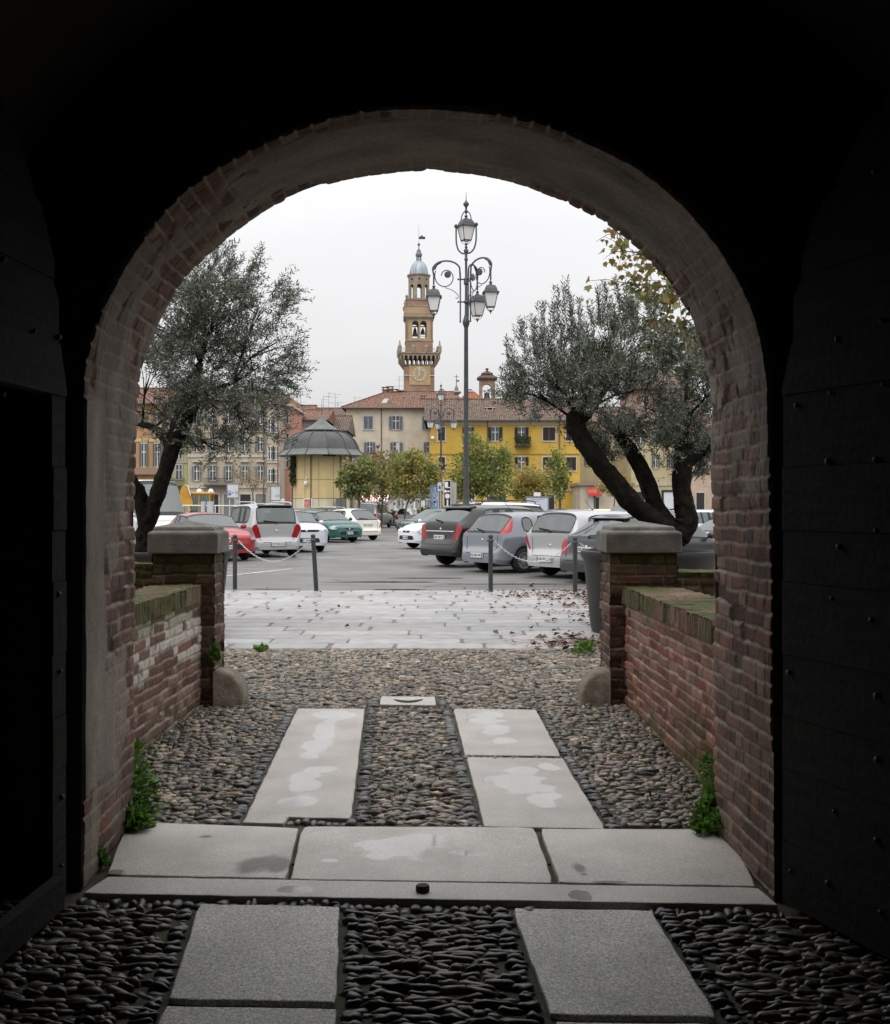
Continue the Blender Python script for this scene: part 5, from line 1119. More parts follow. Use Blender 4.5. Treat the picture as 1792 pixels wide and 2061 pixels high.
    me = bpy.data.meshes.new('cage'); bmesh.ops.recalc_face_normals(bm, faces=bm.faces); bm.to_mesh(me); bm.free()
    o = bpy.data.objects.new('tmp', me); C.objects.link(o); md = o.modifiers.new('s', 'SUBSURF'); md.levels = 3 if detail > 1 else 2
    dg = bpy.context.evaluated_depsgraph_get(); me2 = bpy.data.meshes.new_from_object(o.evaluated_get(dg)); bpy.data.objects.remove(o)
    nv = len(me2.vertices); co = np.zeros(nv*3, np.float32); me2.vertices.foreach_get('co', co); co = co.reshape(-1, 3)
    mi = np.zeros(len(me2.polygons), np.int32); me2.polygons.foreach_get('material_index', mi); fv = np.zeros(len(me2.polygons)*4, np.int32); me2.loops.foreach_get('vertex_index', fv); fv = fv.reshape(-1, 4)
    bvh = BVHTree.FromPolygons([tuple(p) for p in co], [tuple(f) for f in fv]); cen = co[fv].mean(1)
    M_PAINT = paint('car_paint_'+colour[0], *colour[1:]); G_ = glass or M_CARGLASS
    mats = dict(body=M_PAINT, windshield=G_, rear_window=G_, side_window=G_, taillight=M_REDLAMP, headlight=M_CLEARLAMP, bumper_trim=M_BLACK if style in ('cross', 'suv') else M_PAINT, grille=M_BLACK, pillar_trim=M_BLACK)
    # dark ceramic band: the outermost ring of faces of every pane
    border = np.zeros(len(fv), bool)
    if detail > 1:
        win = np.isin(mi, (1, 2, 3)); oth = np.zeros(nv, bool); oth[fv[~win].ravel()] = True; border = win & oth[fv].any(1)
    body = None
    def part(sel, nm, m, par):
        if not sel.any(): return None
        f = fv[sel]; u, inv = np.unique(f, return_inverse=True); ob = link_mesh(nm, np_mesh(nm, co[u], inv.reshape(-1, 4)), [m, M_BLACK] if border[sel].any() else m, par, smooth=True)
        if border[sel].any(): ob.data.polygons.foreach_set('material_index', border[sel].astype(np.int32))
        return ob
    if mats['bumper_trim'] is M_PAINT: mi[mi == 6] = 0
    body = part(mi == 0, 'body', M_PAINT, e)
    for t in (1, 2): part(mi == t, TAG[t], mats[TAG[t]], e)
    part(mi == 6, 'bumper', M_BLACK, e); part(mi == 7, 'grille', M_BLACK, e)
    for t in (3, 4, 5, 8):
        for s in (-1, 1):
            m_ = (mi == t) & (cen[:, 1]*s > 0)
            if t == 3:
                for a, b in ((-9, xu[4]+.06-x0), (xu[4]+.06-x0, 9)): part(m_ & (cen[:, 0] > a) & (cen[:, 0] <= b), TAG[t], mats[TAG[t]], e)
            else: part(m_, TAG[t], mats[TAG[t]], e)
    # underbody and seats
    mb = MB(); mb.span((.3-x0, -W2+.26, zs+.02), (L_-.3-x0, W2-.26, .56)); mb.build('underbody', M_BLACK, e)
    if detail > 0 and style != 'van':
        for sx, n in ((xrr+.75 if xrr+.75 < xrf-.9 else xrf-1.2, 2), (xrf-.35, 2)):
            for y in (-.36, .36):
                s_ = MB(); s_.box((sx-x0, y, zb-.18), (.16, .46, .62), R=Matrix.Rotation(-.18, 3, 'Y')); s_.box((sx-.13-x0, y, zb+.24), (.09, .25, .2), R=Matrix.Rotation(-.1, 3, 'Y')); s_.build('seat', M_SEAT, e, bevel=.04, seg=2)
    # wheels: tyre > rim
    for x in (xr, xf):
        for s in (-1, 1):
            w = MB(); Rm = Matrix.Rotation(PI/2, 3, 'X'); cc = (x-x0, s*(W2-.135), r); ws = .095
            w.lathe([(r*.64, -ws), (r*.9, -ws), (r*.985, -ws*.7), (r, -ws*.3), (r, ws*.3), (r*.985, ws*.7), (r*.9, ws), (r*.64, ws)], cc, 26, R=Rm, caps=False); w.lathe([(.001, -.02), (r*.64, -.02)], cc, 20, R=Rm, caps=False); wo = w.build('wheel', M_RUBBER, e, smooth=True)
            if detail > 0:
                q = MB(); ro = s*-ws*.0; yo = cc[1]+s*ws*.82
                q.lathe([(r*.56, -.03), (r*.66, -.03), (r*.66, .03), (r*.56, .03)], (cc[0], yo-s*.02, r), 24, R=Rm, caps=False); n = S.get('spokes', 7)
                for k in range(n):
                    a = 2*PI*k/n+.2; q.box((cc[0]+math.cos(a)*r*.34, yo-s*.012, r+math.sin(a)*r*.34), (r*.58, .03, r*(.75/n+.02)), R=Matrix.Rotation(-a, 3, 'Y'))
                q.lathe([(0, -.03), (r*.14, -.03), (r*.14, .03), (0, .03)], (cc[0], yo-s*.01, r), 12, R=Rm); q.build('rim', M_RIM, wo)
    def ray(o_, d): h = bvh.ray_cast(Vector(o_), Vector(d)); return h[0], h[1]
    # mirrors
    if detail > 0:
        for s in (-1, 1):
            m_ = MB(); p = Vector((xc-.32-x0, s*(W2*.955+.09), zb+.08)); m_.ball(p, (.06, .1, .075), 10, 8); m_.tube([p, p-Vector((0, s*.12, .06))], .02, 6); m_.build('mirror', M_PAINT if S.get('mir', 1) else M_BLACK, e, smooth=True)
        # seams and handles
        sm = MB()
        def seam(pts, s):
            pr = None
            for a, b in zip(pts[:-1], pts[1:]):
                n = max(2, int(math.dist(a, b)/.07))
                for q in range(n):
                    x = a[0]+(b[0]-a[0])*q/n; z = a[1]+(b[1]-a[1])*q/n; h, nn = ray((x-x0, s*3, z), (0, -s, 0))
                    if h is None: pr = None; continue
                    h = h+Vector((0, s*.0015, 0))
                    if pr is not None: d = (h-pr); t = d.cross(Vector((0, s, 0))).normalized()*.008; sm.add([pr-t, pr+t, h+t, h-t], [(0, 1, 2, 3)])
                    pr = h
        doorx = [xm+.04] if doors == 3 else [xm+.04, xu[4]+.05]
        fx = xc-.1
        for s in (-1, 1):
            seam([(fx, zb-.02), (fx+.05, .6), (fx-.05, zs+.16)], s); seam([(fx-.05, zs+.16), (doorx[0], zs+.16)], s); seam([(doorx[0], zb-.02), (doorx[0], zs+.16)], s)
            if doors == 5: seam([(doorx[0], zs+.16), (xr+Ra*.95, zs+.2)], s); seam([(doorx[1], zb-.02), (doorx[1]-.02, .72), (xr+Ra*.9, zs+.3)], s)
        # tailgate seam
        def tail(pts):
            pr = None
            for a, b in zip(pts[:-1], pts[1:]):
                n = max(2, int(math.dist(a, b)/.06))
                for q in range(n):
                    y = a[0]+(b[0]-a[0])*q/n; z = a[1]+(b[1]-a[1])*q/n; h, nn = ray((-3-x0, y, z), (1, 0, 0))
                    if h is None: pr = None; continue
                    h = h-Vector((.002, 0, 0))
                    if pr is not None: d = (h-pr); t = d.cross(Vector((1, 0, 0))).normalized()*.008; sm.add([pr-t, pr+t, h+t, h-t], [(3, 2, 1, 0)])
                    pr = h
        y_ = W2*.70; tail([(-y_, zb-.02), (-y_*.97, .6), (-y_*.8, S['zbump']-.13), (y_*.8, S['zbump']-.13), (y_*.97, .6), (y_, zb-.02)])
        ob = sm.build('panel_gaps', M_BLACK, body); ob['kind'] = 'stuff'
        for s in (-1, 1):
            for dx in ([xm+.2] if doors == 3 else [xm+.2, xu[4]+.2]):
                h, nn = ray((dx-x0, s*3, zb-.14), (0, -s, 0))
                if h: q = MB(); q.box(h+Vector((0, s*.012, 0)), (.16, .03, .03)); q.build('door_handle', M_PAINT if S.get('mir', 1) else M_BLACK, e, bevel=.008)
        # rear wiper and spoiler lip
        if style != 'sedan' and style != 'van':
            p0, _ = ray((-3-x0, 0, zb+.05), (1, 0, 0)); p1, _ = ray((-3-x0, S.get('wip', .42), zb+.12), (1, 0, 0))
            if p0 and p1: q = MB(); q.tube([p0-Vector((.03, 0, 0)), p0-Vector((.02, 0, -.03)), p1-Vector((.025, 0, 0))], .013, 6); q.ball(p0-Vector((.02, 0, 0)), .03, 8, 6); q.build('wiper', M_BLACK, e)
        if S.get('spoil'):
            q = MB(); y_ = W2*tp*.8; q.add([(xrr-.14-x0, -y_, zr-.05), (xrr-.14-x0, y_, zr-.05), (xrr+.12-x0, y_, zr-.0), (xrr+.12-x0, -y_, zr-.0), (xrr-.13-x0, -y_, zr-.08), (xrr-.13-x0, y_, zr-.08), (xrr+.1-x0, y_, zr-.08), (xrr+.1-x0, -y_, zr-.08)], [(0, 3, 2, 1), (0, 1, 5, 4), (1, 2, 6, 5), (2, 3, 7, 6), (3, 0, 4, 7), (4, 5, 6, 7)]); q.build('spoiler', M_PAINT if S['spoil'] == 1 else M_BLACK, e, bevel=.02, seg=2)
        if S.get('rails'):
            for s in (-1, 1): q = MB(); q.tube(smooth_path([(xrr+.1-x0, s*W2*tp*.84, zr-.03), (xrr+.3-x0, s*W2*tp*.86, zr+.05), (xrf-.3-x0, s*W2*tp*.86, zr+.06), (xrf-.05-x0, s*W2*tp*.84, zr-.02)], 4), .018, 6); q.build('roof_rail', M_STEEL if S['rails'] == 1 else M_BLACK, e, smooth=True)
        if S.get('ant'): q = MB(); a = Vector((S['ant']-x0, 0, zr+.03)); q.tube([a, a+Vector((-.22, 0, .22))], .006, 5); q.lathe([(.03, -.01), (.015, .03)], a, 8); q.build('aerial', M_BLACK, e)
        if S.get('chrome_tail'): h, _ = ray((-3-x0, 0, S['chrome_tail']), (1, 0, 0)); q = MB(); q.box(h-Vector((.015, 0, 0)), (.03, W2*1.3, .035)); q.build('chrome_strip', M_CHROME, e, bevel=.01)
    # number plates: front and rear
    pz = S.get('pz', .74 if style in ('suv', 'cross') else .78 if S.get('platehigh') else .42)
    for sgn, z, w_ in ((-1, pz, .5), (1, .42, .36)):
        h, nn = ray(((-3 if sgn < 0 else L_+3)-x0, 0, z), (-sgn, 0, 0))
        if h is None: continue
        pl = empty('number_plate', h+Vector((sgn*.022, 0, 0)), 0); pl.parent = e; pl.rotation_euler = (0, 0, PI if sgn > 0 else 0)
        q = MB(); q.span((-.008, -w_/2, -.056), (.012, w_/2, .056)); q.m = 1; q.span((-.0105, -w_/2+.002, -.054), (-.006, -w_/2+.037, .054)); q.span((-.0105, w_/2-.037, -.054), (-.006, w_/2-.002, .054)); q.build('plate', [M_PLATE, M_PLATEBLUE], pl)
        if plate and detail > 1: lettering(plate, .085, (-.0115, 0, 0), pl, rot=(PI/2, 0, -PI/2))
    # badge
    if detail > 0:
        for sgn in (-1, 1):
            h, nn = ray(((-3 if sgn < 0 else L_+3)-x0, 0, S.get('bz', .72) if sgn < 0 else zn-.1), (-sgn, 0, 0))
            if h: q = MB(); q.ball(h, (.012, .04, .04), 10, 8); q.build('badge', M_CHROME, e, smooth=True)
    return e
R_ = math.radians
SILVER = ('silver', (.43, .43, .44), .15, .36); WHITE = ('white', (.66, .66, .66), 0, .35); CREAM = ('cream', (.70, .67, .60), 0, .35); GREY = ('blue_grey', (.21, .225, .255), .15, .36); BLACK = ('black', (.022, .021, .021), .0, .3); DARK = ('charcoal', (.05, .051, .057), .3, .32); RED = ('red', (.33, .022, .03), .0, .32); GREEN = ('green', (.018, .10, .085), .1, .32); PEARL = ('pearl', (.62, .64, .7), .2, .3); BLUE = ('blue', (.08, .13, .28), .2, .3); LBLUE = ('ice_blue', (.45, .5, .58), .3, .3); YELL = ('cream_yellow', (.7, .62, .35), 0, .35)
# --- right rank, tails towards the gate
car('grey blue hatchback with tall red lamps beside its rear window', 'car', 'hatch', (1.41, 27.8), R_(35), GREY, lamps='high', doors=3, plate='DS 455 MV', opts=dict(spokes=15, wip=.3, ant=1.0, bz=.78, bp=.42), axle='rear')
car('black crossover with roof spoiler and rounded red lamps, foot of lamp post behind it', 'car', 'cross', (.52, 30.4), R_(36), ('graphite', (.014, .0135, .013), .0, .28), lamps='corner', plate='EB 170 TL', opts=dict(spoil=2, chrome_tail=.93, platehigh=1, pz=.78, bz=.99, zb=1.12, zbump=.72), glass=M_DARKGLASS)
car('big white estate with black roof rails behind the black crossover', 'car', 'suv', (.9, 34.3), R_(36), WHITE, lamps='corner', plate='EF 202 KC', opts=dict(spoil=2, pz=.9, rails=2), glass=M_DARKGLASS)
car('small silver hatchback with round tailgate between the grey blue and dark hatchbacks', 'car', 'hatch', (2.86, 25.75), R_(36), SILVER, lamps='small', plate='CB 301 LH', opts=dict(L=3.7, wb=2.4, xrr=.32, zb=.98, zr=1.47, H=1.5, xtb=.06, ant=1.35, zbump=.62, top=.8))
car('charcoal hatchback with red round lamps half hidden by the right pillar', 'car', 'hatch', (3.4, 23.8), R_(34), DARK, lamps='corner', plate='BZ 801 XZ', opts=dict(xrr=.85, xtb=.16, zb=.90, spoil=1, bz=.75, pz=.70, wip=-.4, H=1.43, zr=1.40))
car('low white saloon at far right beyond the charcoal hatchback', 'car', 'sedan', (6.55, 29.2), R_(215), WHITE, axle='front', opts=dict(H=1.36, zr=1.31))
# --- left rank
car('silver tall minicar with upright tailgate seen from behind', 'car', 'mini', (-5.45, 35.8), R_(119), SILVER, lamps='corner', plate='CP 455 LK', opts=dict(spoil=2, rails=1, bz=.82, platehigh=0, pz=.42, zbump=.6, zb=1.02))
car('red hatchback facing the gate with a chromed bumper line', 'car', 'sedan', (-6.6, 33.5), R_(-60), RED, axle='front', plate='BM 326 RT', opts=dict(zn=.74, zc=.93))
car('pearl silver hatchback nose between the minicar and leaning bollard', 'car', 'hatch', (-5.05, 39.7), R_(-66), PEARL, axle='front', plate='DT 190 ZA', grille='wide', opts=dict(zn=.84, zc=.98))
car('tall white delivery van behind the left olive trunk', 'van', 'van', (-10.35, 41.5), R_(-53), WHITE, axle='front')
car('dark green hatchback nosing right in front of a white bubble car', 'car', 'hatch', (-4.66, 50.2), R_(-50), GREEN, axle='front', plate='AY 488 FB', opts=dict(H=1.42, zr=1.38))
car('round white bubble shaped small car seen from behind', 'car', 'bubble', (-3.9, 53.0), R_(132), CREAM, lamps='small', doors=3, plate='DX 770 GE', opts=dict(bz=.7, pz=.72))
car('grey van parked by the hedge, seen from behind', 'van', 'mini', (-5.6, 82), R_(75), ('warm_silver', (.5, .49, .47), .3, .33), detail=1, opts=dict(L=4.2, wb=2.7, W=1.78, H=1.82, zr=1.78, zb=1.05, xrf=2.7, xc=3.4))
car('silver hatchback seen from straight behind, far end of the open aisle', 'car', 'hatch', (-2.76, 83.2), R_(82), SILVER, detail=1, opts=dict(zb=.95))
car('white hatchback nose with big headlights left of the black crossover', 'car', 'hatch', (-.78, 42.9), R_(215), ('cool_white', (.7, .71, .76), .0, .3), axle='front', plate='EA 114 BP', opts=dict(zn=.74, H=1.44, zr=1.42))
car('dark green car behind the white hatchback nose', 'car', 'hatch', (-1.55, 60), R_(212), ('deep_green', (.03, .06, .05), .1, .35), axle='front', detail=1)
car('white roofed dark estate behind the green hatchback', 'car', 'sedan', (-6.6, 58.5), R_(160), BLACK, detail=1, opts=dict(H=1.46, zr=1.44, xrr=.6))
car('black car with slim roof rails by the domed kiosk', 'car', 'hatch', (-5.9, 63.5), R_(160), BLACK, detail=1, opts=dict(zr=1.47, rails=1))
# --- roofs of the far rank at right
far = [('pale yellow roofed car beyond the small silver hatchback', 6.6, 52, 35, YELL, 'hatch'), ('silver people carrier above the roof of the small silver hatchback', 6.9, 47, 215, SILVER, 'mini'), ('black car left of the pale yellow roofed car', 5.3, 54.5, 35, BLACK, 'hatch'),
       ('blue car left of the right olive stems', 8.3, 50, 35, BLUE, 'hatch'), ('lilac silver car between the two left olive stems', 7.6, 41.5, 215, PEARL, 'hatch'), ('ice blue car between the middle and right olive stems', 9.4, 44, 35, LBLUE, 'hatch'), ('ice blue windscreened car right of the olive stems', 9.6, 41.0, 215, LBLUE, 'sedan'), ('grey car roof right of the billboard', 4.0, 40.5, 35, GREY, 'hatch'), ('white car far at right beyond the ice blue cars', 11.4, 46.5, 35, WHITE, 'hatch')]
for lab, x, y, yw, colr, st in far: car(lab, 'car', st, (x, y), R_(yw), colr, axle='rear' if yw < 90 else 'front', detail=1)
# ================================================================== houses round the square
def stucco(name, col, v=.14): return mat('stucco_'+name, col, .85, var=v, vscale=.7, bump=.15, bscale=6, spec=.2)
def tile_mat(name='terracotta_tiles', a=(.20, .105, .075), b=(.33, .19, .14), ang=0.0):
    if name in MATS: return MATS[name]
    m = mat(name, a, .85, spec=.2); nt = m.node_tree; N = nt.nodes; L = nt.links; bs = N['Principled BSDF']; tc = N.new('ShaderNodeTexCoord')
    w = N.new('ShaderNodeTexWave'); w.wave_type = 'BANDS'; w.bands_direction = 'X'; w.inputs['Scale'].default_value = 1.45; w.inputs['Distortion'].default_value = .6; w.inputs['Detail'].default_value = 2; w.inputs['Detail Scale'].default_value = 3; L.new(tc.outputs['Object'], w.inputs['Vector'])
    mp = N.new('ShaderNodeMapping'); mp.inputs['Scale'].default_value = (4.5, 2.2, 1); L.new(tc.outputs['Object'], mp.inputs['Vector'])
    n = N.new('ShaderNodeTexNoise'); n.inputs['Scale'].default_value = 1.0; n.inputs['Detail'].default_value = 5; L.new(mp.outputs[0], n.inputs['Vector'])
    r = N.new('ShaderNodeValToRGB'); r.color_ramp.elements[0].position = .32; r.color_ramp.elements[0].color = (*[c*.55 for c in a], 1); r.color_ramp.elements[1].position = .7; r.color_ramp.elements[1].color = (*b, 1); L.new(n.outputs['Fac'], r.inputs['Fac'])
    mr = N.new('ShaderNodeMapRange'); mr.inputs['To Min'].default_value = .5; mr.inputs['To Max'].default_value = 1.15; L.new(w.outputs['Fac'], mr.inputs['Value'])
    mx = N.new('ShaderNodeMix'); mx.data_type = 'RGBA'; mx.blend_type = 'MULTIPLY'; mx.inputs['Factor'].default_value = 1; L.new(r.outputs[0], mx.inputs['A']); L.new(mr.outputs['Result'], mx.inputs['B']); L.new(mx.outputs['Result'], bs.inputs['Base Color'])
    bp = N.new('ShaderNodeBump'); bp.inputs['Strength'].default_value = .8; bp.inputs['Distance'].default_value = .08; L.new(w.outputs['Fac'], bp.inputs['Height']); L.new(bp.outputs['Normal'], bs.inputs['Normal']); return m
TILE = tile_mat(); TILE2 = tile_mat('old_brown_tiles', (.15, .10, .08), (.26, .19, .15)); TILE3 = tile_mat('new_orange_tiles', (.4, .13, .06), (.5, .2, .1))
TRIM = mat('pale_stone_trim', (.5, .47, .41), .8, var=.15, vscale=3); SH_GREY = mat('grey_blue_shutter', (.22, .25, .31), .6, var=.1, vscale=4); SH_BROWN = mat('brown_shutter', (.055, .04, .035), .6); SH_GREEN = mat('grey_green_shutter', (.17, .19, .17), .6); SH_PALE = mat('pale_grey_shutter', (.3, .3, .29), .65); CURT = mat('white_curtain', (.6, .6, .58), .9); DPIPE = mat('drainpipe_metal', (.12, .1, .09), .6)
class House:
    def __init__(s, name, label, x0, x1, Z, eave, depth=12, wall=None, cat='house', z0=-.2):
        s.Z, s.s = Z, Z/F; s.x0, s.x1 = (x0-CX)*s.s, (x1-CX)*s.s; s.h = EYE-(eave-HY)*s.s; s.d = depth
        s.e = empty(name, ((s.x0+s.x1)/2, Z, 0), 0, label, cat); s.ox = (s.x0+s.x1)/2; s.hw = (s.x1-s.x0)/2
        mb = MB(); mb.span((-s.hw, 0, z0), (s.hw, depth, s.h)); s.wall = mb.build('wall', wall, s.e)
    def X(s, px): return (px-CX)*s.s-s.ox
    def H(s, py): return EYE-(py-HY)*s.s
    def window(s, x0, x1, y0, y1, style='open', sh=SH_GREY, trim=TRIM, name='window'):
        a, b, z1, z0 = s.X(x0), s.X(x1), s.H(y0), s.H(y1); w = b-a; t = .13; f = MB()
        sw = w*.27 if style in ('open', 'ajar') else 0; ia, ib = a+sw, b-sw
        for q in (((ia-t, -.09, z0-t), (ib+t, .02, z0)), ((ia-t, -.07, z1), (ib+t, .02, z1+t)), ((ia-t, -.07, z0), (ia, .02, z1)), ((ib, -.07, z0), (ib+t, .02, z1))): f.span(*q)
        o = f.build(name, trim, s.e)
        g = MB(); g.span((ia, -.012, z0), (ib, .01, z1)); g.build('pane', M_PANE, o)
        if style in ('open', 'plain', 'ajar'):
            m = MB(); c = (ia+ib)/2; m.span((c-.035, -.045, z0), (c+.035, -.012, z1)); m.span((ia, -.04, z0+(z1-z0)*.62), (ib, -.013, z0+(z1-z0)*.66)); m.build('sash_bar', M_WHITE, o)
        if style == 'ajar' : m = MB(); m.span((c+.05, -.03, z0), (ib, -.0125, z1)); m.build('curtain', CURT, o)
        if style == 'curtain': m = MB(); c = (ia+ib)/2; m.span((ia, -.03, z0), (c-.1, -.0125, z1)); m.span((c+.1, -.03, z0), (ib, -.0125, z1)); m.build('curtain', CURT, o)
        if style in ('open', 'ajar'):
            for q in ((a, ia-t*.3), (ib+t*.3, b)): s.shutter(q[0], q[1], z0, z1, sh, o, -.16)
        if style == 'closed': c = (ia+ib)/2; s.shutter(ia, c-.015, z0, z1, sh, o, -.06); s.shutter(c+.015, ib, z0, z1, sh, o, -.06)
        if style == 'wide':
            w2 = w*.27
            for q in ((a-w2, a-t*.3), (b+t*.3, b+w2)): s.shutter(q[0], q[1], z0, z1, sh, o, -.16)
        return o
    def shutter(s, a, b, z0, z1, m, par, y):
        q = MB(); t = min(.08, (b-a)*.2)
        for r in (((a, y, z0), (a+t, y+.05, z1)), ((b-t, y, z0), (b, y+.05, z1)), ((a+t, y, z0), (b-t, y+.05, z0+t)), ((a+t, y, z1-t), (b-t, y+.05, z1))): q.span(*r)
        n = max(3, int((z1-z0-2*t)/.14))
        for i in range(n): z = z0+t+(z1-z0-2*t)*(i+.5)/n; q.box(((a+b)/2, y+.025, z), (b-a-2*t, .02, (z1-z0)/n*.9), R=Matrix.Rotation(.5, 3, 'X'))
        q.build('shutter', m, par)
    def band(s, y, t=.16, m=None, px=None, out=.1, nm='cornice'):
        a, b = (s.X(px[0]), s.X(px[1])) if px else (-s.hw, s.hw); q = MB(); q.span((a, -out, s.H(y)-t/2), (b, .02, s.H(y)+t/2)); return q.build(nm, m or TRIM, s.e)
    def pipe(s, px, y0=None, m=DPIPE): q = MB(); x = s.X(px); q.tube([(x, -.1, 0), (x, -.1, s.h if y0 is None else s.H(y0))], .06, 6); q.build('drainpipe', m, s.e)
    def gable(s, ridge, over=.5, m=TILE, hipl=0, hipr=0, rd=None):
        """roof sloping to the square; ridge at photo height for a ridge rd metres behind the front"""
        rd = rd or s.d/2; zr = EYE-(ridge-HY)*(s.Z+rd)/F; a, b = -s.hw-over, s.hw+over; d = s.d+over; q = MB(); th = .16
        P = [(a, -over, s.h-.1), (b, -over, s.h-.1), (b-hipr, rd, zr), (a+hipl, rd, zr), (a, d, s.h-.1), (b, d, s.h-.1)]; P2 = [(x, y, z+th) for x, y, z in P]
        q.add(P2, [(0, 1, 2, 3), (3, 2, 5, 4), (0, 3, 4), (1, 5, 2)]); q.add(P+P2, [(1, 0, 3, 2), (2, 3, 4, 5), (0, 1, 7, 6), (1, 5, 11, 7), (4, 0, 6, 10), (5, 4, 10, 11)]); s.roof = q.build('roof', m, s.e)
        c = MB()
        if hipl == 0 and hipr == 0: c.tube([(a, rd, zr+th), (b, rd, zr+th)], .12, 6)
        else: c.tube([(a, -over, s.h+.06), (a+hipl, rd, zr+th), (b-hipr, rd, zr+th), (b, -over, s.h+.06)], .12, 6)
        c.build('ridge_tiles', m, s.roof); g = MB(); g.tube([(a, -over-.06, s.h-.04), (b, -over-.06, s.h-.04)], .08, 6); g.build('gutter', DPIPE, s.e); s.zr = zr; s.rd = rd
    def chimney(s, px, py, w=.7, rd=None, y1=None, m=None):
        rd = s.rd if rd is None else rd; Zc = s.Z+rd; x = (px-CX)*Zc/F-s.ox; zt = EYE-(py-HY)*Zc/F; zb = EYE-((y1 or py+14)-HY)*Zc/F; q = MB(); q.box((x, rd, (zt-.35+zb)/2), (w, w*.8, zt-.35-zb)); q.box((x, rd, zt-.3), (w*1.25, w, .1))
        for dx in (-.38, .38): q.box((x+dx*w, rd, zt-.14), (w*.18, w*.8, .24))
        q.box((x, rd, zt+.02), (w*1.3, w*1.05, .08)); q.build('chimney', m or mat('chimney_brick', (.2, .12, .09), .9, var=.3, vscale=3), s.roof)
    def antenna(s, px, y0, y1, rd=None):
        rd = s.rd if rd is None else rd; Zc = s.Z+rd; x = (px-CX)*Zc/F-s.ox; q = MB(); zt = EYE-(y0-HY)*Zc/F; zb = EYE-(y1-HY)*Zc/F; q.tube([(x, rd, zb-.3), (x, rd, zt)], .035, 4)
        for k, z in enumerate((zt-.1, zt-.5, zt-1.3)):
            if z < zb: continue
            w = (.9, .55, .7)[k]; q.tube([(x-w*(.2 if k == 0 else 1), rd, z), (x+w, rd, z)], .02, 4)
            for i in range(5): u = x-w*.2+w*1.2*i/5; q.tube([(u, rd-.25, z), (u, rd+.25, z)], .012, 3)
        q.build('aerial', mat('aerial_metal', (.3, .3, .31), .5, metal=.5), s.roof)
# cream house
cr = House('cream_house', 'cream house with grey blue shutters below the clock tower', 697, 905, 142, 821, 16, stucco('cream', (.58, .52, .42)))
cr.gable(791, .55, TILE, 5.2, 0, 8); cr.band(823, .35, TRIM, nm='eaves')
for a in ((732, 751, 837.5, 864, 'closed'), (783, 811, 837.5, 864, 'open'), (850, 876, 838, 864, 'open'), (733, 756, 890, 915, 'open'), (785.5, 811, 890, 915, 'ajar'), (853, 877, 890, 915, 'open'), (735, 757, 945, 972, 'open'), (786, 811, 945, 972, 'open')): cr.window(*a)
cr.pipe(768); [cr.chimney(x, y, .75, None, 796) for x, y in ((776, 780), (785.5, 778.5), (795, 784), (805.5, 786.5))]; cr.chimney(852, 797, .6, 4, 812); cr.antenna(804, 757, 784); cr.antenna(714, 799, 806, 5)
fl = MB(); fl.add([(cr.X(768)-.35, .1, cr.h+.18), (cr.X(768)+.35, .1, cr.h+.18), (cr.X(768)+.75, 3.6, cr.h+.18+(cr.zr-cr.h)*.5), (cr.X(768)+.15, 3.6, cr.h+.18+(cr.zr-cr.h)*.5)], [(0, 1, 2, 3)]); fl.build('flashing', mat('lead_grey', (.3, .31, .32), .5), cr.roof)
# yellow house
ye = House('yellow_house', 'long bright yellow house with brown shutters', 866, 1168, 134, 846, 13, stucco('yellow', (.55, .365, .075), .12))
ye.gable(806, .7, TILE2, 0, 0, 6.5); ye.band(850, .6, mat('yellow_cornice', (.5, .44, .3), .8), nm='eaves'); ye.band(913.5, .12, mat('ochre_band', (.42, .25, .06), .8)); ye.band(986, .3, TRIM)
for x0, x1, st in ((882, 896, 'closed'), (931, 954, 'open'), (982.5, 1011.5, 'curtain2'), (1036, 1064, 'open'), (1093, 1118, 'closed'), (1140, 1160, 'closed')):
    ye.window(x0, x1, 860, 887, 'open' if st == 'curtain2' else st, SH_BROWN); ye.window(x0, x1, 920, 947, 'open' if st != 'closed' else 'closed', SH_BROWN)
for x in (981.5, 1126): ye.pipe(x)
bal = MB(); a, b, z = ye.X(1036), ye.X(1068), ye.H(897); bal.span((a, -.9, z-.15), (b, 0, z))
for i in range(16): bal.tube([(a+(b-a)*i/15, -.86, z), (a+(b-a)*i/15, -.86, z+1)], .02, 4)
bal.tube([(a, -.86, z+1), (b, -.86, z+1)], .03, 4); bal.build('balcony', M_IRON, ye.e); ye.chimney(986, 821, .9, 3, 836, TRIM)
rr = np.random.default_rng(3); n = 500; P = np.stack([rr.uniform(a, b, n), rr.uniform(-1.0, -.5, n), z+.6+rr.normal(size=n)*.35], 1); D = unit(rr.normal(size=(n, 3))); Nn = unit(np.cross(D, rr.normal(size=(n, 3)))); V, Q, c = leaf_quads(P, D, Nn, rr.uniform(.15, .3, n), rr.uniform(.08, .15, n), np.array((.04, .07, .02))*rr.uniform(.5, 1.6, (n, 1))); link_mesh('balcony_plants', np_mesh('balcony_plants', V, Q, c), M_FERN, ye.e)
def shop(hs, x0, x1, y0, y1, m, nm='shopfront'):
    f = MB(); a, b, z1, z0 = hs.X(x0), hs.X(x1), hs.H(y0), hs.H(y1); t = .15
    for q in (((a-t, -.08, z0), (a, .02, z1+t)), ((b, -.08, z0), (b+t, .02, z1+t)), ((a, -.08, z1), (b, .02, z1+t))): f.span(*q)
    o = f.build(nm, TRIM, hs.e); g = MB(); g.span((a, -.02, z0), (b, .01, z1)); g.build('shop_pane', m, o)
PURP = mat('purple_blind', (.13, .085, .12), .6); DK = mat('dark_shop_interior', (.025, .024, .026), .15)
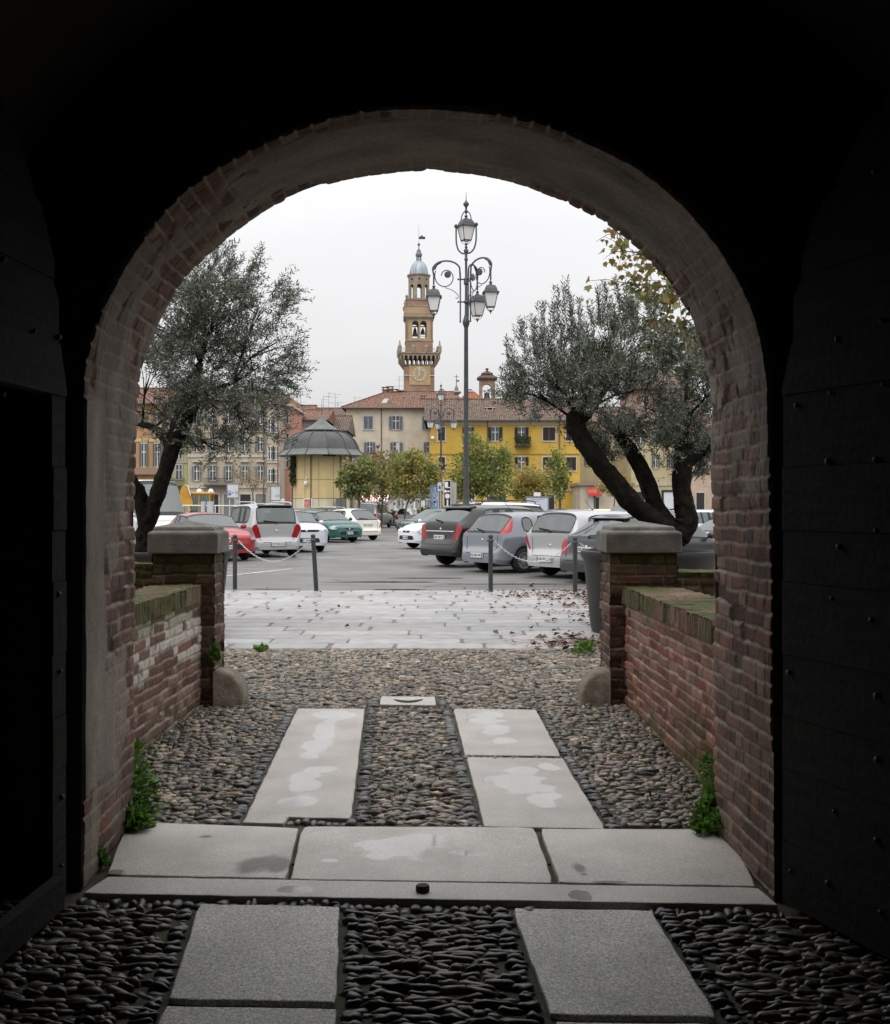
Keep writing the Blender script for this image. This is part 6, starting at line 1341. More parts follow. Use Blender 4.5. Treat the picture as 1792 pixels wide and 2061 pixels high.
shop(ye, 945, 955, 997, 1042, DK); shop(ye, 981, 1000, 999, 1042, PURP); shop(ye, 1003, 1018, 999, 1042, DK); shop(ye, 1060, 1078, 996, 1042, DK); shop(ye, 1100, 1116, 996, 1042, DK)
sg = MB(); sg.lathe([(0, -.02), (.32, -.02), (.32, .02), (0, .02)], (ye.X(950), -.1, ye.H(1009)), 16, R=Matrix.Rotation(PI/2, 3, 'X')); sg.build('round_sign', M_WHITE, ye.e); wl = MB(); wl.ball((ye.X(871), -.3, ye.H(882)), .22, 10, 8); wl.tube([(ye.X(871), 0, ye.H(895)), (ye.X(871), -.3, ye.H(886))], .03, 5); wl.build('wall_lamp', M_LAMPGLASS, ye.e, smooth=True)
# house behind with fresh orange tiles
nr = House('tiled_house', 'roof patched with fresh orange tiles behind the yellow house', 925, 975, 158, 812, 10, stucco('ochre_back', (.4, .33, .24))); nr.gable(793, .4, TILE3, 1.6, 1.6, 4)
# single storey cream shop with red awning
rs = House('cream_shop', 'low cream shop with a small red awning', 1168.5, 1272, 126, 977, 9, stucco('warm_cream', (.52, .46, .36)))
q = MB(); q.span((-rs.hw-.3, -.4, rs.h), (rs.hw+.3, 9.3, rs.h+.3)); q.build('roof', mat('flat_roof_edge', (.28, .2, .17), .85), rs.e)
shop(rs, 1184, 1196, 1001, 1043, CURT); shop(rs, 1198, 1206, 1001, 1043, DK)
aw = MB(); a, b, z1, z0 = rs.X(1182), rs.X(1209), rs.H(984), rs.H(994); k = 8
vs = [(x, -1.1*math.sin(PI/2*i/k), z0+(z1-z0)*math.cos(PI/2*i/k)) for i in range(k+1) for x in (a, b)]; vs += [(a, -1.1, z0-.25), (b, -1.1, z0-.25)]; aw.add(vs, [(2*i, 2*i+1, 2*i+3, 2*i+2) for i in range(k+1)]); aw.build('awning', mat('red_awning', (.5, .05, .045), .7), rs.e, smooth=True)
# pale yellow houses behind the right olive
r2 = House('pale_house', 'pale yellow house half hidden by the right olive crown', 1271, 1392, 134, 850, 13, stucco('pale_yellow', (.50, .44, .27))); r2.gable(826, .5, TILE2, 0, 0, 6)
for x in (1282, 1312, 1342, 1372):
    for y in (868, 915): r2.window(x, x+16, y, y+26, 'open', SH_GREEN)
    shop(r2, x, x+15, 990, 1042, DK)
r2.band(975, .3, TRIM)
r3 = House('rosy_house', 'rosy cream house at the right edge of the arch', 1392.5, 1560, 130, 862, 13, stucco('rosy', (.50, .38, .29))); r3.gable(838, .5, TILE, 0, 0, 6)
for x in (1402, 1436, 1470, 1504):
    for y in (880, 928): r3.window(x, x+16, y, y+26, 'open', SH_GREEN)
    shop(r3, x, x+16, 992, 1042, DK)
r4 = House('brown_roofed_house', 'tall house with brown hipped roof rising behind the right olive', 1282, 1398, 168, 782, 16, stucco('brownish', (.36, .25, .19))); r4.gable(736, .6, TILE2, 4.5, 4.5, 8)
for x in (1296, 1322, 1348, 1374): r4.window(x, x+10, 796, 818, 'closed', SH_BROWN)
r6 = House('straw_house', 'straw coloured house seen over the low cream shop', 1160, 1290, 152, 848, 12, stucco('straw', (.50, .43, .28))); r6.gable(822, .5, TILE2, 0, 0, 6)
for x in (1176, 1206, 1236, 1262):
    for y in (866, 912): r6.window(x, x+15, y, y+24, 'open', SH_GREEN)
for nm, lab, x0, x1, Z, ev, rg, colr in (('tan_house', 'tan house left of the orange palazzo, outside the arch', -80, 149, 112, 818, 790, (.45, .33, .2)), ('grey_house', 'greyish house far left along the square', -330, -81, 114, 806, 780, (.42, .4, .35)), ('ochre_house', 'ochre house right of the rosy house, outside the arch', 1561, 1790, 128, 850, 826, (.48, .34, .18))):
    hx = House(nm, lab, x0, x1, Z, ev, 13, stucco(nm, colr)); hx.gable(rg, .5, TILE, 0, 0, 6)
    for i in range(7):
        x = x0+12+i*(x1-x0-20)/7
        for y in (858, 915): hx.window(x, x+17, y, y+27, 'open', SH_GREEN)
# left row
orh = House('orange_house', 'orange tan palazzo with tall shuttered windows behind the left olive', 150, 325.5, 112, 812, 13, stucco('orange_tan', (.46, .27, .14))); orh.gable(785, .6, TILE, 0, 0, 6.5)
for y in (857, 886): orh.band(y, .3, mat('yellow_band', (.55, .42, .22), .8))
orh.band(948, .7, mat('balcony_band', (.3, .2, .14), .8), out=.5, nm='balcony_ledge')
for x in (160, 190, 220, 252, 281, 308): orh.window(x, x+17, 829, 853, 'open', SH_GREEN); orh.window(x, x+18, 893, 939, 'open', SH_GREEN); shop(orh, x+1, x+16, 985, 1040, DK)
gy = House('green_yellow_house', 'narrow pale green yellow house beside the olive trunk', 326, 377.5, 113, 824, 12, stucco('lime', (.47, .48, .27))); gy.gable(806, .4, TILE2, 0, 0, 6)
for x in (335, 355):
    for y in (850, 896, 936): gy.window(x, x+11, y, y+28, 'plain', SH_GREEN)
gy.band(930, .14); q = MB(); q.span((gy.X(329), -.8, gy.H(980)), (gy.X(376), 0, gy.H(978)))
for i in range(24): q.tube([(gy.X(329.5+i*2), -.75, gy.H(978)), (gy.X(329.5+i*2), -.75, gy.H(964))], .02, 4)
q.tube([(gy.X(329), -.75, gy.H(964)), (gy.X(376), -.75, gy.H(964))], .03, 4); q.build('balcony', M_IRON, gy.e); shop(gy, 334, 347, 992, 1040, DK); shop(gy, 355, 368, 992, 1040, DK)
be = House('beige_palazzo', 'wide beige palazzo with pedimented windows above shops', 378, 538, 111, 806, 13, stucco('beige', (.47, .40, .30))); be.gable(788, .6, TILE2, 0, 0, 6.5)
for y in (868, 918, 980): be.band(y, .22)
for i, x in enumerate((386, 418, 450, 483, 514)):
    for y in (826, 880): be.window(x, x+20, y, y+27, 'open', SH_PALE)
    be.window(x, x+21, 938, 966, 'open', SH_PALE); q = MB(); q.span((be.X(x+2), -.3, be.H(930)), (be.X(x+19), 0, be.H(927))); q.build('pediment', TRIM, be.e)
    shop(be, x+1, x+22, 995, 1040, DK if i % 2 else mat('grey_shutter_door', (.2, .2, .2), .6))
bx = MB(); bx.span((be.X(414), -.9, be.H(979)), (be.X(472), 0, be.H(976)))
for i in range(28): bx.tube([(be.X(414.5+i*2.1), -.85, be.H(976)), (be.X(414.5+i*2.1), -.85, be.H(963))], .02, 4)
bx.tube([(be.X(414), -.85, be.H(963)), (be.X(472), -.85, be.H(963))], .03, 4); bx.build('balcony', M_IRON, be.e); be.pipe(531)
b2 = House('stone_house', 'narrow beige house wedged beside the pink house', 538.5, 562.5, 110, 812, 12, stucco('stone', (.44, .38, .3))); b2.gable(800, .2, TILE2, 0, 0, 6)
for x in (541, 552):
    for y in (845, 900, 945): b2.window(x, x+8, y, y+24, 'plain')
b2.band(930, .15); b2.pipe(560, m=mat('copper_pipe', (.32, .13, .09), .6))
pk = House('pink_house', 'narrow salmon pink house taller than its neighbours', 563, 584, 114, 818, 11, stucco('salmon', (.52, .26, .20))); q = MB(); q.span((-pk.hw-.25, -.3, pk.h), (pk.hw+.25, 11, pk.h+.25)); pk.roof = q.build('roof', TRIM, pk.e); q = MB(); q.span((-pk.hw, .3, pk.h+.25), (pk.hw, 8, pk.h+.95)); q.build('roof_parapet', mat('orange_parapet', (.42, .2, .1), .85), pk.roof); pk.rd = 2
for y in (828, 874, 918): pk.window(570.5, 581, y, y+23, 'plain', SH_GREEN)
pk.pipe(565.5, m=mat('copper_pipe', (.32, .13, .09), .6)); pk.chimney(576, 797, .5, 2, 803)
bl = House('blue_house', 'pale blue house with red roof left of the domed kiosk', 584.5, 652, 124, 845, 10, stucco('blue', (.40, .45, .56))); bl.gable(828, .5, TILE, 0, 0, 6)
for x in (590, 603, 616, 630): bl.window(x, x+5, 855, 876, 'plain', SH_GREEN); bl.window(x, x+5, 900, 924, 'plain', SH_GREEN)
do = House('dormer_house', 'yellowish gabled attic with a round headed window over the blue house', 588, 624, 132, 838, 7, stucco('attic', (.46, .38, .24))); do.gable(819, .4, TILE, 0, 0, 4); do.window(606, 613, 826, 838, 'plain'); do.antenna(605, 787, 822); do.antenna(598, 792, 822)
br = House('roof_jumble_house', 'brown roofs jumbled behind the domed kiosk', 626, 699, 150, 836, 9, stucco('smoky', (.34, .29, .24))); br.gable(824, .3, TILE2, 0, 0, 5)
for x, y in ((651, 797), (662, 790), (675, 793), (680, 808)): br.antenna(x, y, 826)
q = MB(); q.span((br.X(681), -.4, br.H(846)), (br.X(690), 0, br.H(839))); q.build('air_conditioner', M_WHITE, br.e)
r5 = House('brown_gable_house', 'brown tiled roof slope right above the kiosk dome', 640, 696, 128, 866, 10, stucco('umber', (.3, .24, .19))); r5.gable(840, .3, TILE2, 0, 0, 6)
# low tiled house behind the kiosk with brick chimney and weathercock
lo = House('low_tiled_house', 'low tiled house with rooster weathervane behind the kiosk', 716, 796, 100, 944, 8, stucco('low', (.45, .36, .24))); lo.gable(917, .4, TILE2, 0, 2.5, 4); lo.chimney(761, 911, .8, 3, 938, mat('red_brick_stack', (.3, .1, .06), .9))
q = MB(); Zc = 103; f = lambda px, py: ((px-CX)*Zc/F-lo.ox, 3, EYE-(py-HY)*Zc/F); q.tube([f(761, 911), f(761, 902)], .03, 5)
pts = [(757, 899), (759, 896), (761, 897.5), (763, 895.5), (764.5, 894.5), (764.8, 897), (763.6, 900), (761.6, 902.6), (759.4, 902), (758, 900.5)]; q.prism([f(*p) for p in pts], (0, .06, 0)); q.build('weathercock', M_IRON, lo.roof)
# market hut with striped awning, grey cabins with barred windows
hu = House('market_hut', 'low pale market hut with barred windows behind the far cars', 782, 868, 97, 1000, 5, mat('cabin_panel', (.5, .5, .47), .7, var=.08, vscale=2), cat='hut'); q = MB(); q.span((-hu.hw-.15, -.25, hu.h), (hu.hw+.15, 5.2, hu.h+.35)); q.build('roof', mat('cabin_roof', (.22, .22, .22), .8), hu.e)
for x in (797, 836, 852):
    o = hu.window(x, x+16, 1006, 1024, 'none', trim=M_WHITE); b_ = MB()
    for i in range(6): xx = hu.X(x+16*(i+.5)/6); b_.tube([(xx, -.06, hu.H(1024)), (xx, -.06, hu.H(1006))], .03, 4)
    b_.build('window_bars', M_WHITE, o)
sa = empty('market_stall', ((748-CX)/F*90, 90, 0), 0, 'market stall under a red and white striped awning', 'stall'); S_ = 90/F; q = MB(); q2 = MB(); n = 22; x0, x1 = (718-748)*S_, (781-748)*S_; zt, zb_ = EYE-(996-HY)*S_, EYE-(1010-HY)*S_
for i in range(n): a = x0+(x1-x0)*i/n; b = x0+(x1-x0)*(i+1)/n; (q if i % 2 else q2).prism([(a, 1.4, zt), (b, 1.4, zt), (b, -.6, zb_), (a, -.6, zb_)], (0, 0, .04))
q.build('awning_white', M_WHITE, sa)['kind'] = 'stuff'; q2.build('awning_red', mat('awning_red', (.45, .08, .06), .7), sa)['kind'] = 'stuff'; q = MB()
for i in range(14): q.ball((x0+(x1-x0)*(i+.5)/14, -.62, zb_-.08), (.12, .03, .13), 8, 6)
o = q.build('awning_valance', mat('valance_grey', (.3, .31, .33), .7), sa); o['kind'] = 'stuff'; q = MB(); q.span((x0, 0, 0), (x1, 1.4, 1.5)); q.build('counter', mat('stall_counter', (.35, .35, .34), .7), sa)
for x in (x0+.05, x1-.05): q = MB(); q.tube([(x, -.5, 0), (x, -.5, zb_)], .04, 6); q.build('post', M_STEEL, sa)

# ================================================================== domed kiosk
def kiosk():
    Z = 71.0; s = Z/F; X0 = (648-CX)*s; e = empty('domed_kiosk', (X0, Z, 0), 0, 'round yellow kiosk with grey ribbed metal dome', 'kiosk'); zz = lambda y: EYE-(y-HY)*s*.985; n = 12; ph = PI/12
    W = MB(); r = 58*s; W.lathe([(r, -.2), (r, zz(1003))], n=n, ph=ph); W.build('lower_wall', mat('kiosk_pale_panel', (.64, .59, .44), .7, var=.06, vscale=2), e)
    W = MB(); W.lathe([(r*1.002, zz(1003)), (r*1.002, zz(914))], n=n, ph=ph); W.build('upper_wall', mat('kiosk_yellow_panel', (.64, .50, .25), .7, var=.06, vscale=2), e)
    D = MB(); prof = [(89*s, zz(917.5)), (89.5*s, zz(916)), (83*s, zz(910.5)), (76*s, zz(904)), (76*s, zz(901.8)), (74*s, zz(896.5)), (71.3*s, zz(890.5)), (68*s, zz(885)), (64.3*s, zz(880.8)), (60*s, zz(877)), (54*s, zz(873)), (46*s, zz(869.8)), (34*s, zz(867.5))]
    ZM = mat('zinc_dome', (.06, .063, .06), .55, metal=.1, var=.25, vscale=1.5); ZL = mat('zinc_lip', (.12, .127, .12), .5, metal=.1, var=.2, vscale=2)
    D.lathe(prof[4:], n=n, ph=ph, caps=False); D.build('dome', ZM, e)
    D = MB(); D.lathe(prof[:5], n=n, ph=ph, caps=False); D.lathe([(88*s, zz(917.8)), (57*s, zz(916))], n=n, ph=ph, caps=False); D.build('eaves_skirt', ZL, e)
    Rb = MB()
    for i in range(n): a = ph+2*PI*i/n; Rb.tube([(q*math.cos(a), q*math.sin(a), z+.02) for q, z in prof[1:]], .035, 5)
    Rb.build('dome_ribs', ZM, e)['kind'] = 'stuff'
    L_ = MB(); L_.lathe([(33*s, zz(869)), (33*s, zz(863))], n=n, ph=ph); L_.build('lantern_shadow_band', M_BLACK, e)  # black band stands in for the shadow under the lantern roof
    L_ = MB(); L_.lathe([(36*s, zz(864.5)), (36*s, zz(863.5)), (30*s, zz(860)), (20*s, zz(853.5)), (11*s, zz(846)), (5*s, zz(839)), (1.6*s, zz(833)), (.8*s, zz(826)), (1.3*s, zz(824)), (.6*s, zz(820)), (.3*s, zz(803))], n=n, ph=ph); L_.build('lantern_roof', ZL, e)
    for a in [ph+2*PI*i/n for i in range(0, n, 2)]: p = MB(); p.tube([(r*1.03*math.cos(a), r*1.03*math.sin(a), 0), (r*1.03*math.cos(a), r*1.03*math.sin(a), zz(915))], .04, 6); p.build('downpipe', DPIPE, e)
    # panel joints on the visible faces, door, posters
    g = MB()
    for i in range(n):
        a0, a1 = ph+2*PI*i/n, ph+2*PI*(i+1)/n; P0 = Vector((r*math.cos(a0), r*math.sin(a0), 0)); P1 = Vector((r*math.cos(a1), r*math.sin(a1), 0)); o = (P0+P1).normalized()*.012
        for y in (965, 1003): z = Vector((0, 0, zz(y))); g.tube([P0+o+z, P1+o+z], .011, 4)
        for t in (.5, ): m_ = P0.lerp(P1, t)+o; g.tube([m_, m_+Vector((0, 0, zz(916)))], .010, 4)
    g.build('panel_joints', DPIPE, e)['kind'] = 'stuff'
    def onface(px, w, y0, y1, m, nm, out=.03):
        x = (px-648)*s
        for k in range(n):
            a0, a1 = ph+2*PI*k/n, ph+2*PI*(k+1)/n; xa, xb = r*math.cos(a0), r*math.cos(a1)
            if math.sin((a0+a1)/2) < 0 and min(xa, xb) <= x <= max(xa, xb): break
        t = (x-xa)/(xb-xa); p0 = Vector((xa, r*math.sin(a0), 0)); p1 = Vector((xb, r*math.sin(a1), 0)); dr = (p1-p0).normalized(); am = (a0+a1)/2; c = p0.lerp(p1, t)+Vector((math.cos(am), math.sin(am), 0))*out
        q = MB(); q.box(c+Vector((0, 0, (zz(y0)+zz(y1))/2)), (w*s/max(.4, abs(dr.x)), .05, zz(y0)-zz(y1)), rz=math.atan2(dr.y, dr.x)); return q.build(nm, m, e)
    onface(690, 17, 1003.5, 1062, mat('kiosk_door_grey', (.16, .165, .15), .6), 'door'); onface(627, 18, 1003, 1024, M_WHITE, 'poster_frame'); onface(627, 14, 1005, 1022, mat('rosy_poster', (.5, .2, .14), .6, var=.6, vscale=6), 'poster', .05); onface(588, 17, 977, 1024, mat('notice_brown', (.05, .035, .035), .4), 'notice_window')
    onface(668, 25, 914.5, 919, M_BLACK, 'dark_transom')
    p = MB(); p.ball((r*math.cos(-2.0)*1.06, r*math.sin(-2.0)*1.08, zz(973)), (.12, .12, .16), 8, 6); p.tube([(r*math.cos(-2.0), r*math.sin(-2.0), zz(960)), (r*math.cos(-2.0)*1.08, r*math.sin(-2.0)*1.08, zz(966))], .03, 5); p.build('flood_lamp', M_LAMPGLASS, e)
    rr = np.random.default_rng(8); n_ = 900; a = rr.normal(-2.72, .07, n_); h = rr.beta(1.3, 1.2, n_); P = np.stack([r*1.05*np.cos(a), r*1.05*np.sin(a), zz(974)+(zz(918)-zz(974))*h], 1)+rr.normal(size=(n_, 3))*.07; D_ = unit(rr.normal(size=(n_, 3))+np.array((0, 0, -.8))); Nn = unit(np.cross(D_, rr.normal(size=(n_, 3)))); V, Q, c = leaf_quads(P, D_, Nn, rr.uniform(.1, .2, n_), rr.uniform(.06, .12, n_), np.array((.04, .055, .02))*rr.uniform(.4, 1.6, (n_, 1))); o = link_mesh('ivy', np_mesh('ivy', V, Q, c), M_FERN); o.location = e.location; tag(o, 'ivy climbing the left side of the domed kiosk', 'ivy')
kiosk()

# ================================================================== clock tower
def arch_panel(mb, w, zb, zt, ops, th, xf):
    """wall strip of width w between zb and zt with round-headed openings ops=(x0,x1,z0,z1top); xf maps (x,y,z)"""
    xs = sorted(ops); cur = -w/2
    def sp(a, b): 
        vs = [(x, y, z) for z in (a[2], b[2]) for x, y in ((a[0], a[1]), (b[0], a[1]), (b[0], b[1]), (a[0], b[1]))]; mb.add([xf(*v) for v in vs], [(3, 2, 1, 0), (4, 5, 6, 7), (0, 1, 5, 4), (1, 2, 6, 5), (2, 3, 7, 6), (3, 0, 4, 7)])
    for x0, x1, z0, z1 in xs:
        sp((cur, 0, zb), (x0, th, zt)); r = (x1-x0)/2; c = (x0+x1)/2; zs = z1-r
        if z0 > zb: sp((x0, 0, zb), (x1, th, z0))
        k = 8; arc = [(c-r*math.cos(PI*i/k), zs+r*math.sin(PI*i/k)) for i in range(k+1)]
        for i in range(k):
            (xa, za), (xb, zb2) = arc[i], arc[i+1]; vs = [(xa, 0, za), (xb, 0, zb2), (xb, 0, zt), (xa, 0, zt), (xa, th, za), (xb, th, zb2), (xb, th, zt), (xa, th, zt)]; mb.add([xf(*v) for v in vs], [(0, 1, 2, 3), (7, 6, 5, 4), (0, 4, 5, 1), (3, 2, 6, 7)])
        cur = x1
    sp((cur, 0, zb), (w/2, th, zt))
def tower():
    Z = 250.0; s = Z/F; X0 = (842.7-CX)*s; e = empty('clock_tower', (X0, Z+3, 0), R_(4), 'tall brown brick clock tower with arched belfry and small grey dome', 'tower'); zz = lambda y: EYE-(y-HY)*s
    BR = mat('tower_brick', (.29, .185, .13), .9, var=.22, vscale=.5, bump=.2, bscale=3); BL = mat('tower_ochre_brick', (.38, .27, .165), .9, var=.2, vscale=.4); ST = mat('tower_stone', (.29, .24, .18), .85, var=.2, vscale=.8); LEAD = mat('dome_lead', (.34, .38, .44), .45, metal=.3, var=.15, vscale=1)
    def blk(nm, m, tiers):
        q = MB()
        for w, y0, y1 in tiers: q.span((-w*s/2, -w*s/2, zz(y0)), (w*s/2, w*s/2, zz(y1)))
        return q.build(nm, m, e)
    blk('shaft', BR, [(60, 1040, 735)])
    q = MB(); q.span((-21*s, -30*s-.15, zz(775)), (22*s, -30*s, zz(736))); q.build('clock_panel', mat('clock_orange_plaster', (.43, .30, .155), .85, var=.12, vscale=.8), e)
    c = MB(); Rm = Matrix.Rotation(PI/2, 3, 'X'); cy = -30*s-.2; zc = zz(753); c.lathe([(0, -.04), (14.6*s, -.04), (14.6*s, .06), (0, .06)], (0, cy, zc), 36, R=Rm); cl = c.build('clock_face', mat('clock_ivory', (.52, .46, .34), .7, var=.1, vscale=2), e)
    c = MB(); c.lathe([(0, 0), (9*s, 0), (9*s, .06), (0, .06)], (0, cy-.05, zc), 30, R=Rm); c.build('dial_centre', mat('dial_ochre', (.40, .28, .17), .8, var=.25, vscale=2), cl)
    c = MB()
    for k in range(12): a = k*PI/6; c.box((math.sin(a)*11.8*s, cy-.08, zc+math.cos(a)*11.8*s), (.14, .05, .42), R=Matrix.Rotation(a, 3, 'Y'))
    c.build('hour_marks', mat('faded_marks', (.3, .24, .18), .8), cl)['kind'] = 'stuff'
    c = MB(); c.box((-.1, cy-.16, zc+.55), (.13, .05, 1.9)); c.build('clock_hand', M_WHITE, cl)
    q = MB(); q.span((-30*s-.1, -30*s-.2, zc-.35), (-15*s, -30*s-.02, zc-.25)); q.span((20*s, -30*s-.2, zc-.35), (30*s, -30*s-.02, zc-.25)); q.build('cable_bracket', M_WHITE, e)
    # machicolated gallery
    q = MB()
    for k in range(6): t = k/5; w = (60+20*t**1.4)*s; q.span((-w/2, -w/2, zz(737-9*t)), (w/2, w/2, zz(737-9*(t+.2)))) if k < 2 else None
    q.build('gallery_base', BR, e)
    m = MB(); n = 9; w = 82*s; zb, zt = zz(731), zz(715)
    for r in range(4):
        Rz = Matrix.Rotation(r*PI/2, 3, 'Z'); xf = lambda x, y, z: Rz @ Vector((x, y-w/2, z)); arch_panel(m, w, zz(723), zt, [(-w/2+w*(k+.16)/n, -w/2+w*(k+.84)/n, zz(723)+.0, zz(716.5)) for k in range(n)], .5, xf)
        for k in range(n+1):
            x = max(-w/2+.15, min(w/2-.15, -w/2+w*k/n)); xb = max(-29*s, min(29*s, x)); m.add([Rz @ Vector(v) for v in [(x-.13, -w/2, zz(723)), (x+.13, -w/2, zz(723)), (x+.13, -29.8*s, zz(723)), (x-.13, -29.8*s, zz(723)), (xb-.13, -31*s, zz(738)), (xb+.13, -31*s, zz(738)), (xb+.13, -29.8*s, zz(738)), (xb-.13, -29.8*s, zz(738)), ]], [(0, 1, 2, 3), (7, 6, 5, 4), (0, 4, 5, 1), (1, 5, 6, 2), (3, 7, 4, 0)])
    m.build('machicolation', ST, e); blk('gallery_floor', ST, [(82, 715.5, 712.5), (85, 712.5, 710)])
    p = MB(); W = 40*s
    for r in range(4):
        Rz = Matrix.Rotation(r*PI/2, 3, 'Z')
        for x in (-W, -13*s, 13*s): v = Rz @ Vector((x, -W, 0)); p.lathe([(.42, zz(710)), (.42, zz(700)), (.5, zz(699.5)), (.3, zz(697)), (.1, zz(690 if x == -W else 697)), (.18, zz(689 if x == -W else 696.5)), (.0, zz(686 if x == -W else 695))], (v.x, v.y, 0), 8)
        for z in (703, 706.5): p.tube([Rz @ Vector((-W, -W, zz(z))), Rz @ Vector((W, -W, zz(z)))], .05, 4)
    p.build('parapet_pinnacles', ST, e)
    blk('upper_shaft', BR, [(54, 710, 685.5)]); blk('belfry_sill', ST, [(56, 686.5, 683.5)])
    m = MB(); w = 54*s
    for r in range(4): Rz = Matrix.Rotation(r*PI/2, 3, 'Z'); xf = lambda x, y, z: Rz @ Vector((x, y-w/2, z)); arch_panel(m, w, zz(684), zz(643), [(-14.3*s, -1.9*s, zz(680), zz(645)), (1.9*s, 14.3*s, zz(680), zz(645))], .55, xf)
    m.build('belfry', BL, e)
    m = MB(); m.lathe([(1.3*s*4, zz(672)), (1.1*s*4, zz(668)), (.8*s*4, zz(660)), (.3*s*4, zz(655)), (0, zz(654))], (-8*s, 0, 0), 14); m.lathe([(1.2*s*4, zz(668)), (.9*s*4, zz(662)), (.3*s*4, zz(656)), (0, zz(655))], (8*s, 0, 0), 14); m.span((-26*s, -.1, zz(654)), (26*s, .1, zz(652)))
    m.build('bells', M_IRON, e, smooth=True)
    b = MB()
    for z in (673, 676.5): 
        for yy in (-w/2+.3, w/2-.3): b.tube([(-w/2, yy, zz(z)), (w/2, yy, zz(z))], .06, 4)
    b.build('belfry_rail', M_IRON, e)
    blk('belfry_cornice', ST, [(55, 643, 640.5), (58, 640.5, 638), (61.5, 638, 635)]); blk('attic_block', BL, [(61, 635, 632), (62, 632, 629.5), (60, 629.5, 617)]); blk('attic_cornice', ST, [(61.5, 617, 614.5)]); blk('upper_tier', BR, [(52, 614.5, 603)]); blk('tier_cornice', ST, [(54.5, 603, 600)])
    p = MB()
    for sx in (-1, 1):
        for sy in (-1, 1):
            for wq, y0, y1 in ((29, 614.5, 606), (25.5, 600, 592)): p.lathe([(.3, zz(y0)), (.3, zz(y0-4)), (.36, zz(y0-4.5)), (.1, zz(y1+1)), (0, zz(y1))], (sx*wq*s, sy*wq*s, 0), 8)
    p.build('corner_finials', ST, e)
    # octagonal lantern stage
    m = MB(); ro = 21*s; wf = 2*ro*math.tan(PI/8)
    for r in range(8): Rz = Matrix.Rotation(r*PI/4, 3, 'Z'); xf = lambda x, y, z: Rz @ Vector((x, y-ro, z)); arch_panel(m, wf, zz(600), zz(553), [(-wf*.25, wf*.25, zz(598), zz(569.5))], .4, xf)
    m.build('octagon_lantern', ST, e)
    m = MB()
    for r in range(8): a = r*PI/4-PI/2; m.lathe([(0, -.02), (.24, -.02), (.24, .02), (0, .02)], ((ro+.02)*math.cos(a), (ro+.02)*math.sin(a), zz(559)), 12, R=Matrix.Rotation(a+PI/2, 3, 'Z') @ Matrix.Rotation(PI/2, 3, 'X'))
    m.build('round_vents', M_BLACK, e); q = MB(); q.lathe([(22*s, zz(566)), (22.8*s, zz(565)), (22*s, zz(564))], n=8, ph=PI/8, caps=False); q.lathe([(22*s, zz(554)), (24*s, zz(552)), (25.5*s, zz(550)), (25.5*s, zz(548.8)), (19*s, zz(548.5))], n=8, ph=PI/8, caps=False); q.build('lantern_cornice', ST, e)
    d = MB(); prof = [(19.3*s, zz(549)), (19.3*s, zz(545)), (18*s, zz(537)), (15.5*s, zz(530)), (11.5*s, zz(524.5)), (6.5*s, zz(520.5)), (5*s, zz(519))]; d.lathe(prof, n=24, caps=False); d.build('dome', LEAD, e, smooth=True); d = MB()
    for r in range(8): a = r*PI/4+PI/8; d.tube([(x*math.cos(a), x*math.sin(a), z) for x, z in prof], .09, 5)
    d.build('dome_ribs', LEAD, e)['kind'] = 'stuff'
    f = MB(); f.lathe([(5.2*s, zz(519.5)), (5.2*s, zz(518))], n=8)
    for r in range(8): a = r*PI/4; f.tube([(4.3*s*math.cos(a), 4.3*s*math.sin(a), zz(518)), (4.3*s*math.cos(a), 4.3*s*math.sin(a), zz(510))], .11, 5)
    f.lathe([(5.5*s, zz(510.5)), (6.8*s, zz(508)), (7*s, zz(506)), (5.5*s, zz(503)), (4*s, zz(499)), (4.4*s, zz(498)), (1.6*s, zz(495)), (.8*s, zz(489)), (2*s, zz(488)), (3.1*s, zz(486)), (2*s, zz(483)), (.4*s, zz(482)), (.25*s, zz(446))], n=12); f.build('finial', mat('finial_lead', (.16, .18, .19), .5), e, smooth=True)
    f = MB(); f.span((.3*s, -.05, zz(474.5)), (13*s, .05, zz(469.5))); f.span((4*s, -.05, zz(469.5)), (8*s, .05, zz(467))); f.build('weathervane', M_IRON, e)
tower()
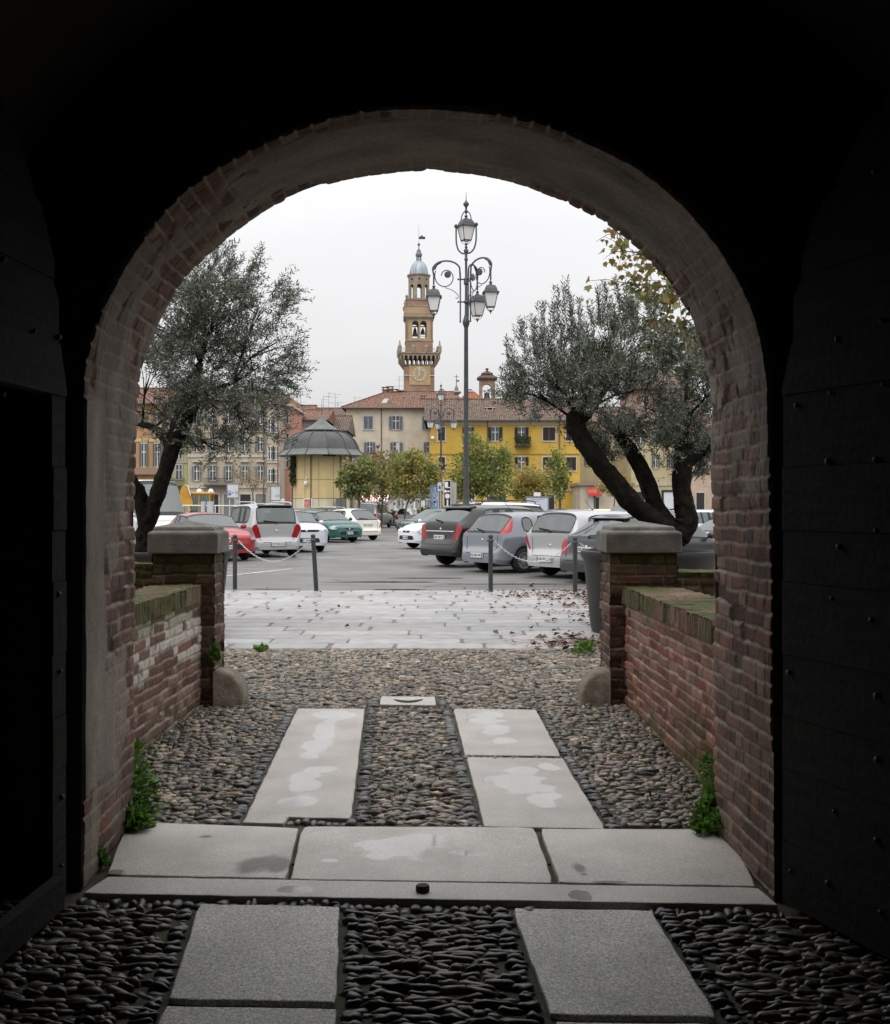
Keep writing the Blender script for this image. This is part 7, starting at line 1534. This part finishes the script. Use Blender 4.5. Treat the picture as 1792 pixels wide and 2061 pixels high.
# bell gable and church pinnacles
def bell_gable():
    Z = 172.0; s = Z/F; e = empty('bell_gable', ((981-CX)*s, Z, 0), 0, 'small brick bell gable with open arch right of the tall lamp post', 'bell gable'); zz = lambda y: EYE-(y-HY)*s; BR = mat('gable_brick', (.29, .2, .15), .9, var=.25, vscale=1); m = MB()
    arch_panel(m, 32*s, zz(850), zz(764), [(-9.5*s, 8.5*s, zz(812), zz(772.5))], 1.3, lambda x, y, z: Vector((x, y, z))); m.build('wall', BR, e)
    q = MB(); q.span((-19.5*s, -.3, zz(764)), (19.5*s, 1.6, zz(762))); q.span((-20.5*s, -.4, zz(762)), (20.5*s, 1.7, zz(760))); q.add([(-20.5*s, -.4, zz(760)), (20.5*s, -.4, zz(760)), (20.5*s, 1.7, zz(760)), (-20.5*s, 1.7, zz(760)), (-12*s, .1, zz(754)), (12*s, .1, zz(754)), (12*s, 1.2, zz(754)), (-12*s, 1.2, zz(754))], [(0, 1, 5, 4), (1, 2, 6, 5), (2, 3, 7, 6), (3, 0, 4, 7), (4, 5, 6, 7)]); q.span((-11*s, 0, zz(754)), (11*s, 1.3, zz(751.5)))
    q.add([(-12*s, -.1, zz(751.5)), (12*s, -.1, zz(751.5)), (12*s, 1.4, zz(751.5)), (-12*s, 1.4, zz(751.5)), (-4*s, .6, zz(746)), (4*s, .6, zz(746))], [(0, 1, 5, 4), (1, 2, 5), (2, 3, 4, 5), (3, 0, 4)]); q.lathe([(.2, zz(746)), (.12, zz(744)), (.3, zz(741.5)), (0, zz(739))], (0, .6, 0), 10); q.build('roof', TILE2, e)
    q = MB(); q.lathe([(.5, zz(800)), (.4, zz(797)), (.28, zz(790)), (0, zz(787.5))], (-.3*s, .6, 0), 12); q.tube([(-9*s, .6, zz(786)), (8*s, .6, zz(786))], .06, 5); q.tube([(-9*s, .6, zz(802)), (8*s, .6, zz(802))], .05, 5)
    for x in (-5, 4): q.tube([(x*s, .6, zz(812)), (x*s, .6, zz(784))], .05, 5)
    q.build('bell', M_IRON, e)
bell_gable()
for px, y0, lab, vane in ((890, 783, 'stone pinnacle above the small lamp post', 0), (919, 772, 'stone pinnacle carrying a cross shaped vane', 1), (946.5, 783, 'stone pinnacle just right of the tall lamp post', 0)):
    Z = 168; s = Z/F; e = empty('roof_pinnacle', ((px-CX)*s, Z, 0), 0, lab, 'pinnacle', 'church pinnacles over the yellow house roof'); zz = lambda y: EYE-(y-HY)*s; q = MB(); q.lathe([(.55, -.1), (.55, zz(810)), (.6, zz(800)), (.35, zz(798)), (.3, zz(795)), (.75, zz(790)), (.6, zz(787)), (.25, zz(785)), (.3, zz(783.5)), (0, zz(y0))], n=10); q.build('shaft', mat('weathered_stone', (.25, .22, .18), .9, var=.25, vscale=2), e, smooth=True)
    if vane: q = MB(); q.tube([(0, 0, zz(774)), (0, 0, zz(754))], .05, 5); q.tube([(-.35, 0, zz(758)), (.35, 0, zz(758))], .04, 4); q.span((.05, -.02, zz(768)), (.42, .02, zz(765))); q.build('vane', M_IRON, e)
# ================================================================== sky, light, camera
w = bpy.data.worlds.new('World'); bpy.context.scene.world = w; w.use_nodes = True
nt = w.node_tree; N = nt.nodes; L = nt.links; bg = N['Background']
SUN_EL, SUN_ROT = math.radians(58), math.radians(200)
sky = N.new('ShaderNodeTexSky'); sky.sky_type = 'NISHITA'; sky.sun_disc = False; sky.sun_elevation = SUN_EL; sky.sun_rotation = SUN_ROT; sky.dust_density = 4; sky.air_density = 1.5
hs = N.new('ShaderNodeHueSaturation'); hs.inputs['Saturation'].default_value = .12; hs.inputs['Value'].default_value = 1.0; L.new(sky.outputs[0], hs.inputs['Color'])
# overcast layer: pale grey cloud, brighter overhead, faint banding
tc = N.new('ShaderNodeTexCoord'); sx = N.new('ShaderNodeSeparateXYZ'); L.new(tc.outputs['Generated'], sx.inputs[0])
mr = N.new('ShaderNodeMapRange'); mr.inputs['From Min'].default_value = 0; mr.inputs['From Max'].default_value = 1; mr.inputs['To Min'].default_value = 5.3; mr.inputs['To Max'].default_value = 17.0; L.new(sx.outputs['Z'], mr.inputs['Value'])
mp = N.new('ShaderNodeMapping'); mp.inputs['Scale'].default_value = (2, 2, 9); L.new(tc.outputs['Generated'], mp.inputs['Vector'])
n = N.new('ShaderNodeTexNoise'); n.inputs['Scale'].default_value = 1.3; n.inputs['Detail'].default_value = 5; L.new(mp.outputs[0], n.inputs['Vector'])
m2 = N.new('ShaderNodeMapRange'); m2.inputs['From Min'].default_value = .3; m2.inputs['From Max'].default_value = .7; m2.inputs['To Min'].default_value = .95; m2.inputs['To Max'].default_value = 1.05; L.new(n.outputs['Fac'], m2.inputs['Value'])
mu = N.new('ShaderNodeMath'); mu.operation = 'MULTIPLY'; L.new(mr.outputs['Result'], mu.inputs[0]); L.new(m2.outputs['Result'], mu.inputs[1])
cl = N.new('ShaderNodeMix'); cl.data_type = 'RGBA'; cl.blend_type = 'MULTIPLY'; cl.inputs['Factor'].default_value = 1; cl.inputs['A'].default_value = (.985, .985, 1.0, 1); L.new(mu.outputs[0], cl.inputs['B'])
mx = N.new('ShaderNodeMix'); mx.data_type = 'RGBA'; mx.inputs['Factor'].default_value = .93; L.new(hs.outputs[0], mx.inputs['A']); L.new(cl.outputs['Result'], mx.inputs['B'])
L.new(mx.outputs['Result'], bg.inputs['Color']); bg.inputs['Strength'].default_value = .1
sd = bpy.data.lights.new('overcast_sun', 'SUN'); sd.energy = 1.0; sd.angle = math.radians(50); sd.color = (1, .97, .93)
so = bpy.data.objects.new('overcast_sun', sd); C.objects.link(so)
# the sun stands behind the gatehouse's left shoulder, high and veiled
az = SUN_ROT; d = Vector((math.sin(az)*math.cos(SUN_EL), math.cos(az)*math.cos(SUN_EL), math.sin(SUN_EL)))
so.rotation_euler = d.to_track_quat('Z', 'Y').to_euler()
cam = bpy.data.cameras.new('camera'); co = bpy.data.objects.new('camera', cam); C.objects.link(co)
co.location = (0, 0, EYE); co.rotation_euler = (PI/2, 0, 0)
cam.sensor_fit = 'HORIZONTAL'; cam.sensor_width = 36; cam.lens = 36*F/1792; cam.shift_y = -(2061/2-HY)/1792; cam.clip_end = 6000; cam.clip_start = .05
sc = bpy.context.scene; sc.camera = co
sc.view_settings.view_transform = 'Standard'; sc.view_settings.look = 'None'; sc.view_settings.gamma = 1; sc.view_settings.exposure = .35
sc.cycles.use_denoising = True; sc.cycles.max_bounces = 10; sc.cycles.diffuse_bounces = 6; sc.cycles.glossy_bounces = 4; sc.cycles.transparent_max_bounces = 12
sc.cycles.caustics_reflective = False; sc.cycles.caustics_refractive = False; sc.cycles.sample_clamp_indirect = 6
